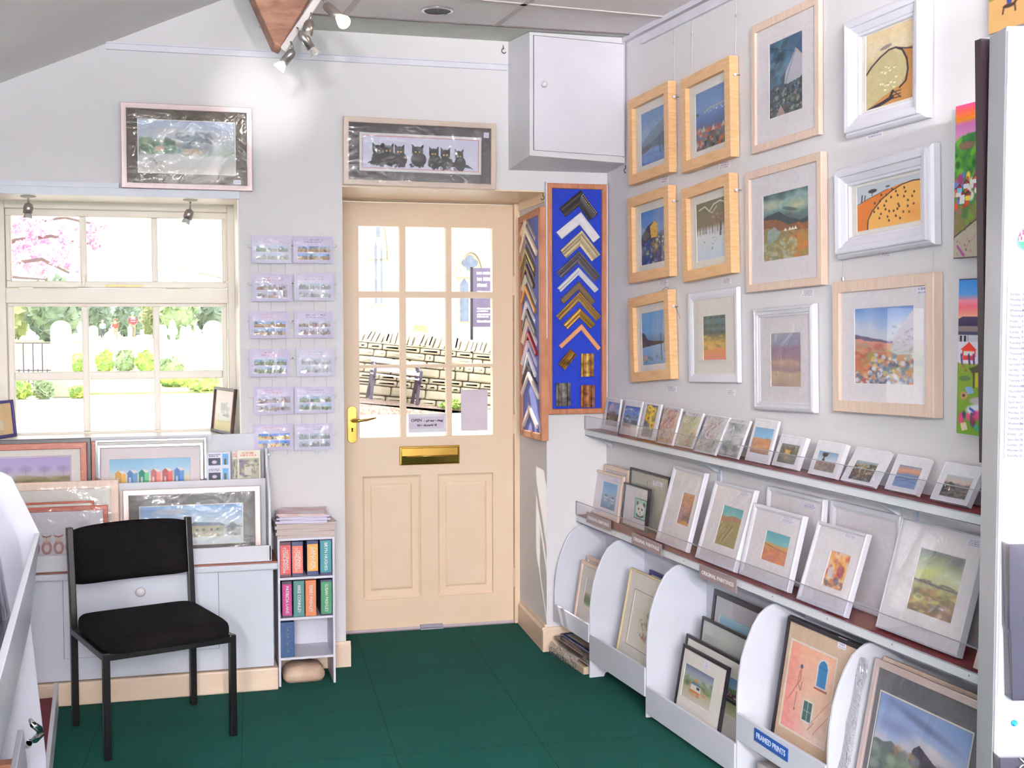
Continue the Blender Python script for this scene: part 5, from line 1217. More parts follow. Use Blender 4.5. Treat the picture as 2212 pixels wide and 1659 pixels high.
def B_cottages(s):
    c = Cv(44, 60, seed=s); c.grad([(0, (206, 210, 220)), (.5, (220, 216, 210)), (.7, (110, 130, 110)), (.85, (80, 140, 100)), (1, (200, 196, 180))], .1); return c
def B_sketch(s):
    c = Cv(70, 120, (222, 218, 210), s); c.blob(.55, .5, .4, .34, (190, 196, 170), .6, 0, .8)
    for i in range(60):
        x, y = .25 + .65 * c.r.rand(), .2 + .6 * c.r.rand(); c.line([(x, y), (x + .14 * (c.r.rand() - .5), y - .1 * c.r.rand())], .02, [(90, 86, 90), (110, 106, 100), (140, 150, 110), (150, 110, 90)][i % 4], .7)
    c.poly([(.5, .6), (.8, .55), (.95, .7), (.6, .78)], (206, 160, 130), .7); c.rect(.6, .62, .75, .7, (236, 232, 226)); c.dabs(20, (.4, .7, .9, .85), [(190, 130, 110), (130, 120, 110)], .06, .5); return c
def B_hut(s):
    c = Cv(84, 104, seed=s); c.grad([(0, (110, 120, 150)), (.15, (150, 160, 180)), (.3, (170, 176, 170)), (.45, (140, 150, 120)), (.65, (190, 180, 150)), (1, (206, 200, 196))], .12); c.dabs(30, (0, .3, 1, .6), [(120, 134, 96), (90, 110, 80), (160, 160, 120)], .08, .5)
    c.rect(.28, .5, .62, .66, (226, 220, 214)); c.poly([(.26, .5), (.34, .41), (.52, .41), (.64, .5)], (110, 126, 160)); c.rect(.48, .52, .58, .6, (60, 60, 76)); c.rect(.26, .66, .6, .72, (206, 120, 60)); c.rect(.4, .3, .48, .4, (206, 130, 60)); c.blob(.74, .68, .1, .05, (206, 150, 120)); c.dabs(14, (.2, .72, .6, .8), [(206, 130, 80)], .05, .5); return c
def B_train(s):
    c = Cv(84, 104, seed=s); c.grad([(0, (110, 160, 210)), (.25, (150, 180, 210)), (.32, (110, 140, 90)), (.6, (150, 160, 110)), (1, (206, 206, 170))], .1); c.rect(0, .4, 1, .55, (96, 70, 80)); c.rect(.0, .52, 1, .56, (50, 60, 84)); c.rect(0, .58, .9, .66, (60, 56, 66)); c.dabs(20, (0, .4, 1, .52), [(206, 200, 206), (150, 60, 60)], .05); return c
def B_window(s):
    c = Cv(110, 170, seed=s); c.grad([(0, (232, 176, 150)), (.5, (226, 184, 160)), (1, (222, 196, 184))], .1); c.mix(np.clip(.45 - c.X + .3 * (c.Y - .3), 0, .5) * 1.2, (226, 120, 120)); c.tex(.05, 14)
    c.poly([(.62, .14), (.66, .08), (.74, .06), (.82, .08), (.86, .14), (.86, .40), (.62, .40)], (214, 206, 206)); c.poly([(.645, .15), (.68, .10), (.74, .08), (.80, .10), (.835, .15), (.835, .385), (.645, .385)], (60, 120, 170)); c.line([(.645, .17), (.835, .17)], .01, (40, 84, 130)); c.rect(.6, .40, .88, .425, (160, 90, 80))
    c.line([(.27, .3), (.25, .44), (.33, .52), (.34, .42)], .012, (110, 100, 100)); c.blob(.29, .25, .035, .03, (70, 100, 130)); c.line([(.29, .28), (.30, .40), (.1, .66)], .02, (190, 110, 110)); c.line([(.26, .55), (.25, .72)], .012, (110, 100, 96)); c.blob(.25, .75, .02, .02, (110, 90, 80))
    c.rect(.42, .58, .66, .84, (214, 206, 200)); c.rect(.45, .60, .63, .82, (70, 106, 104)); c.line([(.54, .6), (.54, .82)], .012, (190, 196, 190)); c.line([(.45, .71), (.63, .71)], .01, (190, 196, 190)); c.line([(.62, .84), (1, .46)], .012, (190, 110, 110), .8); c.line([(.72, .92), (1, .64)], .014, (190, 110, 110), .8); c.line([(.6, .9), (.7, .8)], .02, (180, 100, 100), .7); return c
def B_crag(s):
    c = Cv(150, 150, seed=s); c.grad([(0, (130, 146, 190)), (.3, (150, 166, 206)), (.5, (200, 190, 200)), (1, (190, 190, 200))], .3, 4); c.blob(.5, .15, .5, .06, (84, 90, 120), .6, .25, .8); c.blob(.2, .3, .3, .1, (110, 120, 160), .5, 0, .8); c.blob(.65, .36, .3, .07, (224, 210, 206), .6, .3, .8); c.blob(.9, .1, .3, .1, (120, 160, 206), .6, .3, .8)
    c.under([(0, .5), (.2, .46), (.4, .56), (.5, .62), (.8, .6), (1, .5)], (96, 104, 110), 1, .05); c.poly([(.4, .62), (.44, .42), (.5, .36), (.66, .46), (.8, .52), (1, .40), (1, 1), (.2, 1), (.28, .66)], (76, 72, 90)); c.dabs(80, (.2, .5, 1, 1), [(110, 104, 110), (60, 58, 76), (150, 130, 100), (130, 130, 140), (50, 50, 60)], .07, .7); c.dabs(40, (0, .55, .4, 1), [(120, 140, 120), (150, 160, 150), (96, 110, 110)], .07, .6); return c
def bin_pic(TL, u, d, zb, W, lean, label, H=None, prof='flat', fw=.012, dp=.014, fm=None, mount_m=None, img=None, art=None, name='framed_picture', du=0.0, **k):
    """stands in a browser bin: lower left corner at wall distance d, leaning back by lean (rad); TL only sets the height"""
    up = np.array([0, 0, 1.0]); v = up * math.cos(lean) - WALL_R.n * math.sin(lean)
    o = WALL_R.at(u, zb, d); fr = Fr(o, WU, v)
    if H is None:
        H = fr.loc(*TL)[1]
    if img is not None and len(img) == 4 and isinstance(img[0], tuple): img = box_of(fr, img)
    return picture(fr, W, H, name, label, fw=fw, dp=dp, prof=prof, fm=fm or BLACKF, mount_m=mount_m, img=img, art=art, group='framed pictures in the browser bins', **k)
def bin_at(TL, BLpx, d, zb, u_hint=None, lean=None):
    pass
def binq(TL, TRp, d, zb, lean, label, **k):
    """frame given by its upper corners in the photograph; plane leaning back from distance d at height zb"""
    up = np.array([0, 0, 1.0]); v = up * math.cos(lean) - WALL_R.n * math.sin(lean)
    fr = Fr(WALL_R.at(0, zb, d), WU, v); a = fr.loc(*TL); b = fr.loc(*TRp)
    H = a[1]; u_a, u_b = a[0], b[0]
    for i_ in range(5):
        if UB[i_] <= (u_a + u_b) / 2 < UB[i_ + 1] or UB[i_] < u_a + .02 < UB[i_ + 1]:
            u_a = max(u_a, UB[i_] + .0125); u_b = min(u_b, UB[i_ + 1] - .006); break
    a = np.array([u_a, H]); W = u_b - u_a
    fr = Fr(fr.o + np.array([0, 0, k.get('dp', .012) * math.sin(lean)]), WU, v)
    fr = Fr(fr.at(a[0], 0), WU, v)
    img = k.pop('img', None)
    if img is not None and isinstance(img[0], tuple): img = box_of(fr, img)
    k.setdefault('fm', BLACKF); k.setdefault('name', 'framed_picture')
    name = k.pop('name'); k.setdefault('fw', .012); k.setdefault('dp', .012)
    if k.pop('clamp', None): pass
    return picture(fr, W, H, name, label, img=img, group='framed pictures in the browser bins', **k)
s7 = px7; s8 = px8
# bin 1
binq(s7(575, 0), (1330, 1245), .205, BZ[0][0] + .016, .16, 'sunlit limed frame with a pale cottage picture in the far bin', fm=LIME, fw=.016, art=B_cottages(61), img=[s7(615, 165), s7(760, 210), s7(740, 440), s7(565, 350)])
binq((1268, 1199), (1338, 1228), .150, BZ[0][0] + .016, .10, 'limed frame standing behind the cottage picture in the far bin', fm=LIME, fw=.016)
# bin 2
binq(s7(965, 62), (1470, 1268), .215, BZ[1][0] + .016, .19, 'gold-edged frame with an ink and wash sketch of a house', fm=mat('aged_brass_frame', (206, 184, 146), .35, metal=.1), fw=.008, art=B_sketch(62), img=[s7(1000, 262), s7(1260, 380), s7(1200, 800), s7(918, 645)], inner=(.012, mat('sepia_line', (96, 90, 100), .6), .002), tagpos=None)
binq((1402, 1231), (1452, 1255), .120, BZ[1][0] + .016, .10, 'dark blue-topped frame behind the house sketch', fm=mat('navy_frame', (40, 36, 110), .4), fw=.014)
# bin 3
binq(s7(1630, 232), (1700, 1330), .110, BZ[2][0] + .016, .12, 'tall black-framed seascape at the back of the third bin', fw=.020, art=Cv(8, 8, (150, 186, 206), 5), img=[s7(1670, 440), s7(1950, 560), s7(1950, 760), s7(1640, 640)], mount_m=mat('grey_mount', (176, 172, 180), .8), dp=.010)
binq(s7(1535, 450), (1650, 1400), .150, BZ[2][0] + .016, .12, 'thin black-framed picture with plain pale mount in the third bin', fw=.010, mount_m=mat('pale_green_mount', (184, 188, 186), .8), dp=.010)
binq(s7(1410, 588), (1640, 1462), .195, BZ[2][0] + .016, .14, 'black-framed railway picture half hidden in the third bin', fw=.012, art=B_train(63), img=[s7(1720, 930), s7(1980, 1050), s7(1930, 1330), s7(1650, 1210)], dp=.010)
binq(s7(1385, 668), s7(1745, 885), .238, BZ[2][0] + .016, .17, 'front black-framed picture of a white hut with an orange base', fw=.012, art=B_hut(64), img=[s7(1410, 825), s7(1632, 958), s7(1570, 1190), s7(1345, 1080)], tagpos=(.165, .235, .032, .026), dp=.010)
# bin 4
binq(s8(345, 440), (1868, 1390), .150, BZ[3][0] + .016, .12, 'black frame with a pale mount behind the pink wall print', fw=.014, dp=.010)
binq(s8(330, 452), (1858, 1402), .200, BZ[3][0] + .016, .16, 'black-framed print of a pink wall with blue arched window', fw=.012, dp=.012, art=B_window(65), img=[s8(385, 655), s8(745, 812), s8(565, 1480), s8(225, 1285)], mount_m=mat('sand_mount', (206, 178, 154), .8, scale=80, col2=(198, 170, 146)), inner=(.006, mat('cream_inner', (226, 214, 206), .7), .006), tagpos=(.265, .36, .04, .03))
# bin 5
binq(s8(1130, 790), (2140, 1545), .120, .05, .12, 'beige frame standing at the back of the nearest bin', fm=LIME, fw=.022, dp=.010)
binq(s8(1090, 770), (2140, 1560), .160, .05, .14, 'second beige frame behind the grey-mounted mountain picture', fm=LIME, fw=.022, dp=.010)
binq(s8(1025, 785), (2150, 1575), .225, .046, .19, 'large rose-silver frame with a grey-mounted craggy mountain picture', fm=mat('rose_silver', (206, 186, 182), .3, metal=.3), fw=.020, dp=.012, art=B_crag(66), img=[s8(1100, 1055), s8(1800, 1400), (2060, 1790), s8(890, 1800)], mount_m=mat('slate_mount', (104, 102, 108), .8, scale=60, col2=(96, 94, 100)), inner=(.004, mat('cream_bevel', (220, 214, 200), .7), .004))
# crumpled plastic bag beside it
p0 = [WALL_R.at(2.100, .50, .17), WALL_R.at(2.118, .40, .205), WALL_R.at(2.110, .30, .225), WALL_R.at(2.105, .20, .238)]
mb = MB(); ra = np.random.RandomState(5); V = []
for i in range(9):
    for j in range(5):
        t_ = i / 8.0; V.append(WALL_R.at(2.102 + .011 * j, .52 - .36 * t_, .155 + .08 * t_ + .012 * ra.rand()))
mb.add(V, [(i * 5 + j, i * 5 + j + 1, (i + 1) * 5 + j + 1, (i + 1) * 5 + j) for i in range(8) for j in range(4)])
obj('plastic_bag', mb, mat_clear('crumpled_plastic', gloss=.25, rough=.15, bump=1, bscale=40, opacity=.25, body=(190, 190, 205)), smooth=True, label='crumpled clear plastic sleeve beside the grey-mounted mountain picture', cat='plastic sleeve')

# ---- framed pictures lying in a pile on the floor
FLOORP = [('navy_edge', (46, 56, 96), 'thin navy-edged frame lying on top of the floor pile'), ('dark_brown_edge', (76, 60, 60), 'dark brown frame second from top of the floor pile'), ('olive_edge', (110, 116, 100), 'grey-green edged frame in the middle of the floor pile'),
          ('chrome_edge', (176, 170, 170), 'silver-edged frame low in the floor pile'), ('bare_wood_edge', (206, 186, 164), 'pale wooden frame at the bottom of the floor pile')]
zz = .002
for i, (mn, c, lab) in enumerate(FLOORP[::-1]):
    h = [.030, .012, .014, .016, .010][i]
    fr = Fr(wr(.045 + .01 * (i % 3), .262 - .012 * ((i * 2) % 3), zz), WU, WALL_R.n * -1)
    t = thing('stacked_frame', lab, 'picture frame', fr.M(), 'pile of framed pictures on the floor')
    W, H = .33, .20
    mb = MB(); mb.rect_loops(0, 0, W, H, [(0, 0), (0, h - .002), (.002, h), (.018, h - .001), (.022, h - .004)], close_last=False)
    obj('frame', mb, mat(mn, c, .25, coat=.3), t)
    obj('picture_face', MB().quad((.02, .02, h - .004), (W - .02, .02, h - .004), (W - .02, H - .02, h - .004), (.02, H - .02, h - .004)), mat('brown_print', (120, 96, 84), .2, col2=(196, 180, 160), scale=6), t)
    zz += h + .002   # five thin frames
mb = MB(); V = []; ra = np.random.RandomState(9); NU, NV = 14, 8
for i in range(NU):
    for j in range(NV):
        a = i / (NU - 1); b = j / (NV - 1); V.append(wr(.06 + .31 * a, .275 + .012 * ra.rand() + .016 * math.sin(b * 3.1), .003 + .062 * (1 - b) + .006 * ra.rand()))
mb.add(V, [(i * NV + j, i * NV + j + 1, (i + 1) * NV + j + 1, (i + 1) * NV + j) for i in range(NU - 1) for j in range(NV - 1)])
obj('bubble_wrap', mb, mat_clear('crumpled_plastic', gloss=.25, rough=.15, bump=1, bscale=40, opacity=.25, body=(190, 190, 205)), smooth=True, label='crumpled clear plastic hanging from the floor pile of frames', cat='plastic wrapping')
# grey box under the fourth bin
t = thing('storage_box', 'grey flat box on the floor under the framed prints bin', 'box', Fr(wr(1.70, .235, .001), WU, WALL_R.n * -1).M())
obj('box_base', MB().box(0, .34, 0, .20, 0, .06), mat('grey_card_box', (150, 146, 150), .7), t, bev=.003)
obj('box_lid', MB().box(-.004, .344, -.004, .204, .061, .095), mat('marbled_lid', (176, 170, 172), .5, scale=14, col2=(140, 134, 134)), t, bev=.003)

# ------------------------------------------------------------------ postcard rack between window and door
def z6(x, y): return (500 + x / 3.6867, 450 + y / 3.6867)
def z3(x, y): return (500 + x / 3.6867, 850 + y / 3.6867)
def z4(x, y): return (500 + x / 3.6867, 1209 + y / 3.6867)
RACKY = YF - .008
def bp(px, py, y=RACKY): return on_y(px, py, y)
t = thing('postcard_rack', 'clear wire rack holding twelve wrapped postcard packs between window and door', 'wire rack', Matrix.Identity(4))
WIRE = mat('white_coated_wire', (206, 202, 212), .3)
ztop, zbot = bp(*z6(300, 230))[2], bp(*z3(300, 490))[2]
for x in (215, 315, 430, 545, 655, 750):
    p = bp(*z6(x, 600)); obj('upright_wire', MB().tube([(p[0], RACKY, zbot), (p[0], RACKY, ztop)], .0011, 6), WIRE, t)
rows = [z6(0, 300)[1], z6(0, 600)[1], z6(0, 900)[1], z6(0, 1195)[1], z6(0, 1495)[1], z3(0, 320)[1]]
for py in rows:
    a, b = bp(500 + 130 / 3.6867, py), bp(500 + 835 / 3.6867, py)
    pts = [(a[0] + .004, RACKY + .002, a[2] + .006), (a[0], RACKY, a[2] + .003), (a[0], RACKY, a[2] - .003), (a[0] + .004, RACKY, a[2] - .006), (b[0] - .004, RACKY, b[2] - .006), (b[0], RACKY, b[2] - .003), (b[0], RACKY, b[2] + .003), (b[0] - .004, RACKY + .002, b[2] + .006)]
    obj('cross_wire', MB().tube(pts, .0013, 6), WIRE, t)
    c = bp(500 + 487 / 3.6867, py - 1.5); obj('clip', MB().tube([(c[0], RACKY - .004, c[2]), (c[0], RACKY, c[2] - .003)], .0025, 6), NICKEL, t)
for q in (z3(297, 485), z3(697, 475)):
    c = bp(*q); obj('screw', MB().lathe([(.0055, 0), (.004, .003)], (c[0], RACKY, c[2]), (0, -1, 0), 12), CHROME, t)
def pack_art(s, tone, bright=0, layout=0):
    c = Cv(84, 60, (206, 198, 226), s)
    print_lines(c, .25, .10, .82, .26, 2, [(190, 110, 140), (110, 104, 140)][s % 2], .55, .4)
    for j in range(2):
        for i in range(3):
            x0, y0 = .12 + .275 * i, .36 + .28 * j; x1, y1 = x0 + .25, y0 + .23
            if layout == 1 and i == 2 and j == 1: x0, y0, x1, y1 = .76, .36, .88, .85
            if layout == 1 and i == 2 and j == 0: x1 -= .05
            sky, mid, low = tone[(i + j + s) % len(tone)]
            c.rect(x0, y0, x1, y1, sky); c.rect(x0, y0 + (y1 - y0) * .45, x1, y1, low); c.dabs(9, (x0 + .03, y0 + .07, x1 - .03, y1 - .02), [mid, low, (70, 70, 80)], .03, .7)
    if bright: c.rect(0, 0, 1, 1, (226, 224, 240), bright)  # pale veil over the whole print paints cellophane glare into its colours
    return c
TN = {'green': [((150, 176, 206), (70, 96, 70), (110, 130, 96)), ((176, 190, 210), (96, 110, 96), (130, 140, 110))], 'brown': [((120, 150, 200), (120, 90, 60), (150, 120, 84)), ((150, 176, 210), (90, 70, 60), (160, 134, 100))],
      'grey': [((160, 176, 196), (90, 100, 110), (130, 140, 140)), ((176, 186, 196), (110, 104, 104), (120, 126, 126))], 'beach': [((90, 130, 206), (180, 60, 60), (214, 190, 120)), ((110, 150, 220), (60, 80, 160), (220, 200, 140))], 'pink': [((170, 176, 206), (140, 90, 110), (150, 130, 120)), ((190, 190, 210), (110, 80, 90), (160, 150, 150))]}
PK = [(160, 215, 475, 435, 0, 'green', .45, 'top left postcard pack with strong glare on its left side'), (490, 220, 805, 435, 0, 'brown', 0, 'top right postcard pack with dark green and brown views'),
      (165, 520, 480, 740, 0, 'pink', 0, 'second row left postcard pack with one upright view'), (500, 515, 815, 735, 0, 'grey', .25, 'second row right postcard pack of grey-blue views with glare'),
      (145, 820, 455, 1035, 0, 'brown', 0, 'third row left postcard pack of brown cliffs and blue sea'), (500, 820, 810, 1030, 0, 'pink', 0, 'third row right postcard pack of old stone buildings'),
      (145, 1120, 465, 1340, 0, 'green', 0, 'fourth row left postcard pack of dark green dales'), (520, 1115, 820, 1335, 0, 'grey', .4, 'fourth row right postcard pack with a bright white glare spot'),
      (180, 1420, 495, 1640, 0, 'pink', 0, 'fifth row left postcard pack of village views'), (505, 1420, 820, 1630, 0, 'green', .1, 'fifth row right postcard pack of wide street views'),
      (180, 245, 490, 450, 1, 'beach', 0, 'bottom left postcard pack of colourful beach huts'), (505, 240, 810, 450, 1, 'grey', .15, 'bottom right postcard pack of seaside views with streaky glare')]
WB2 = Fr((0, RACKY - .006, 0), (1, 0, 0))
for i, (x0, y0, x1, y1, zz_, tn, br, lab) in enumerate(PK):
    f = (z3 if zz_ else z6)
    fr, W, H = fit_quad(WB2, [f(x0, y0), f(x1, y0 + 4), f(x1, y1), f(x0, y1 + 4)], .002)
    fr = Fr(fr.o, (1, 0, 0), (0, .04, 1)); fr.o = fr.o + np.array([0, -.004, 0])
    t = thing('postcard_pack', lab, 'postcards', fr.M(), 'wrapped postcard packs in the wire rack')
    obj('card_stack', MB().box(0, W, 0, H, -.004, 0), mat('lilac_card', (206, 198, 226), .6), t)
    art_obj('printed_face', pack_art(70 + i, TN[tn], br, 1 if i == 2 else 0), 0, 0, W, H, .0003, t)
    obj('cellophane_wrap', wrap_mesh(0, 0, W, H, .0014, .0025, 80 + i), WRAP, t, smooth=True)

# ------------------------------------------------------------------ cabinet under the window, with the print trough on it
YC = 4.81
CX0, CX1 = -1.05, .335
t = thing('window_cabinet', 'white painted cabinet with a round white knob under the window', 'cabinet', Matrix.Identity(4))
mb = MB().box(CX0, CX1, YC, YF - .002, .092, .472); obj('carcass', mb, CABW, t, bev=.002)
obj('cabinet_top', MB().box(CX0 - .02, .3525, YC - .018, YF - .002, .474, .500), CABW, t, bev=.006)
obj('worn_top_edge', MB().box(CX0 - .02, .352, YC - .012, YF - .004, .5003, .5065), mat('brown_hardboard', (120, 70, 56), .6), t)
q = [on_y(*p, YC) for p in ((136, 1250), (471, 1237), (475, 1400), (136, 1423))]
dx0, dx1, dz0, dz1 = q[0][0], q[1][0], q[3][2], q[0][2] - .004
d_ = obj('door', MB().box(dx0, dx1, YC - .006, YC - .0006, dz0, dz1), mat('cabinet_door_paint', (208, 212, 226), .35, scale=4), t, bev=.001)
obj('shadow_gap', MB().box(dx0 - .002, dx1 + .002, YC - .0005, YC + .001, dz0 - .002, dz1 + .002), mat('gap_grey', (96, 96, 110), .8), t)
obj('joint_line', MB().box(CX1 - .001, CX1 + .0, YC - .0, YC + .001, .09, .47), mat('gap_grey', (96, 96, 110), .8), t)
k = on_y(304, 1275, YC)
obj('knob', MB().lathe([(.013, 0), (.014, .004), (.009, .008), (.008, .012), (.016, .018), (.018, .026), (.012, .033), (.003, .036)], (k[0], YC - .006, k[2]), (0, -1, 0), 24), mat('porcelain_white', (226, 220, 228), .12, coat=.6), d_, smooth=True)
mb = MB(); mb.solid([(CX0 + .02, YC - .016, 0), (.350, YC - .016, 0), (.350, YF - .02, 0), (CX0 + .02, YF - .02, 0)], [(CX0 + .02, YC - .016, .088), (.350, YC - .016, .088), (.350, YF - .02, .088), (CX0 + .02, YF - .02, .088)])
obj('plinth', mb, BB, t, bev=.006)

TW = mat('trough_white', (214, 214, 224), .45, scale=4)
t = thing('print_trough', 'white two-tier wooden print trough on the cabinet under the window', 'display trough', Matrix.Identity(4))
TZ = .507
mb = MB().box(CX0 - .0, .330, YC - .003, YC + .009, TZ, .568); obj('front_board', mb, TW, t, bev=.001)
obj('base_board', MB().box(CX0, .318, YC + .010, YF - .006, TZ, TZ + .010), TW, t)
obj('middle_board', MB().box(CX0, .318, 4.944, 4.951, TZ + .010, on_y(400, 1040, 4.93)[2]), TW, t)
obj('back_board', MB().box(CX0, .30, YF - .018, YF - .008, TZ + .010, on_y(400, 940, YF - .018)[2]), TW, t)
prof = [(YC - .003, TZ), (YF - .006, TZ), (YF - .006, .925), (YF - .03, .945), (4.975, .93), (4.955, .905), (4.945, .86), (4.85, .80), (4.825, .775), (YC - .003, .74)]
obj('side_panel', MB().prism(prof, 0, .319, .330), TW, t, bev=.003)

# framed pictures in the trough, stood upright; y = distance of the front face
def yp_pic(y, corners, label, lean=.06, zb=None, name='framed_picture', group='framed pictures in the window trough', **k):
    v = np.array([0, math.sin(lean), math.cos(lean)]); fr0 = Fr((0, y, 0), (1, 0, 0), v)
    # plane passes through y at the base of the trough
    fr0 = Fr((0, y, TZ + .012), (1, 0, 0), v)
    (x0, ytop), x1 = corners[0], corners[1]
    a = fr0.loc(x0, ytop); b = fr0.loc(x1, ytop)
    X0_ = max(a[0], CX0 + .004) if k.pop('cl', True) else a[0]; W = b[0] - X0_; H = a[1]
    fr = Fr(fr0.at(X0_, 0), (1, 0, 0), v); fr.o = fr.o + np.array([0, 0, k.get('dp', .014) * math.sin(lean)])
    img = k.pop('img', None)
    if img is not None: img = box_of(fr, img)
    return picture(fr, W, H, name, label, img=img, group=group, **k)
BRN = mat('mahogany_frame', (168, 92, 70), .3, col2=(140, 70, 54), scale=30, stretch=(1, 8, 1))
def T_trees(s):
    c = Cv(150, 90, seed=s); c.grad([(0, (176, 160, 206)), (.4, (176, 166, 206)), (.62, (190, 176, 190)), (.72, (170, 160, 150)), (1, (130, 126, 90))], .08)
    for i in range(5):
        x = .08 + .21 * i; c.blob(x, .42, .09, .17, (150, 140, 176), .6, 0, .6); c.line([(x, .4), (x, .72)], .008, (150, 140, 150), .8)
    c.dabs(40, (0, .72, 1, .95), [(150, 140, 96), (110, 110, 80), (160, 150, 120)], .05, .5, 2.5, 0); return c
def T_huts(s):
    c = Cv(170, 120, seed=s); c.grad([(0, (130, 180, 214)), (.3, (160, 196, 222)), (.45, (190, 206, 216)), (.55, (216, 206, 190)), (.75, (206, 186, 150)), (1, (206, 184, 150))], .12, 3)
    for i, (cl, dk) in enumerate([((226, 176, 90), (190, 140, 60)), ((110, 150, 196), (80, 120, 170)), ((90, 176, 120), (40, 130, 110)), ((226, 130, 120), (170, 90, 90)), ((206, 90, 80), (160, 50, 60)), ((70, 130, 190), (40, 96, 160))]):
        x = .07 + .145 * i; k_ = .01 * i; c.rect(x + .06, .40 - k_, x + .125, .72, cl); c.rect(x, .45 - k_, x + .07, .72, dk); c.poly([(x - .01, .45 - k_), (x + .035, .34 - k_), (x + .08, .45 - k_)], dk); c.poly([(x + .035, .34 - k_), (x + .1, .36 - k_), (x + .135, .42 - k_), (x + .08, .45 - k_)], (226, 220, 216)); c.rect(x + .02, .55, x + .045, .70, (226, 222, 226), .8)
        c.line([(x + .06, .3 - k_), (x + .08, .27), (x + .1, .3)], .006, (150, 160, 176))
    return c
def T_owls(s):
    c = Cv(170, 60, (214, 210, 222), s)
    for i in range(5):
        x = .1 + .2 * i; K = (176, 130, 130)
        c.blob(x, .68, .095, .36, K, 1, 0, .15); c.blob(x, .7, .055, .22, (222, 206, 210)); c.blob(x, .28, .07, .2, (206, 176, 160)); c.poly([(x - .09, .06), (x, .14), (x + .09, .06), (x + .06, .18), (x, .22), (x - .06, .18)], (150, 96, 96))
        for e in (-.03, .03): c.blob(x + e, .26, .022, .09, (236, 232, 236)); c.blob(x + e, .26, .009, .04, (90, 60, 60))
    return c
def T_hamlet(s):
    c = Cv(180, 96, seed=s); c.grad([(0, (110, 150, 200)), (.25, (160, 184, 214)), (.5, (196, 206, 220)), (.6, (180, 180, 180)), (.8, (206, 206, 204)), (1, (190, 200, 216))], .14, 4); c.blob(.3, .15, .2, .08, (216, 206, 206), .6); c.dabs(30, (.05, .5, 1, .64), [(110, 130, 140), (150, 160, 150), (130, 140, 130)], .04, .6)
    c.poly([(.46, .52), (.52, .48), (.78, .48), (.82, .54), (.8, .8), (.48, .8)], (176, 164, 140)); c.poly([(.46, .53), (.52, .44), (.78, .47), (.83, .55)], (110, 120, 140)); c.rect(.84, .58, .98, .8, (150, 150, 160)); c.poly([(.82, .6), (.9, .5), (1, .6)], (120, 126, 140))
    for x in (.54, .6, .68, .74): c.rect(x, .6, x + .025, .68, (80, 84, 96))
    c.dabs(30, (.2, .62, .95, .82), [(130, 140, 120), (206, 204, 200), (110, 110, 110)], .03, .6); return c
YB2, YF2 = 4.985, 4.875
yp_pic(5.010, [(-40, 952), 196], 'black frame edge standing behind the purple tree print in the window trough', fm=BLACKF, fw=.020, dp=.010, lean=.03)
yp_pic(4.975, [(-60, 962), 187], 'brown-framed print of pale trees under a purple sky', fm=BRN, fw=.024, dp=.014, art=T_trees(91), img=[(-60, 991), (150.5, 989), (150.5, 1050), (-60, 1050)], tagpos=None, inner=(.007, mat('lilac_line', (206, 186, 206), .7), .006), lean=.04)
yp_pic(5.008, [(197, 954), 430], 'brown frame standing behind the beach hut print', fm=BRN, fw=.016, dp=.010, lean=.03)
yp_pic(4.990, [(205, 951), 446], 'silver frame edge directly behind the beach hut print', fm=CHROME, fw=.010, dp=.010, lean=.03)
yp_pic(4.972, [(209, 962), 439], 'silver-framed print of six colourful beach huts', fm=CHROME, fw=.013, dp=.012, art=T_huts(92), img=[(237.3, 993), (411, 989), (411, 1062), (237, 1062)], mount_m=mat('blush_mount', (222, 208, 212), .7), lean=.04)
yp_pic(4.905, [(-20, 1046), 256], 'wide limed frame with a plain print behind the owl picture', fm=LIME, fw=.030, dp=.014, wrap=1, lean=.05)
yp_pic(4.882, [(-20, 1090), 203], 'thin brown frame showing just above the owl print', fm=BRN, fw=.008, dp=.010, lean=.04)
yp_pic(4.862, [(-20, 1101), 233], 'brown-framed print of a row of pink-brown owls', fm=BRN, fw=.018, dp=.012, art=T_owls(93), img=[(62, 1156), (190, 1150), (190, 1196), (62, 1198)], mount_m=mat('pale_lilac_mount', (216, 212, 222), .7), wrap=1, wraps=.7, lean=.03)
yp_pic(4.900, [(259, 1060), 545], 'plain pale frame directly behind the stone hamlet picture', fm=LIME, fw=.010, dp=.012, lean=.04)
yp_pic(4.872, [(265, 1060), 562], 'rose-silver frame with a grey mount and stone hamlet picture', fm=mat('rose_silver', (206, 186, 182), .3, metal=.3), fw=.022, dp=.014, art=T_hamlet(94), img=[(302.4, 1095.7), (522, 1088), (526, 1173), (303, 1180)], mount_m=mat('warm_grey_mount', (112, 106, 106), .8), inner=(.003, mat('cream_bevel', (220, 214, 200), .7), .003), wrap=1, wraps=1.6, tagpos=(.272, .205, .014, .010), lean=.06)
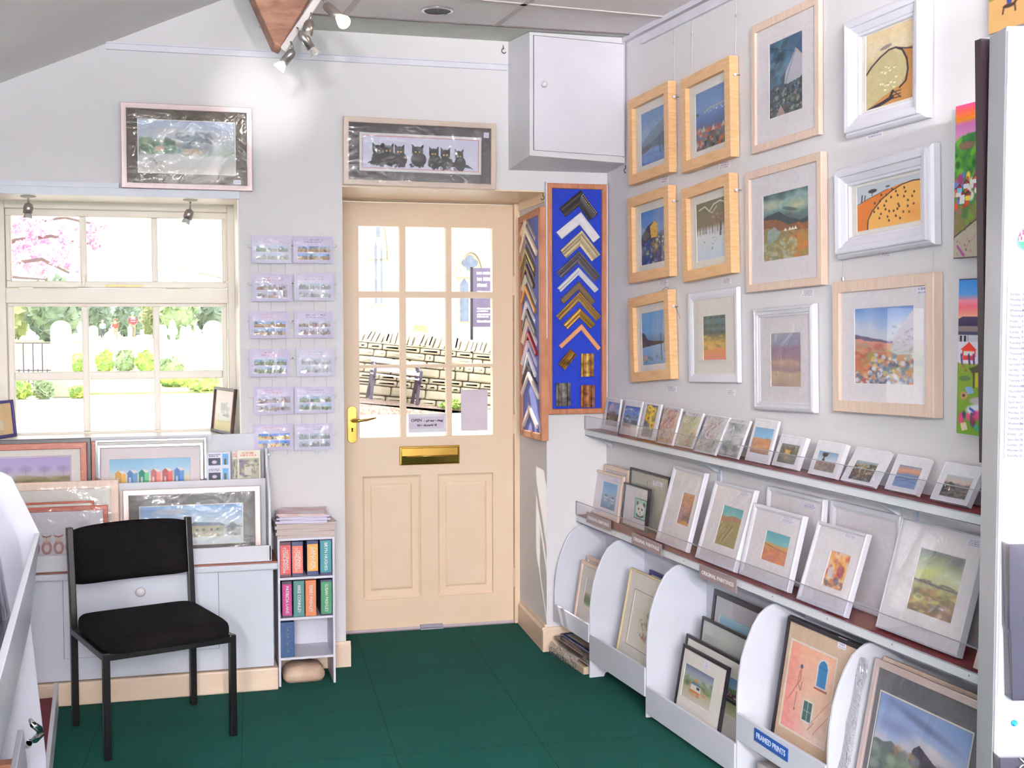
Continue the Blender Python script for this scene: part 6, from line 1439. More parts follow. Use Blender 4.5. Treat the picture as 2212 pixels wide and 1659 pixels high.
# leaflets at the end of the back row
def leaflet(x0, y0, x1, y, art, label, k=0):
    fr0 = Fr((0, y, TZ + .012), (1, 0, 0), (0, .05, 1)); a = fr0.loc(x0, y0); b = fr0.loc(x1, y0); z0 = fr0.loc(x0, 1045)[1]
    fr = Fr(fr0.at(a[0], .24), (1, 0, 0), (0, .05, 1)); W = b[0] - a[0]; H = a[1] - .24
    t = thing('leaflet', label, 'leaflet', fr.M(), 'leaflets at the right end of the window trough')
    obj('leaflet_block', MB().box(0, W, 0, H, -.004, 0), PAPER, t); art_obj('printed_face', art, 0, 0, W, H, .0003, t)
def L_two(s):
    c = Cv(60, 150, (226, 226, 240), s)
    for y in (.04, .40): print_lines(c, .06, y, .62, y + .07, 2, (60, 60, 90), .8); c.rect(.08, y + .10, .58, y + .28, (50, 54, 66)); c.blob(.33, y + .2, .12, .05, (206, 190, 214)); c.rect(.66, y, .92, y + .27, (110, 170, 220)); c.rect(.74, y + .12, .84, y + .27, (80, 84, 70))
    return c
def L_house(s):
    c = Cv(60, 130, (234, 226, 214), s); print_lines(c, .12, .04, .88, .16, 2, (206, 110, 90), .8); c.rect(.06, .2, .94, .72, (170, 170, 150)); c.rect(.1, .24, .5, .62, (130, 116, 130)); c.dabs(40, (.1, .24, .92, .66), [(90, 90, 110), (180, 190, 130), (214, 206, 190), (110, 96, 90)], .08, .7); c.rect(.3, .4, .6, .6, (206, 196, 186)); return c
leaflet(446, 978, 497, 4.960, L_two(95), 'white leaflet with two small pictures beside the beach hut print')
leaflet(502, 975, 513, 4.975, L_house(96), 'narrow edge of a cream leaflet between two other leaflets')
leaflet(512.5, 973, 562, 4.958, L_house(97), 'cream leaflet with red heading and a house picture at the trough end')

# ---- pictures leaning in the window recess
def sidepic(x0, y0, x1, y1, H, label, art, fm, **k):
    u = np.array([x1 - x0, y1 - y0, 0]); W = np.linalg.norm(u)
    fr = Fr((x0, y0, WZ0 + .014), u, (0, 0, 1)); fr = Fr(fr.o, u, np.array([0, 0, 1.0]) - fr.n * .10)
    return picture(fr, W, H, 'framed_picture', label, fm=fm, art=art, group='framed pictures leaning in the window recess', **k)
def R_dark(s):
    c = Cv(60, 90, (214, 206, 196), s); c.dabs(60, (.15, .1, .85, .7), [(70, 60, 60), (110, 100, 96), (150, 140, 130), (50, 44, 46)], .12, .8); return c
a, b = on_y(454, 935, 5.38), on_y(500, 930, 5.12)
H_ = on_y(452, 838, 5.38)[2] - WZ0 - .012
sidepic(a[0], 5.38, b[0] - .004, 5.13, H_ + .005, 'dark-edged framed picture leaning in the right side of the window recess', R_dark(98), mat('dark_brown_frame', (60, 40, 36), .4), fw=.012, dp=.014, img=(.07, .05, .20, H_ - .05), mount_m=mat('peach_mount', (236, 206, 184), .8))
a, b = on_y(0, 950, 5.15), on_y(38, 945, 5.36)
H_ = on_y(38, 874, 5.36)[2] - WZ0 - .012
sidepic(-.76, 5.15, b[0], 5.36, H_ + .02, 'navy-edged framed picture leaning in the left side of the window recess', Cv(10, 12, (226, 214, 190), 99), mat('navy_frame', (40, 36, 110), .4), fw=.012, dp=.014, img=(.06, .03, .17, H_ - .06), mount_m=mat('tan_mount', (226, 196, 150), .8))

# ------------------------------------------------------------------ chair
ch = thing('office_chair', 'black upholstered armless chair with square tube legs in front of the cabinet', 'chair')
bl, br_, fl_, fr_ = [on_z(*p) for p in ((168, 1566), (423, 1521), (228, 1643), (499, 1590))]
u = (br_ - bl) + (fr_ - fl_); u /= np.linalg.norm(u); v = np.array([-u[1], u[0], 0])    # v: backwards
cen = (bl + br_ + fl_ + fr_) / 4
ch.matrix_world = Matrix(((u[0], v[0], 0, cen[0]), (u[1], v[1], 0, cen[1]), (0, 0, 1, 0), (0, 0, 0, 1)))
w2 = (np.linalg.norm(br_ - bl) + np.linalg.norm(fr_ - fl_)) / 4; d2 = abs((bl + br_ - fl_ - fr_) @ v) / 4
BLK = mat('black_tube_enamel', (9, 8, 11), .3, spec=.4); FAB = mat('black_weave_fabric', (9, 7, 10), .95, spec=.1, scale=160, col2=(5, 4, 6), bump=.3, bscale=300)
r = .0115
SEATZ = .352
for sx_ in (-1, 1):
    obj('leg', MB().box(sx_ * w2 - r, sx_ * w2 + r, -d2 - r, -d2 + r, 0, SEATZ + .004), BLK, ch, bev=.003)
    zt = .705
    pts = [(sx_ * w2, d2, .0), (sx_ * w2, d2, .36), (sx_ * w2, d2 + .012, .50), (sx_ * w2, d2 + .035, zt)]
    mb = MB(); L = []
    for x, y, z in pts: L.append([(x - r, y - r, z), (x + r, y - r, z), (x + r, y + r, z), (x - r, y + r, z)])
    mb.loops(L, True, True); obj('leg', mb, BLK, ch, bev=.003)
    obj('seat_rail', MB().box(sx_ * w2 - r, sx_ * w2 + r, -d2, d2, SEATZ - .022, SEATZ), BLK, ch, bev=.002)
obj('front_rail', MB().box(-w2, w2, -d2 - r, -d2 + r, SEATZ - .022, SEATZ), BLK, ch, bev=.002)
obj('rear_rail', MB().box(-w2, w2, d2 - r, d2 + r, SEATZ - .022, SEATZ), BLK, ch, bev=.002)
# cushion: rounded super-ellipse rings, slightly crowned
def cushion(hw, hd, z0, z1, cy, crown, n=40, e=5.0):
    def ring(s, z):
        out = []
        for k in range(n):
            g = 2 * math.pi * k / n; c, q = math.cos(g), math.sin(g)
            out.append((math.copysign(abs(c) ** (2 / e), c) * hw * s, cy + math.copysign(abs(q) ** (2 / e), q) * hd * s, z))
        return out
    h = z1 - z0
    L = [ring(.93, z0), ring(.985, z0 + .10 * h), ring(1, z0 + .3 * h), ring(1, z0 + .65 * h), ring(.985, z0 + .85 * h), ring(.95, z0 + h), ring(.86, z0 + h + crown * .5), ring(.6, z0 + h + crown * .9), ring(.3, z0 + h + crown)]
    return MB().loops(L, True, True)
obj('seat', cushion(w2 - .001, d2 + .012, SEATZ - .006, SEATZ + .050, -.012, .008, 56, 9.0), FAB, ch, smooth=True)
obj('seat_pan', MB().box(-w2 + .01, w2 - .01, -d2 + .01, d2 - .02, SEATZ - .024, SEATZ - .004), BLK, ch)
nx_, nz_ = 17, 11; Lf = []; Lb = []
zb0, zb1 = .500, .700
mb = MB(); V = []
for side in (0, 1):
    for j in range(nz_):
        for i in range(nx_):
            a = -1 + 2 * i / (nx_ - 1); b = -1 + 2 * j / (nz_ - 1)
            ed = min(1.0, (1 - abs(a) ** 12) + .0) * min(1.0, (1 - abs(b) ** 6) + .0)
            x = a * (w2 - .012); rz = 1 - .06 * abs(a) ** 8
            z = (zb0 + zb1) / 2 + b * (zb1 - zb0) / 2 * rz + .008 * (1 - a * a) * (b > 0) * b
            y = d2 + .018 + .03 * (z - .5) / .2 + .022 * (1 - a * a) - .012
            th = .006 + .016 * ed ** .5
            V.append((x, y + (th if side else -th), z))
def gi(s, j, i): return s * nx_ * nz_ + j * nx_ + i
Fc = []
for j in range(nz_ - 1):
    for i in range(nx_ - 1):
        Fc.append((gi(0, j, i), gi(0, j, i + 1), gi(0, j + 1, i + 1), gi(0, j + 1, i))); Fc.append((gi(1, j, i + 1), gi(1, j, i), gi(1, j + 1, i), gi(1, j + 1, i + 1)))
for i in range(nx_ - 1): Fc.append((gi(1, 0, i), gi(1, 0, i + 1), gi(0, 0, i + 1), gi(0, 0, i))); Fc.append((gi(0, nz_ - 1, i), gi(0, nz_ - 1, i + 1), gi(1, nz_ - 1, i + 1), gi(1, nz_ - 1, i)))
for j in range(nz_ - 1): Fc.append((gi(0, j, 0), gi(0, j + 1, 0), gi(1, j + 1, 0), gi(1, j, 0))); Fc.append((gi(1, j, nx_ - 1), gi(1, j + 1, nx_ - 1), gi(0, j + 1, nx_ - 1), gi(0, j, nx_ - 1)))
mb.add(V, Fc); obj('backrest', mb, FAB, ch, smooth=True)

# ------------------------------------------------------------------ narrow bookcase
SX0, SX1, SY0, SY1 = .354, .577, 4.832, 5.040
t = thing('bookcase', 'narrow white bookcase with spines of artist card folders beside the door', 'bookcase', Matrix.Identity(4))
SW = mat('bookcase_white', (214, 212, 226), .4, scale=4)
for x in (SX0, SX1 - .009): obj('side_panel', MB().box(x, x + .009, SY0, SY1, 0, .586), SW, t, bev=.001)
for z in (.577, .422, .262, .104): obj('shelf', MB().box(SX0 + .009, SX1 - .009, SY0 + .002, SY1 - .006, z, z + .009), SW, t)
obj('back_panel', MB().box(SX0 + .009, SX1 - .009, SY1 - .005, SY1, .1, .586), SW, t)
LETW = mat('spine_lettering', (232, 226, 222), .6)
def folder(x0, x1, z0, z1, cover, lab, text, label, y=None, lean=0.0, ly=(.10, .92), group='lettered card folders in the bookcase'):
    y = SY0 + .010 if y is None else y
    t = thing('card_folder', label, 'folder', TR((x0 + x1) / 2, y, z0 + .0005) @ Matrix.Rotation(lean, 4, 'Y'), group)
    w, h, d = (x1 - x0) / 2, z1 - z0, .17
    obj('cover', MB().box(-w, w, 0, d, 0, h), mat('folder_%d_%d_%d' % cover, cover, .5), t, bev=.002)
    if lab: obj('spine_label', MB().box(-w + .002, w - .002, -.001, -.0001, h * ly[0], h * ly[1]), mat('label_%d_%d_%d' % lab, lab, .5), t)
    if text:
        n = text.count('\n') + 1; H_ = h * (ly[1] - ly[0])
        lo = lettering(text, (.0155 if n > 1 else .017), Matrix.Translation((0, -.0016, h * (ly[0] + ly[1]) / 2)) @ Matrix.Rotation(math.pi / 2, 4, 'X') @ Matrix.Rotation(-math.pi / 2, 4, 'Z'), LETW, t, bold=.0003, space=.78)
        ww = max(v_.co.x for v_ in lo.data.vertices) - min(v_.co.x for v_ in lo.data.vertices)
        for v_ in lo.data.vertices: v_.co.x *= H_ * .88 / ww
    return t
def xs_(a, b): return on_y(500 + a / 3.6867, 1200, SY0 + .01)[0], on_y(500 + b / 3.6867, 1200, SY0 + .01)[0]
NV = (40, 36, 60); DK = (44, 34, 50)
for (a, b), z1_, cv, lb, tx, lab, ly in [((385, 475), .572, (70, 34, 48), (204, 82, 84), 'NORMAN\nTOMLINSON', 'red-labelled folder, leftmost on the upper shelf of the narrow bookcase', (.08, .90)), ((480, 572), .570, (50, 56, 90), (218, 112, 96), 'NORMAN\nTOMLINSON', 'coral-labelled folder second from left on the upper bookcase shelf', (.10, .88)),
                                    ((600, 692), .572, (30, 40, 84), (222, 158, 66), 'CAROLINE\nAPPLEYARD', 'orange-yellow labelled folder on the upper bookcase shelf', (.14, .90)), ((704, 798), .574, (34, 40, 84), (52, 136, 146), 'BRYN HUGHES', 'teal-labelled folder at the right of the upper bookcase shelf', (.08, .97))]:
    x0, x1 = xs_(a, b); folder(max(x0, SX0 + .0095), min(x1, SX1 - .0095), .4312, z1_, cv, lb, tx, lab, ly=ly)
for (a, b), z1_, cv, lb, tx, lab, ly in [((398, 480), .415, DK, (172, 48, 120), 'PATRICIA LANE', 'magenta-labelled folder, leftmost on the middle bookcase shelf', (.06, .92)), ((490, 578), .414, (62, 116, 116), (62, 116, 116), 'MIKE CONNLEY', 'grey-teal folder second from left on the middle bookcase shelf', (.06, .94)),
                                    ((586, 672), .414, (206, 122, 84), (206, 122, 84), 'TERRY PASHLEY', 'orange folder in the middle of the middle bookcase shelf', (.06, .94)), ((706, 800), .413, (30, 30, 60), (46, 128, 88), 'SUSAN PASHLEY', 'green-labelled folder at the right of the middle bookcase shelf', (.04, .94))]:
    x0, x1 = xs_(a, b); folder(max(x0, SX0 + .0095), min(x1, SX1 - .0095), .2712, z1_, cv, lb, tx, lab, ly=ly)
x0, x1 = xs_(402, 512)
bk_ = folder(SX0 + .0096, SX0 + .0096 + (x1 - x0), .1132, .252, (24, 62, 110), None, None, 'dark blue book with gilt spine ornaments on the bottom bookcase shelf', group=None)
mb = MB(); w_ = (x1 - x0) / 2
for k in range(4):
    zc_ = .024 + .028 * k; s_ = .007
    mb.prism([(0, zc_ - s_), (s_ * .5, zc_), (0, zc_ + s_), (-s_ * .5, zc_)], 1, -.0012, -.0002).box(-.010, .010, -.0012, -.0002, zc_ + .011, zc_ + .0118)
obj('gilt_ornament', mb, mat('gilt', (110, 120, 110), .4, metal=.3), bk_)
# magazines on top
mgm = [mat('magazine_cover', (222, 212, 218), .4, col2=(206, 150, 150), scale=9), mat('magazine_lilac', (206, 200, 228), .5), mat('magazine_pages', (214, 208, 222), .6, col2=(196, 190, 206), scale=3, stretch=(1, 1, 90)), mat('catalogue_tan', (196, 182, 178), .6, col2=(176, 160, 156), scale=3, stretch=(1, 1, 60))]
zc_ = .5865
def magazine(z, th, w, d, rz, droop, m, label, ox=0):
    t = thing('magazine', label, 'magazine', TR((SX0 + SX1) / 2 + ox, (SY0 + SY1) / 2 - .004, z, rz), 'magazines piled on the bookcase')
    n = 9; L0 = []; V = []
    for i in range(n):
        a = -1 + 2 * i / (n - 1); x = a * w / 2; s = droop * (a ** 4) * (1 if a > 0 else .3)
        V += [(x, -d / 2, s), (x, d / 2, s), (x, d / 2, th + s), (x, -d / 2, th + s)]
    Fm = [(0, 1, 2, 3)[::-1]]
    for i in range(n - 1):
        b = i * 4; Fm += [(b, b + 4, b + 5, b + 1)[::-1], (b + 1, b + 5, b + 6, b + 2)[::-1], (b + 2, b + 6, b + 7, b + 3)[::-1], (b + 3, b + 7, b + 4, b)[::-1]]
    Fm.append(((n - 1) * 4, (n - 1) * 4 + 1, (n - 1) * 4 + 2, (n - 1) * 4 + 3))
    obj('pages', MB().add(V, [f[::-1] for f in Fm]), m, t)
    return th + .0006
MG = [(.011, .226, 3, .02, .0), (.012, .228, 3, -.03, .0), (.011, .232, 3, .03, .001), (.012, .236, 3, -.02, .001), (.008, .238, 3, .05, .001), (.008, .20, 1, -.12, .001), (.006, .198, 2, .04, .001), (.006, .196, 1, -.10, .001), (.005, .196, 2, .02, .001), (.004, .190, 0, -.06, .001), (.004, .186, 0, -.16, .001)]
NM = ['lowest', 'second lowest', 'third lowest', 'fourth lowest', 'fifth from the bottom']
for i, (th, w, mi, rz, dr_) in enumerate(MG):
    lab = ('thick tan-edged catalogue, %s of the pile on the bookcase' % NM[i]) if i < 5 else ('lilac-white magazine, %s of the pale upper magazines' % ['lowest', 'second', 'third', 'fourth'][i - 5] if i < 9 else ['pink-patterned magazine just under the topmost one of the pile', 'topmost magazine of the pile with a pink and grey cover'][i - 9])
    zc_ += magazine(zc_, th, w, .19, rz, dr_, mgm[mi], lab, ox=(-.006 if i > 4 else 0))
# wrapped parcel underneath
mb = MB(); rr_ = random.Random(4); L = []
for z, s in ((.001, .9), (.012, 1.0), (.03, 1.0), (.052, .86), (.062, .6)):
    L.append([(.455 + .083 * s * (1 if abs(math.cos(g)) > .2 else .9) * math.copysign(abs(math.cos(g)) ** .4, math.cos(g)) + .004 * rr_.random(), 4.93 + .07 * s * math.copysign(abs(math.sin(g)) ** .4, math.sin(g)), z + .006 * rr_.random() * (z > .01)) for g in [2 * math.pi * k / 20 for k in range(20)]])
mb.loops(L, True, True); obj('paper_parcel', mb, mat('brown_wrapping', (196, 170, 150), .5, col2=(176, 150, 130), scale=12, bump=.6, bscale=20), smooth=True, label='crumpled brown paper parcel on the carpet under the narrow bookcase', cat='parcel')

# ------------------------------------------------------------------ notices on the door
t = thing('door_sign', 'white notice reading OPEN - please ring the doorbell on the door glass', 'sign', TR(0, 0, 0))
y_ = YD - .0235
a, b = on_y(882, 935, y_), on_y(964, 893, y_)
obj('paper', MB().box(a[0], b[0], y_ - .0006, y_, a[2], b[2]), PAPER, t)
c0, c1 = on_y(884.5, 927, y_), on_y(959, 899, y_)
obj('lilac_panel', MB().box(c0[0], c1[0], y_ - .0010, y_ - .0007, c0[2], c1[2]), mat('lilac_panel', (216, 206, 226), .6), t)
RX = Matrix.Rotation(math.pi / 2, 4, 'X'); DT = mat('dark_lettering', (70, 56, 74), .6)
for tx, yy, xx0, xx1, sz in (('OPEN', 908.5, 888, 911, .0175), ('- please ring', 909, 915, 956.5, .0135), ('the doorbell', 919, 901, 943.5, .0135)):
    p0, p1 = on_y(xx0, yy, y_), on_y(xx1, yy, y_)
    lo = lettering(tx, sz, Matrix.Translation(((p0[0] + p1[0]) / 2, y_ - .0013, p0[2])) @ RX, DT, t, bold=.0007, thick=.0002)
    ww = max(v_.co.x for v_ in lo.data.vertices) - min(v_.co.x for v_ in lo.data.vertices)
    for v_ in lo.data.vertices: v_.co.x *= (p1[0] - p0[0]) / ww
a, b = on_y(996, 931, y_), on_y(1053, 841, y_)
obj('paper_notice', MB().box(a[0], b[0], y_ - .0006, y_, a[2], b[2]), mat('back_of_paper', (226, 212, 226), .8), label='blank back of a paper notice taped inside the lower right door pane', cat='notice')

# ------------------------------------------------------------------ beam and spotlights
BEAM = mat('old_oak_beam', (160, 114, 92), .6, col2=(124, 82, 64), scale=10, stretch=(1.4, 1, 4), bump=.4, bscale=8)
yb = 4.45
pts = [on_y(*p, yb) for p in ((592, 94), (607, 101), (668, 0), (720, -86), (500, -112), (550, 0))]
mb = MB().prism([(p[0], p[2]) for p in pts], 1, yb, yb + .13)
obj('oak_beam', mb, BEAM, label='dark brown oak beam end coming down from the ceiling', cat='beam', bev=.004)
TRK = mat('white_track', (214, 206, 208), .4)
t = thing('track_light', 'white spotlight bar with four nickel spotlights along the oak beam', 'spotlights', Matrix.Identity(4))
yt = 4.40
a, b = on_y(614, 103, yt), on_y(760, -110, yt)
d = (b - a) / np.linalg.norm(b - a); nn = np.array([-d[2], 0, d[0]])
q = [a - nn * .012, b - nn * .012, b + nn * .012, a + nn * .012]
obj('track_bar', MB().prism([(p[0], p[2]) for p in q], 1, yt, yt + .04), TRK, t, bev=.003)
LAMPG = mat('lamp_face_lit', (255, 224, 180), .3, emit=9); LAMPW = mat('lamp_face_cool', (255, 252, 245), .3, emit=14); LAMPO = mat('reflector_glass', (196, 190, 190), .15, metal=.3, coat=.5)
def spot(parent, base, body0, body1, y, face, r0=.021, r1=.025, face_len=.03, stem_r=.0035, y1=None):
    B, P, Q = on_y(*base, y), on_y(*body0, y), on_y(*body1, y if y1 is None else y1)
    obj('stem', MB().tube([tuple(B + np.array([0, .0, 0])), tuple((B + P) / 2 + np.array([0, -.01, 0])), tuple(P)], stem_r, 8), NICKEL, parent, smooth=True)
    ax = Vector(Q - P); L = ax.length
    h = obj('lamp_housing', MB().lathe([(.006, -.004), (r0 * .8, .002), (r0, .014), (r0, L * .72)], P, ax, 20), NICKEL, parent, smooth=True)
    obj('lamp', MB().lathe([(r0 * .7, L * .72), (r1, L), (r1 * .98, L + .003)], P, ax, 20), face, h)
    return P, ax.normalized(), L
spot(t, (628, 90), (633, 110), (603, 147), 4.40, LAMPW, .016, .021, y1=4.42)
spot(t, (672, 28), (669, 48), (661, 82), 4.40, LAMPO, .019, .020, y1=4.36)
spot(t, (642, 60), (648, 70), (682, 118), 4.36, LAMPO, .016, .021)
spot(t, (697, 0), (705, 12), (743, 48), 4.40, LAMPG, .018, .024, y1=4.30)
def spotlamp(name, px, py, y, tgt, power, size, color, blend=.6, rad=.02):
    l = bpy.data.lights.new(name, 'SPOT'); l.energy = power; l.spot_size = size; l.spot_blend = blend; l.color = color; l.shadow_soft_size = rad
    o = bpy.data.objects.new(name, l); COL.objects.link(o); p = Vector(on_y(px, py, y)); o.location = p
    o.rotation_euler = (Vector(tgt) - p).to_track_quat('-Z', 'Y').to_euler(); return o
spotlamp('spot_beam', 600, 152, 4.43, tuple(on_y(570, 215, YF)), 6.0, .80, (1.0, .98, .94), 1.0)
spotlamp('warm_spot_beam', 746, 52, 4.28, (1.6, 3.4, .6), 6, .9, (1, .85, .65), .8)
# window spotlights
for base, b0, b1, lab in (((61, 426), (62, 440), (60, 470), 'left small nickel spotlight under the ledge above the window'), ((411, 434), (411, 454), (401, 481), 'right small nickel spotlight under the ledge above the window')):
    y = 5.20; P = on_y(*base, y); zt = WZ1 - .004
    t = thing('window_spotlight', lab, 'spotlight', Matrix.Identity(4), 'spotlights above the window')
    obj('ceiling_plate', MB().lathe([(.028, 0), (.030, .004), (.012, .010)], (P[0], y, zt), (0, 0, -1), 24), WINM, t, smooth=True)
    spot(t, (base[0], base[1] - 4), b0, b1, y, LAMPO, .019, .017)
# recessed ceiling fitting
c = on_z(945, 22, ZC); rx = (on_z(982, 22, ZC)[0] - on_z(908, 22, ZC)[0]) / 2
t = thing('recessed_fitting', 'round chrome ceiling downlight with a dark opening', 'ceiling light', TR(c[0], c[1], ZC))
obj('chrome_rim', MB().lathe([(rx * .80, -.001), (rx * .84, -.006), (rx * .96, -.005), (rx, -.0005)], (0, 0, 0), (0, 0, 1), 32), CHROME, t, smooth=True)
obj('dark_opening', MB().lathe([(rx * .81, -.004), (rx * .81, -.003)], (0, 0, 0), (0, 0, 1), 32), mat('black_hole', (12, 14, 16), .5), t)
# fluorescent battens on the ceiling behind the camera
for i, (x, y) in enumerate(TUBES):
    zz_ = 2.60 if x > TX0 else 2.56
    t = thing('fluorescent_batten', ['white fluorescent batten nearest the camera, left row', 'white fluorescent batten nearest the camera, right row', 'white fluorescent batten in the middle of the left row', 'white fluorescent batten in the middle of the right row', 'white fluorescent batten at the far rear of the shop, left row', 'white fluorescent batten at the far rear of the shop, right row'][i], 'ceiling light', TR(x, y, 0, math.pi / 2), 'fluorescent battens on the ceiling')
    obj('housing', MB().box(-.62, .62, -.05, .05, 2.115, 2.135), SHELFW, t, bev=.004)
    obj('tube', MB().tube([(-.58, 0, 2.095), (.58, 0, 2.095)], .013, 12), mat('fluorescent_tube', (250, 246, 244), .4, emit=TUBE_E), t, smooth=True)
    obj('suspension', MB().box(-.4, -.39, -.005, .005, 2.135, 2.255 if x < TX0 else ZC), SHELFW, t)

# ------------------------------------------------------------------ print display along the left side, in the foreground
LE = np.array([.062, -1, 0]); LE /= np.linalg.norm(LE)
LMv = np.array([-LE[1], LE[0], 0])                          # towards the room
LO = np.array([-.384, 3.6, 0])
def lp_(s, m, z): return LO + LE * s + LMv * m + np.array([0, 0, z])
def lslab(mb, s0, s1, m0, m1, z0, z1):
    a = [lp_(s0, m0, z0), lp_(s1, m0, z0), lp_(s1, m1, z0), lp_(s0, m1, z0)]
    return mb.solid(a, [p + np.array([0, 0, z1 - z0]) for p in a])
t = thing('low_display_base', 'low white plinth with a maroon deck running along the left side to the window cabinet', 'display plinth', Matrix.Identity(4))
obj('front_plank', lslab(MB(), -1.175, 2.4, -.014, 0, 0, .100), SHELFW, t, bev=.002)
obj('maroon_deck', lslab(MB(), -1.175, 2.4, -.50, -.015, .03, .045), mat('burgundy_deck', (104, 24, 36), .7, scale=30), t)
def lpanel(s0, s1, prof): return MB().solid([lp_(s0, m, z) for m, z in prof], [lp_(s1, m, z) for m, z in prof])
t = thing('print_display', 'white sloping print display in the left foreground with large leaning prints', 'display unit', Matrix.Identity(4))
EP = [(-.62, .101), (-.62, 1.03), (-.13, 1.03), (-.095, 1.027), (-.069, 1.012), (0, .853), (-.029, .606), (.004, .214), (.004, .101)]
LW = mat('display_white', (200, 200, 214), .35, scale=4)
obj('end_panel', lpanel(-.006, .006, EP), LW, t, bev=.003)
obj('front_rail', lpanel(.006, 2.4, [(-.016, .60), (-.041, .606), (-.014, .853), (0, .853), (-.029, .600)][::1] if False else [(-.043, .606), (-.014, .853), (0, .853), (-.029, .606)]), LW, t, bev=.002)
obj('trough_floor', lslab(MB(), .007, 2.4, -.40, -.044, .608, .620), LW, t)
obj('back_board', lslab(MB(), .007, 2.4, -.62, -.605, .11, 1.02), LW, t)
obj('lower_rail', lpanel(.30, 2.4, [(-.030, .10), (-.050, .40), (-.036, .40), (-.014, .10)]), LW, t, bev=.002)
obj('lower_divider', lpanel(.40, .412, [(-.55, .101), (-.55, .60), (-.05, .60), (-.10, .40), (-.010, .22), (-.010, .101)]), LW, t, bev=.002)
# leaning prints; u runs away from the camera
def L_print(s, a, b):
    c = Cv(90, 100, a, s); c.tex(.06, 4); c.dabs(60, (.1, .2, .9, .8), [b, (206, 196, 216), (176, 186, 216), (226, 206, 214)], .1, .5); c.under([(0, .62), (.5, .58), (1, .66)], (150, 150, 176), .5, .1); print_lines(c, .1, .86, .9, .96, 2, (110, 104, 150), .6); return c
for i, (s0, w, m, a, b, lab) in enumerate([(.62, .56, -.075, (196, 204, 226), (206, 160, 176), 'large pale blue and pink print leaning nearest the end panel of the left display'),
                                           (1.02, .38, -.060, (150, 150, 166), (110, 104, 130), 'grey print leaning in front of the pale blue print in the left display'), (1.65, .60, -.049, (216, 212, 220), (170, 166, 186), 'white-edged print lowest in the left foreground display')]):
    hgt = (.36, .27, .20)[i]
    base = lp_(s0, m, .628); v = np.array([0, 0, 1.0]) * math.cos(.14) - LMv * math.sin(.14)
    fr = Fr(base + np.array([0, 0, .006]), -LE, v)
    picture(fr, w, hgt, 'mounted_print', lab, fw=0.0, dp=.008, fm=PAPER, art=L_print(100 + i, a, b), img=(.03, .03, w - .03, hgt - .03), mount_m=PAPER, wrap=1, seed=90 + i, glass=False, group='prints in the left foreground display')
# items and lever in the lower part
LF = Fr(lp_(0, 0, 0), -LE, (0, 0, 1))
def lpx(px, py, d=0.0):
    a = LF.loc(px, py, d); return LF.at(a[0], a[1], d)
lt = thing('lever_handle', 'chrome lever handle low on the left foreground display', 'handle', Matrix.Identity(4))
P = [lpx(66, 1556, .010), lpx(72, 1566, .022), lpx(84, 1574, .030), lpx(88, 1586, .030), lpx(76, 1597, .030), lpx(64, 1604, .024), lpx(60, 1611, .014)]
obj('lever', MB().tube([tuple(p) for p in P], [.005, .0065, .0075, .0075, .0075, .0065, .006], 12), CHROME, lt, smooth=True)
a_, b_ = lpx(58, 1550), lpx(66, 1625)
obj('back_plate', MB().solid([lp_(.55, -.0, .16), lp_(.62, -.0, .16), lp_(.62, .010, .16), lp_(.55, .010, .16)], [lp_(.55, 0, .30), lp_(.62, 0, .30), lp_(.62, .010, .30), lp_(.55, .010, .30)]), LW, lt)
obj('terracotta_folder', lslab(MB(), .43, .47, -.16, -.055, .102, .37), mat('terracotta_cover', (206, 140, 110), .6), label='terracotta folder standing in the lower compartment of the left display', cat='folder')
obj('blue_folder', lslab(MB(), .48, .50, -.16, -.055, .102, .34), mat('pale_blue_cover', (120, 160, 190), .6), label='pale blue folder beside the terracotta folder in the left display', cat='folder')

# ------------------------------------------------------------------ white leaflet stand in the right foreground
sb, sr = on_y(2121, 900, 2.05), on_y(2158, 900, 1.97)
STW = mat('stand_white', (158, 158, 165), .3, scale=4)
ZS = on_y(2150, 63, 2.0)[2]
plan = [(sr[0], sr[1]), (1.985, 1.84), (1.985, 2.05), (sb[0], sb[1])]
t = thing('leaflet_stand', 'tall white leaflet stand at the right edge in the foreground', 'stand', Matrix.Identity(4))
obj('stand_body', MB().solid([(x, y, 0) for x, y in plan], [(x, y, ZS) for x, y in plan]), STW, t, bev=.004)
SFu = np.array([1.985 - sr[0], 1.84 - sr[1], 0])
ST = Fr((sr[0], sr[1], 0), SFu)
def stq(px, py, d=0.0): return ST.loc(px, py, d)
obj('front_edge_bead', MB().tube([tuple(ST.at(.004, .02, .001)), tuple(ST.at(.004, ZS - .01, .001))], .003, 8), STW, t, smooth=True)
# calendar sheet
a, b = stq(2168, 990), stq(2168, 596)
c0 = thing('calendar_sheet', 'white month list of weekdays pinned to the leaflet stand', 'calendar', ST.sub(a[0], a[1], .0022).M())
W, H = .16, b[1] - a[1]
obj('paper', MB().box(0, W, 0, H, -.0012, 0), mat('calendar_paper', (142, 139, 156), .6), c0)
days = ['Sunday', 'Monday', 'Tuesday', 'Wednesday', 'Thursday', 'Friday', 'Saturday']
r0, r1 = stq(2180, 634.8)[1] - a[1], stq(2180, 985)[1] - a[1]
cal = [days[k % 7] for k in range(31)]; pitch = (r0 - r1) / 30
INK = mat('grey_ink', (34, 30, 50), .6)
xs0 = stq(2178, 800)[0] - a[0]; xs1 = stq(2204, 800)[0] - a[0]
lo = lettering('\n'.join(cal), pitch * .62, Matrix.Translation((xs0, (r0 + r1) / 2, .0002)), INK, c0, align='LEFT', thick=.0001, space=1 / .62 * 1.0)
hh = max(v_.co.y for v_ in lo.data.vertices) - min(v_.co.y for v_ in lo.data.vertices)
for v_ in lo.data.vertices: v_.co.y *= (r0 - r1 + pitch * .4) / hh
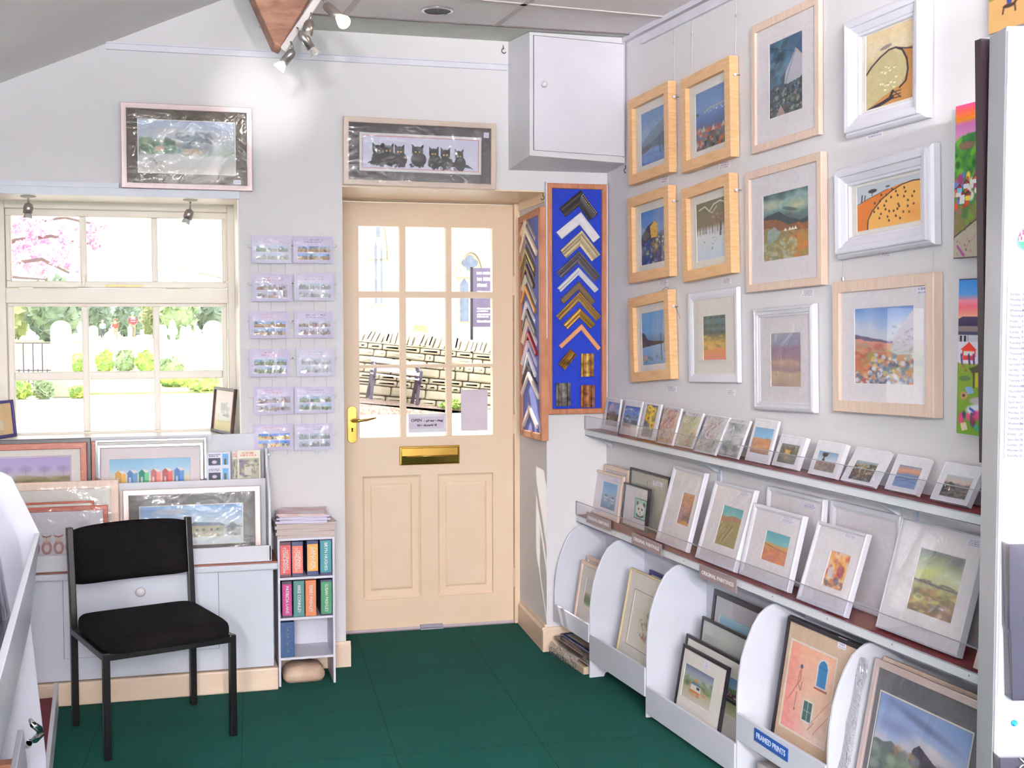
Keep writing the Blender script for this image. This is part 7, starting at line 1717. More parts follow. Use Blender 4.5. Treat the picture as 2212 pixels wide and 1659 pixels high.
lo2 = lettering('\n'.join(str(k + 1) for k in range(31)), pitch * .62, Matrix.Translation((xs1, (r0 + r1) / 2, .0002)), INK, c0, align='LEFT', thick=.0001, space=1 / .62)
hh = max(v_.co.y for v_ in lo2.data.vertices) - min(v_.co.y for v_ in lo2.data.vertices)
for v_ in lo2.data.vertices: v_.co.y *= (r0 - r1 + pitch * .4) / hh
mb = MB()
for k in range(32): mb.box(xs0 - .003, W - .004, r0 + pitch * .5 - k * pitch - .00015, r0 + pitch * .5 - k * pitch + .00015, .0001, .0003)
obj('ruled_lines', mb, mat('rule_grey', (196, 192, 210), .6), c0)
# round sticker
c = stq(2223, 517); rr = abs(stq(2223, 517)[0] - stq(2196, 517)[0])
s_ = thing('round_sticker', 'round pink and green sticker near the top of the leaflet stand', 'sticker', ST.sub(c[0], c[1], .0015).M())
obj('sticker_disc', MB().lathe([(rr, 0), (rr, .0004)], (0, 0, 0), (0, 0, 1), 40), mat('sticker_blue', (96, 170, 200), .4), s_)
half = lambda a0, a1, r_: [(r_ * math.cos(a0 + (a1 - a0) * k / 20), r_ * math.sin(a0 + (a1 - a0) * k / 20)) for k in range(21)]
obj('pink_half', MB().prism(half(-.15, math.pi + .15, rr * .93), 2, .0005, .0007), mat('sticker_pink', (170, 30, 84), .4), s_)
obj('green_half', MB().prism(half(math.pi + .2, 2 * math.pi - .2, rr * .93), 2, .0005, .0007), mat('sticker_green', (20, 120, 84), .4), s_)
lettering('LI', rr * .52, Matrix.Translation((-rr * .52, rr * .42, .0009)), SIGNW, s_, bold=.0006); lettering('LIV', rr * .52, Matrix.Translation((-rr * .50, rr * .0, .0009)), SIGNW, s_, bold=.0006)
# grey leaflet pockets
TINT = mat('smoked_acrylic', (70, 66, 84), .12, spec=.6, alpha=.7)
def pocket(TL, x1, yb, label, bot=.6):
    a = stq(*TL); w = .11; zb = stq(TL[0] + 10, yb)[1]; h = a[1] - zb
    t = thing('leaflet_pocket', label, 'leaflet holder', ST.sub(a[0], zb, .002).M(), 'smoked leaflet pockets on the stand')
    mb = MB(); q = .002
    f = [(.012, 0), (w, 0), (w, h), (0, h), (.004, h * .46), (.007, h * .42)]
    n = len(f)
    mb.prism(f, 2, .034, .036); obj('pocket_front', mb, TINT, t)
    mb = MB(); mb.add([(0, h, 0), (0, h, .036), (.004, h * .46, .036), (.004, h * .46, 0), (.007, h * .42, 0), (.007, h * .42, .036), (.012, 0, .036), (.012, 0, 0)], [(0, 1, 2, 3), (3, 2, 5, 4), (4, 5, 6, 7)]).box(.012, w, 0, .002, 0, .036)
    obj('pocket_side', mb, TINT, t)
    L = []
    for k in range(24): g = 2 * math.pi * k / 24; L.append((.045 + .010 * math.cos(g), h - .022 + .010 * math.sin(g), .039))
    obj('wire_ring', MB().tube(L, .0018, 8, closed=True), NICKEL, t, smooth=True)
    obj('clip', MB().tube([(.034, h + .002, .037), (.045, h - .010, .042), (.056, h + .002, .037)], .002, 8), NICKEL, t, smooth=True)
    return t, w, h, a, zb
t, w, h, a, zb = pocket((2162, 1168), 2260, 1500, 'smoked grey leaflet pocket with a wire ring in the middle of the stand')
for k, (q, x0, rot, cl, lab) in enumerate([(0, .050, -.22, (150, 110, 90), 'brown leaflet standing in the smoked pocket'), (1, .048, -.32, (196, 196, 206), 'pale leaflet leaning in the smoked pocket'), (2, .040, -.30, (60, 110, 150), 'blue leaflet low in the smoked pocket')]):
    fr = ST.sub(a[0] + x0, zb + .012, .010 + .007 * k)
    o_ = obj('leaflet', MB().box(0, .055, 0, h * (.86 - .3 * k), 0, .003), mat('leaflet_%d' % k, cl, .5), label=lab, cat='leaflet', group='leaflets in the smoked pocket'); o_.matrix_world = fr.M() @ Matrix.Rotation(rot * .3, 4, 'Z')
pocket((2143, 1622), 2260, 1800, 'smoked grey leaflet pocket at the bottom of the stand')
c = stq(2190, 1561)
o_ = obj('push_pin', MB().lathe([(.006, 0), (.006, .003), (.003, .006)], (0, 0, 0), (0, 0, 1), 16), mat('pin_teal', (30, 130, 170), .3), label='small teal pin on the white stand between the pockets', cat='pin'); o_.matrix_world = ST.sub(c[0], c[1], .001).M()
# black edged frame hung behind the stand
y_ = 2.075
z1_, z0_ = on_y(2120, 86, y_)[2], on_y(2122, 1000, y_)[2]
xt0, xt1, xb0, xb1 = on_y(2112.5, 86, y_)[0], on_y(2134, 86, y_)[0], on_y(2122, 1000, y_)[0], on_y(2136, 1000, y_)[0]
t = thing('tall_framed_board', 'tall black-edged wooden frame seen edge-on behind the white leaflet stand', 'picture frame', Matrix.Identity(4))
obj('black_moulding', MB().solid([(xb0, y_ - .01, z0_), (xb1, y_ - .01, z0_), (xb1, y_ + .01, z0_), (xb0, y_ + .01, z0_)], [(xt0, y_ - .01, z1_), (xt1, y_ - .01, z1_), (xt1, y_ + .01, z1_), (xt0, y_ + .01, z1_)]), mat('black_edge', (40, 28, 34), .4), t)
xw = on_y(2150, 110, y_)[0]
obj('wooden_back', MB().solid([(xb1 + .001, y_ - .008, z0_), (xb1 + .10, y_ - .008, z0_), (xb1 + .10, y_ + .01, z0_), (xb1 + .001, y_ + .01, z0_)], [(xt1 + .001, y_ - .008, z1_ - .012), (xw + .1, y_ - .008, z1_ - .012), (xw + .1, y_ + .01, z1_ - .012), (xt1 + .001, y_ + .01, z1_ - .012)]), mat('tan_backing', (176, 134, 90), .6, scale=14), t)

# ------------------------------------------------------------------ outside: street, churchyard and church
ROADM = mat('pale_road', (206, 198, 186), .9, scale=.8, col2=(196, 188, 176))
struct('ground', MB().box(-60, 80, 5.75, 160, -.3, -.02), ROADM)
GRASSM = mat('sunlit_grass', (150, 170, 86), .9, scale=1.4, col2=(176, 180, 110))
struct('lawn', MB().box(-40, 3.0, 25.5, 120, -.02, .01), GRASSM)
# unseen wall and roof slab, added to keep sun off floor and window
STONEW = mat('sun_blocker_stone', (196, 180, 150), .9, scale=3, bump=.3, bscale=8)
struct('wall_sun_blocker', MB().box(.45, .648, 5.752, 7.40, -.02, 4.2), STONEW)
struct('roof_sun_blocker', MB().prism([(5.752, 2.75), (7.1, 2.28), (7.1, 2.34), (5.752, 2.85)], 0, -2.2, .44), mat('sun_blocker_slate', (96, 96, 104), .8))

RS = random.Random(11)
def leaves(mb, cx, cy, cz, rx, ry, rz, n, s, shell=.55):
    for _ in range(n):
        while True:
            x, y, z = [RS.uniform(-1, 1) for _ in range(3)]; q = x * x + y * y + z * z
            if shell * shell < q <= 1: break
        p = Vector((cx + x * rx, cy + y * ry, cz + z * rz)); a = Vector((RS.uniform(-1, 1), RS.uniform(-1, 1), RS.uniform(-1, 1))).normalized(); b = a.orthogonal().normalized()
        k = s * RS.uniform(.6, 1.3); mb.add([p - a * k, p - b * k * .6, p + a * k, p + b * k * .6], [(0, 1, 2, 3)])
    return mb
def bush(px0, px1, ptop, pbase, m, label, name='bush', dens=260, s=.10, trunk=False, cat='bush', group=None):
    g = on_z((px0 + px1) / 2, pbase, 0) if pbase > 700 else None
    if g is None: return
    y = g[1]; x0, x1 = on_y(px0, pbase, y)[0], on_y(px1, pbase, y)[0]; zt = on_y(px0, ptop, y)[2]
    w = (x1 - x0) / 2; cx = (x0 + x1) / 2
    t = thing(name, label, cat, Matrix.Translation((cx, y, 0)), group)
    core = MB(); L = []
    for j in range(9):
        b = -1 + 2 * j / 8; rr_ = math.sqrt(max(0, 1 - b * b)) * .9
        L.append([(w * rr_ * math.cos(g_) * (1 + .12 * math.sin(3 * g_ + j)), w * .7 * rr_ * math.sin(g_), zt / 2 + b * zt / 2 * .96) for g_ in [2 * math.pi * k / 18 for k in range(18)]])
    core.loops(L, True, True); obj('crown', core, m, t, smooth=True)
    obj('foliage', leaves(MB(), 0, 0, zt / 2, w, w * .7, zt / 2, dens, s), m, t)
    return t
GR = [mat('leaf_dark_green', (150, 162, 138), .8, scale=.6, col2=(122, 140, 116)), mat('leaf_mid_green', (178, 190, 146), .8, scale=1.5, col2=(148, 168, 124)), mat('leaf_yellow_green', (206, 216, 110), .8, scale=5, col2=(150, 186, 96)), mat('leaf_olive', (196, 196, 140), .8, scale=1.0, col2=(170, 176, 120))]
HG = 'evergreens behind the churchyard'
for (a, b, tp, bs, k, lab) in [(-60, 70, 610, 738, 3, 'pale olive tree at the far left of the window view'), (60, 178, 596, 738, 0, 'dark green yew behind the left gatepost'), (180, 242, 640, 726, 0, 'dark green yew left of the red-coated figures'),
                               (246, 310, 650, 727, 0, 'dark evergreen directly behind the red-coated figures'), (312, 340, 640, 732, 3, 'pale olive bush right of the red-coated person'), (342, 425, 610, 733, 1, 'mid green bush behind the leaning gravestones'), (430, 520, 640, 732, 0, 'green bush behind the right gatepost')]:
    bush(a, b, tp, bs, GR[k], lab, 'yew_tree', 500, .45, group=HG, cat='tree')
PG = 'low plants along the churchyard edge'
for (a, b, tp, bs, k, lab) in [(150, 192, 765, 806, 2, 'low yellow-green plants right of the left gatepost'), (207, 246, 758, 806, 2, 'low plants in the middle pane, left clump'), (249, 291, 755, 806, 1, 'taller green daffodil clump in the middle pane'), (294, 340, 758, 806, 2, 'yellow-green daffodil clump beside the centre glazing bar'),
                               (340, 400, 772, 810, 1, 'green clump below the pinnacle gravestone'), (345, 420, 806, 836, 2, 'yellow-green edging plants in the lower right pane, left clump'), (400, 470, 806, 846, 2, 'yellow-green edging plants in front of the right gatepost'), (22, 66, 822, 860, 2, 'grass clump at the foot of the railings, left one'), (76, 112, 822, 860, 1, 'grass clump at the foot of the railings beside the gatepost'), (155, 185, 838, 858, 2, 'small grass tuft right of the gatepost base')]:
    bush(a, b, tp, bs, GR[k], lab, 'border_plants', 200, .10, group=PG, cat='plants')
# gateposts
POSTM = mat('gatepost_stone', (216, 206, 176), .85, scale=3, col2=(206, 192, 160), bump=.3, bscale=10)
def stone(px0, px1, ptop, pbase, label, name='gravestone', rnd=1.0, m=None, lean=0, thick=.5, cat='gravestone', group='gravestones in the churchyard', shape='round'):
    g = on_z((px0 + px1) / 2, pbase, .0); y = g[1]; x0, x1 = on_y(px0, pbase, y)[0], on_y(px1, pbase, y)[0]; h = on_y(px0, ptop, y)[2]; w = (x1 - x0) / 2
    if shape == 'round': P = [(-w, 0), (w, 0), (w, h - w * rnd)] + [(w * math.cos(k * math.pi / 10), h - w * rnd + w * rnd * math.sin(k * math.pi / 10)) for k in range(1, 10)] + [(-w, h - w * rnd)]
    elif shape == 'taper': P = [(-w, 0), (w, 0), (w * .6, h * .8), (w * .45, h * .95), (0, h), (-w * .35, h * .92), (-w * .6, h * .7)]
    elif shape == 'pinnacle': P = [(-w * .5, 0), (w * .5, 0), (w * .5, h * .55), (w, h * .6), (w, h * .72), (w * .7, h * .78), (w * .6, h * .9), (w * .25, h * .97), (0, h), (-w * .25, h * .97), (-w * .6, h * .9), (-w * .7, h * .78), (-w, h * .72), (-w, h * .6), (-w * .5, h * .55)]
    d = w * thick * 2
    o = obj(name, MB().prism(P, 1, -d / 2, d / 2), m or mat('gravestone_grey', (206, 202, 196), .85, scale=2, col2=(190, 186, 178)), bev=.03, label=label, cat=cat, group=group)
    o.matrix_world = Matrix.Translation((g[0], y, -.02)) @ Matrix.Rotation(lean, 4, 'Y'); return o
stone(113, 156, 690, 856, 'round-topped stone gatepost right of the railings', 'gatepost', 1.0, POSTM, cat='gatepost', group='stone gateposts', thick=.9)
stone(440, 484, 690, 842, 'round-topped white stone gatepost at the right of the window view', 'gatepost', 1.0, POSTM, cat='gatepost', group='stone gateposts', thick=.9)
for a in [(192, 213, 702, 764, 'broad pale gravestone just right of the first glazing bar'), (216, 225, 732, 758, 'small white gravestone with round top'), (225, 248, 716, 760, 'grey gravestone left of the far person'), (346, 361, 700, 752, 'upright gravestone left of the pinnacle stone'),
          (276, 285, 704, 740, 'thin white gravestone beside the red-coated person')]: stone(*a)
stone(362, 385, 688, 770, 'tall pinnacle gravestone with carved top', shape='pinnacle', thick=.4)
stone(384, 396, 703, 760, 'narrow gravestone leaning right behind the pinnacle stone', lean=.12, thick=.2)
stone(394, 421, 700, 772, 'tapering gravestone right of the pinnacle stone', shape='taper', thick=.3)
stone(295, 330, 722, 738, 'low table tomb between the bushes', rnd=.1, thick=.3)
# railings
RLM = mat('rail_iron', (84, 66, 84), .6)
g = on_z(60, 853, 0); yr = g[1]
t = thing('iron_railings', 'thin iron railings left of the round-topped gatepost', 'railings', Matrix.Identity(4))
for i, px in enumerate([30.5, 41, 51, 61.5, 72, 82, 92, 102, 113]):
    a_ = on_y(px, 800, yr); zt = on_y(px, 741 if i % 2 == 0 else 797, yr)[2]
    obj('bar', MB().tube([(a_[0], yr, 0), (a_[0], yr, zt)], .014, 6), RLM, t)
for py in (741, 800, 829): a_, b_ = on_y(18, py, yr), on_y(114, py, yr); obj('rail', MB().tube([tuple(a_), tuple(b_)], .012, 6), RLM, t)
# people in the churchyard
def person(px, ptop, pbase, jm, tm, hm, label, turn=0.0, stripe=None):
    g = on_z(px, pbase, 0); y = g[1]; h = on_y(px, ptop, y)[2]; k = h / 1.75
    t = thing('person', label, 'person', Matrix.Translation((g[0], y, .01)) @ Matrix.Rotation(turn, 4, 'Z'), 'walkers in the churchyard')
    def skin(name, V, E, R, m, par):
        me = bpy.data.meshes.new(name); me.from_pydata([tuple(Vector(v_) * k) for v_ in V], E, []); me.materials.append(m)
        o = bpy.data.objects.new(name, me); COL.objects.link(o); o.parent = par
        md = o.modifiers.new('skin', 'SKIN'); me.skin_vertices[0].data[0].use_root = True
        for i, r_ in enumerate(R): me.skin_vertices[0].data[i].radius = (r_ * k, r_ * k)
        s2 = o.modifiers.new('sub', 'SUBSURF'); s2.levels = 1; s2.render_levels = 1
        return o
    SK_ = mat('skin_tone', (214, 170, 146), .6)
    V = [(0, 0, .95), (0, 0, 1.20), (0, 0, 1.42), (0, 0, 1.52), (0, -.01, 1.62), (0, -.01, 1.70), (.18, 0, 1.40), (.24, -.04, 1.14), (.20, -.20, .98), (-.18, 0, 1.40), (-.24, -.04, 1.14), (-.20, -.20, .98), (.09, 0, .90), (.11, -.02, .50), (.11, .06, .08), (.11, -.08, .04), (-.09, 0, .90), (-.10, -.10, .50), (-.10, -.04, .08), (-.10, -.18, .04)]
    E = [(0, 1), (1, 2), (2, 3), (3, 4), (4, 5), (2, 6), (6, 7), (7, 8), (2, 9), (9, 10), (10, 11), (0, 12), (12, 13), (13, 14), (14, 15), (0, 16), (16, 17), (17, 18), (18, 19)]
    R = [.14, .14, .12, .055, .10, .09, .06, .045, .04, .06, .045, .04, .09, .065, .05, .045, .09, .065, .05, .045]
    skin('body', V, E, R, SK_, t)
    J = [(0, 0, .88), (0, 0, 1.1), (0, 0, 1.43), (.19, 0, 1.40), (.25, -.04, 1.14), (.21, -.18, 1.0), (-.19, 0, 1.40), (-.25, -.04, 1.14), (-.21, -.18, 1.0)]
    skin('jacket', J, [(0, 1), (1, 2), (2, 3), (3, 4), (4, 5), (2, 6), (6, 7), (7, 8)], [.20, .19, .15, .09, .07, .06, .09, .07, .06], jm, t)
    T_ = [(0, 0, .92), (.10, 0, .86), (.12, -.02, .48), (.12, .06, .10), (-.10, 0, .86), (-.11, -.10, .48), (-.11, -.04, .10)]
    skin('trousers', T_, [(0, 1), (1, 2), (2, 3), (0, 4), (4, 5), (5, 6)], [.16, .12, .09, .075, .12, .09, .075], tm, t)
    obj('hat', MB().lathe([(.12 * k, 1.66 * k), (.125 * k, 1.72 * k), (.09 * k, 1.79 * k), (.03 * k, 1.81 * k)], (0, 0, 0), (0, 0, 1), 16), hm, t, smooth=True)
    if stripe:
        for z_ in (1.15, 1.30): obj('reflective_band', MB().lathe([(.20 * k, (z_ - .02) * k), (.212 * k, z_ * k), (.20 * k, (z_ + .04) * k)], (0, 0, 0), (0, 0, 1), 16), stripe, t, smooth=True)
    return t
RED = mat('red_jacket', (206, 60, 90), .7); REDO = mat('orange_red_jacket', (226, 90, 80), .7); PBL = mat('pale_blue_jacket', (170, 196, 220), .7)
BEI = mat('beige_trousers', (176, 160, 150), .8); BLH = mat('light_blue_hat', (120, 196, 214), .7); DKT = mat('dark_trousers', (90, 84, 110), .8)
person(287, 676, 731, RED, BEI, BLH, 'person in red and white striped jacket and light blue hat among the graves', .4, mat('white_stripe', (226, 214, 220), .7))
person(250, 690, 733, REDO, BEI, mat('red_hood', (206, 80, 90), .7), 'person in plain orange-red jacket, half hidden left of the blue-hatted one', -.3)
person(222, 693, 732, PBL, DKT, mat('grey_hat', (190, 196, 206), .7), 'person in a pale blue jacket left of the two in red', .2)
# blossom tree and bare tree
def tree(base, segs, label, name, cat, bark, blobs, lm, r0=.12, s=.08, dens=220, leafname='blossom'):
    t = thing(name, label, cat, Matrix.Translation(base))
    mb = MB()
    for path, r_ in segs: mb.tube([tuple(np.array(p) - np.array(base)) for p in path], [r_ * (1 - .6 * i / max(1, len(path) - 1)) for i in range(len(path))], 7)
    obj('branches', mb, bark, t, smooth=True)
    if blobs:
        mb = MB()
        for c_, r_ in blobs: leaves(mb, c_[0] - base[0], c_[1] - base[1], c_[2] - base[2], r_, r_, r_ * .8, dens, s, 0)
        obj(leafname, mb, lm, t)
    return t
BARK = mat('bark', (120, 100, 96), .9, scale=10)
yt_ = 27.0
def tp(px, py, y=yt_): return tuple(on_y(px, py, y))
b0 = (on_y(-60, 700, yt_)[0], yt_, 0)
segs = [([b0, tp(-60, 640), tp(-40, 560), tp(0, 500)], .16), ([tp(-50, 600), tp(20, 570), tp(90, 560), tp(150, 590)], .06), ([tp(-40, 550), tp(30, 520), tp(110, 510), tp(210, 530)], .06), ([tp(0, 500), tp(60, 480), tp(140, 470), tp(230, 490)], .05), ([tp(-40, 590), tp(40, 600), tp(100, 604)], .04)]
BL = []
for k in range(46):
    px = RS.uniform(15, 175); py = RS.uniform(462, 604)
    if RS.random() < .35: px = RS.uniform(20, 95)
    BL.append((np.array(on_y(px, py, yt_ + RS.uniform(-1, 1))), RS.uniform(.10, .22)))
for k in range(10): BL.append((np.array(on_y(RS.uniform(185, 235), RS.uniform(470, 545), yt_)), RS.uniform(.06, .14)))
tree(b0, segs, 'pink blossom tree filling the upper left window panes', 'blossom_tree', 'tree', BARK, BL, mat('pink_blossom', (250, 206, 224), .7, col2=(240, 160, 196), scale=4), s=.05, dens=60)
yb_ = 40.0; q_ = lambda px, py: tuple(on_y(px, py, yb_))
b0 = (on_y(520, 700, yb_)[0], yb_, 0)
segs = [([b0, q_(520, 640), q_(515, 560), q_(500, 470)], .14), ([q_(520, 610), q_(400, 582), q_(345, 584), q_(270, 586)], .035), ([q_(515, 560), q_(450, 500), q_(380, 575)], .02), ([q_(515, 540), q_(470, 500), q_(440, 510)], .02), ([q_(300, 586), q_(290, 600), q_(280, 590)], .02), ([q_(510, 520), q_(480, 495), q_(445, 495)], .015)]
tree(b0, segs, 'bare tree with thin branches across the upper right window panes', 'bare_tree', 'tree', mat('pale_bark', (170, 150, 150), .9), [(np.array(on_y(365, 492, yb_)), .25), (np.array(on_y(375, 505, yb_)), .2)], mat('young_leaf', (206, 206, 150), .8), s=.05, dens=30, leafname='young_leaves')

# dry stone wall seen through the door
SLW = .105; SLW_PX = .105
def block_wall(name, y, xa, xb, zt, mats, label, z0):
    t = thing(name, label, 'stone wall', Matrix.Translation(((xa + xb) / 2, y, z0)) @ Matrix.Rotation(SLW, 4, 'Y'))
    rg = random.Random(3); cx_ = (xa + xb) / 2; mb = MB(); z = 0.0
    def st(mb, x0, x1, z0, z1, d=.12, lean=0.0):
        e = .028; g_ = .007; w0 = lambda: rg.uniform(-.008, .008)
        x0 += g_; x1 -= g_; z0 += g_; z1 -= g_
        L = []
        for (ins, yy) in ((0, .10), (0, -d + .03), (e * .5, -d + .008), (e * 1.6, -d - rg.uniform(0, .015))):
            L.append([(x0 + ins + w0() + e * .0, yy, z0 + ins), (x0 + ins + e, yy, z0 + ins * .6), (x1 - ins - e, yy, z0 + ins * .6 + w0() * .5), (x1 - ins, yy, z0 + ins + e * .4), (x1 - ins + lean, yy, z1 - ins - e * .4), (x1 - ins - e + lean, yy, z1 - ins * .6), (x0 + ins + e + lean, yy, z1 - ins * .6 + w0() * .5), (x0 + ins + lean, yy, z1 - ins - e * .4)])
        mb.loops(L, False, True)
    while z < zt - .04:
        h = rg.uniform(.09, .17); x = xa - rg.uniform(0, .2)
        if z + h > zt: h = zt - z
        while x < xb:
            w = rg.uniform(.14, .42) * (1.1 if h > .12 else .9); st(mb, x - cx_, x + w - cx_, z, z + h); x += w
        z += h
    obj('coursed_stones', mb, mats[0], t, bev=.012)
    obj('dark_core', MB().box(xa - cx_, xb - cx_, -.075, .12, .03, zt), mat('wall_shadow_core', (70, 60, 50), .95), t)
    mb = MB(); x = xa
    while x < xb:
        w = rg.uniform(.07, .15); st(mb, x - cx_, x + w - cx_, zt + .01, zt + rg.uniform(.20, .28), .16, rg.uniform(.02, .07)); x += w
    obj('coping_stones', mb, mats[1], t, bev=.015)
    return t
WS = mat('sandstone_blocks', (204, 190, 164), .9, scale=2.6, col2=(170, 160, 134), bump=.4, bscale=14)
yw = 19.6
zw = lambda px, d=0: on_y(px, 884 + (px - 980) * SLW_PX, yw - d)[2]
xa_w, xb_w = on_y(700, 800, yw)[0], on_y(1120, 800, yw)[0]
block_wall('dry_stone_wall', yw, xa_w, xb_w, on_y(920, 753, yw)[2] - zw(920), (WS, mat('coping_sandstone', (214, 204, 184), .9, scale=3, col2=(196, 184, 160), bump=.4, bscale=14)), 'dry stone wall with upright coping stones beyond the road', zw(910))
lq = [tuple(on_y(px_, 884 + (px_ - 980) * SLW_PX + 2, yw - .1)) for px_ in (700, 1120)]
struct('leaf_litter', MB().solid([(lq[0][0], yw - .75, -.1), (lq[1][0], yw - .75, -.1), (lq[1][0], yw + .1, -.1), (lq[0][0], yw + .1, -.1)], [(lq[0][0], yw - .75, lq[0][2] - .02), (lq[1][0], yw - .75, lq[1][2] - .02), (lq[1][0], yw + .1, lq[1][2] + .05), (lq[0][0], yw + .1, lq[0][2] + .05)]), mat('leaf_litter_red', (176, 130, 116), .9, scale=30, col2=(206, 190, 170)))
o_ = obj('verge_weeds', leaves(MB(), on_y(985, 872, yw - .2)[0], yw - .3, on_y(985, 874, yw - .3)[2], .30, .12, .08, 300, .04, 0), GR[2], label='yellow-green weeds at the foot of the dry stone wall', cat='plants', kind='stuff')
# bench
IRON = mat('bench_iron', (66, 54, 72), .5); BSL = mat('bench_slat', (196, 186, 200), .5)
yb_ = yw - .50
PR_, PL_ = on_y(896, 874, yb_), on_y(797, 861, yb_)
hs, hb = .36, .66
t = thing('park_bench', 'bench with dark cast iron ends and pale slats before the stone wall', 'bench', Matrix.Translation(((PR_[0] + PL_[0]) / 2, yb_, (PR_[2] + PL_[2]) / 2)) @ Matrix.Rotation(math.atan2(PL_[2] - PR_[2], PR_[0] - PL_[0]), 4, 'Y'))
bx1, bx0 = PR_[0], PL_[0]
L_ = (bx1 - bx0) / 2
for s_ in (-1, 1):
    P = [(.20, hb), (.16, hb * .8), (.10, hs + .03), (-.16, hs + .02), (-.20, hs - .02), (-.17, hs - .06), (-.20, .03), (-.26, 0), (-.18, 0), (-.10, hs * .5), (.02, hs - .10), (.12, hs * .5), (.18, 0), (.28, 0), (.20, hs * .6), (.17, hs), (.24, hb)]
    obj('cast_iron_end', MB().prism(P, 0, s_ * L_ - .02, s_ * L_ + .02), IRON, t)
    obj('armrest', MB().tube([(s_ * L_, .15, hs + .16), (s_ * L_, -.02, hs + .19), (s_ * L_, -.20, hs + .16), (s_ * L_, -.20, hs)], .022, 8), IRON, t, smooth=True)
for yy, zz_, hh_, dd_ in [(-.16, hs + .03, .012, .04), (-.06, hs + .03, .012, .04), (.04, hs + .03, .012, .04)]: obj('seat_slat', MB().box(-L_ - .03, L_ + .03, yy - dd_, yy + dd_, zz_, zz_ + .02), BSL, t, bev=.004)
for zz_, yy in ((hs + .13, .14), (hb - .04, .19)): obj('back_slat', MB().box(-L_ - .03, L_ + .03, yy - .025, yy - .005, zz_ - .04, zz_ + .04), BSL, t, bev=.004)
# notice board
ys = yw + .35
pt = on_y(1018.5, 577, ys); pb_ = on_y(1018.5, 716, ys)
t = thing('church_notice_board', 'dark notice board with white lettering on a black post above the wall', 'notice board', Matrix.Identity(4))
x0, x1 = on_y(1016, 640, ys)[0], on_y(1021, 640, ys)[0]
obj('post', MB().box(x0, x1, ys - .02, ys + .02, -.02, pt[2]), mat('board_post_black', (40, 34, 44), .5), t)
xr = on_y(1075, 640, ys)[0]; z0, z1 = on_y(1040, 706, ys)[2], on_y(1040, 579, ys)[2]
obj('board', MB().box(x1, xr, ys - .015, ys + .015, z0, z1), mat('board_slate', (104, 92, 116), .5), t)
obj('second_post', MB().box(xr, xr + .04, ys - .02, ys + .02, -.02, pt[2]), mat('board_post_black', (40, 34, 44), .5), t)
mb = MB(); WLm = mat('board_lettering', (236, 232, 240), .6)
for py, pxa, pxb, hh_ in ((590, 1029, 1040, 6), (590, 1042, 1062, 6), (603, 1030, 1040, 7), (603, 1043, 1062, 8), (616, 1030, 1052, 7), (632, 1030, 1062, 8), (666.5, 1030, 1062, 4), (672, 1030, 1054, 3.5), (679, 1030, 1062, 4), (684, 1030, 1055, 4), (694, 1030, 1062, 5)):
    x = pxa; rg = random.Random(int(py * pxa))
    while x < pxb - 1:
        w = rg.uniform(1.6, 3.2); a_, b_ = on_y(x, py + hh_ / 2, ys), on_y(min(x + w, pxb), py - hh_ / 2 + rg.uniform(0, 1.2), ys)
        mb.box(a_[0], b_[0], ys - .018, ys - .0155, a_[2], b_[2]); x += w + .5
obj('white_lettering', mb, WLm, t)
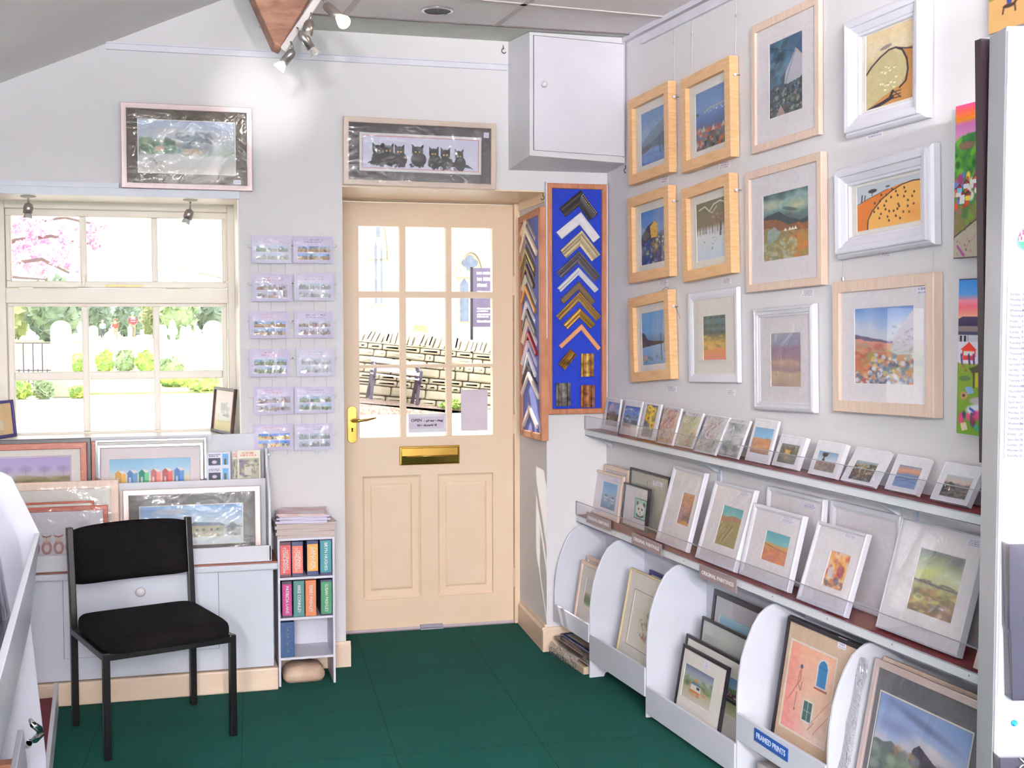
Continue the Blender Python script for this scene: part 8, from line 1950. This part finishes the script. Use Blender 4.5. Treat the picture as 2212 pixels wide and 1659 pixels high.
# church
yc_ = 34.0
CHM = mat('church_limestone', (214, 204, 180), .9, scale=1.2, col2=(206, 194, 168), bump=.2, bscale=4)
t = thing('church', 'pale stone church wall with pointed windows beyond the dry stone wall', 'building', Matrix.Identity(4))
xa, xb = on_y(735, 700, yc_)[0], 22.0
obj('nave_wall', MB().box(xa, xb, yc_, yc_ + .6, -.02, 9.0), CHM, t)
def lancet(pxa, pxb, ptop, psill, pspring, label, lights):
    y = yc_ - .01; xa_, xb_ = on_y(pxa, 600, y)[0], on_y(pxb, 600, y)[0]; zt, zs, zsp = on_y(pxa, ptop, y)[2], on_y(pxa, psill, y)[2], on_y(pxa, pspring, y)[2]; w = (xb_ - xa_) / 2; cx_ = (xa_ + xb_) / 2
    def arch(w_, zt_, z0_):
        P = [(cx_ - w_, z0_), (cx_ + w_, z0_), (cx_ + w_, zsp)]; 
        for k in range(1, 8): a_ = k / 8; P.append((cx_ + w_ * (1 - a_) ** .62 if False else cx_ + w_ * math.cos(a_ * math.pi / 2) ** .9, zsp + (zt_ - zsp) * math.sin(a_ * math.pi / 2) ** 1.15))
        P.append((cx_, zt_))
        for k in range(7, 0, -1): a_ = k / 8; P.append((cx_ - w_ * math.cos(a_ * math.pi / 2) ** .9, zsp + (zt_ - zsp) * math.sin(a_ * math.pi / 2) ** 1.15))
        P.append((cx_ - w_, zsp)); return P
    o1, i1 = arch(w * 1.25, zt + .25, zsp - .1), arch(w, zt, zsp - .1)
    mb = MB(); n = len(o1); L = [[(p[0], y - .12, p[1]) for p in i1], [(p[0], y - .12, p[1]) for p in o1], [(p[0], y, p[1]) for p in o1]]
    mb.loops(L, False, False); h_ = obj('hood_mould', mb, CHM, t)
    mb = MB().prism(arch(w, zt, zs), 1, y - .03, y + .005); wn_ = obj('lancet_window', mb, CHM, t)
    for (fa, fb, fz0, fz1) in lights:
        ww_ = 2 * w; P = [(xa_ + ww_ * fa, zs + (zt - zs) * fz0), (xa_ + ww_ * fb, zs + (zt - zs) * fz0), (xa_ + ww_ * fb, zs + (zt - zs) * (fz1 - .08)), (xa_ + ww_ * (fa + fb) / 2, zs + (zt - zs) * fz1), (xa_ + ww_ * fa, zs + (zt - zs) * (fz1 - .08))]
        obj('leaded_glass', MB().prism(P, 1, y - .05, y - .031), mat('leaded_grey_glass', (130, 140, 156), .3, scale=6, col2=(110, 120, 140)), wn_)
lancet(798, 836, 470, 660, 552, '', [(.30, .42, .02, .75), (.62, .72, .02, .7), (.40, .6, .78, .95)])
lancet(990, 1040, 545, 694, 592, '', [(.06, .42, .0, .62), (.58, .94, .0, .62)])
y = yc_ - .06; xq = (on_y(990, 600, y)[0] + on_y(1040, 600, y)[0]) / 2; zq = on_y(1010, 568, y)[2]
mb = MB()
for dx, dz in ((.11, 0), (-.11, 0), (0, .11), (0, -.11), (0, 0)): mb.lathe([(.11, 0), (.11, .01 + dx * .05 + dz * .03)], (xq + dx, y, zq + dz), (0, -1, 0), 16)
obj('quatrefoil_light', mb, mat('leaded_grey_glass', (130, 140, 156), .3), t)
a_, b_ = on_y(895, 726, yc_ - .02), on_y(921, 703, yc_ - .02)
mb = MB(); ringm(MB(), 0, 0, 0, 0, 0, 0, 0)
obj('priest_doorway', MB().box(a_[0], b_[0], yc_ - .04, yc_, -.02, b_[2]), mat('doorway_stone', (206, 180, 130), .9), t)
bpy.context.view_layer.update()
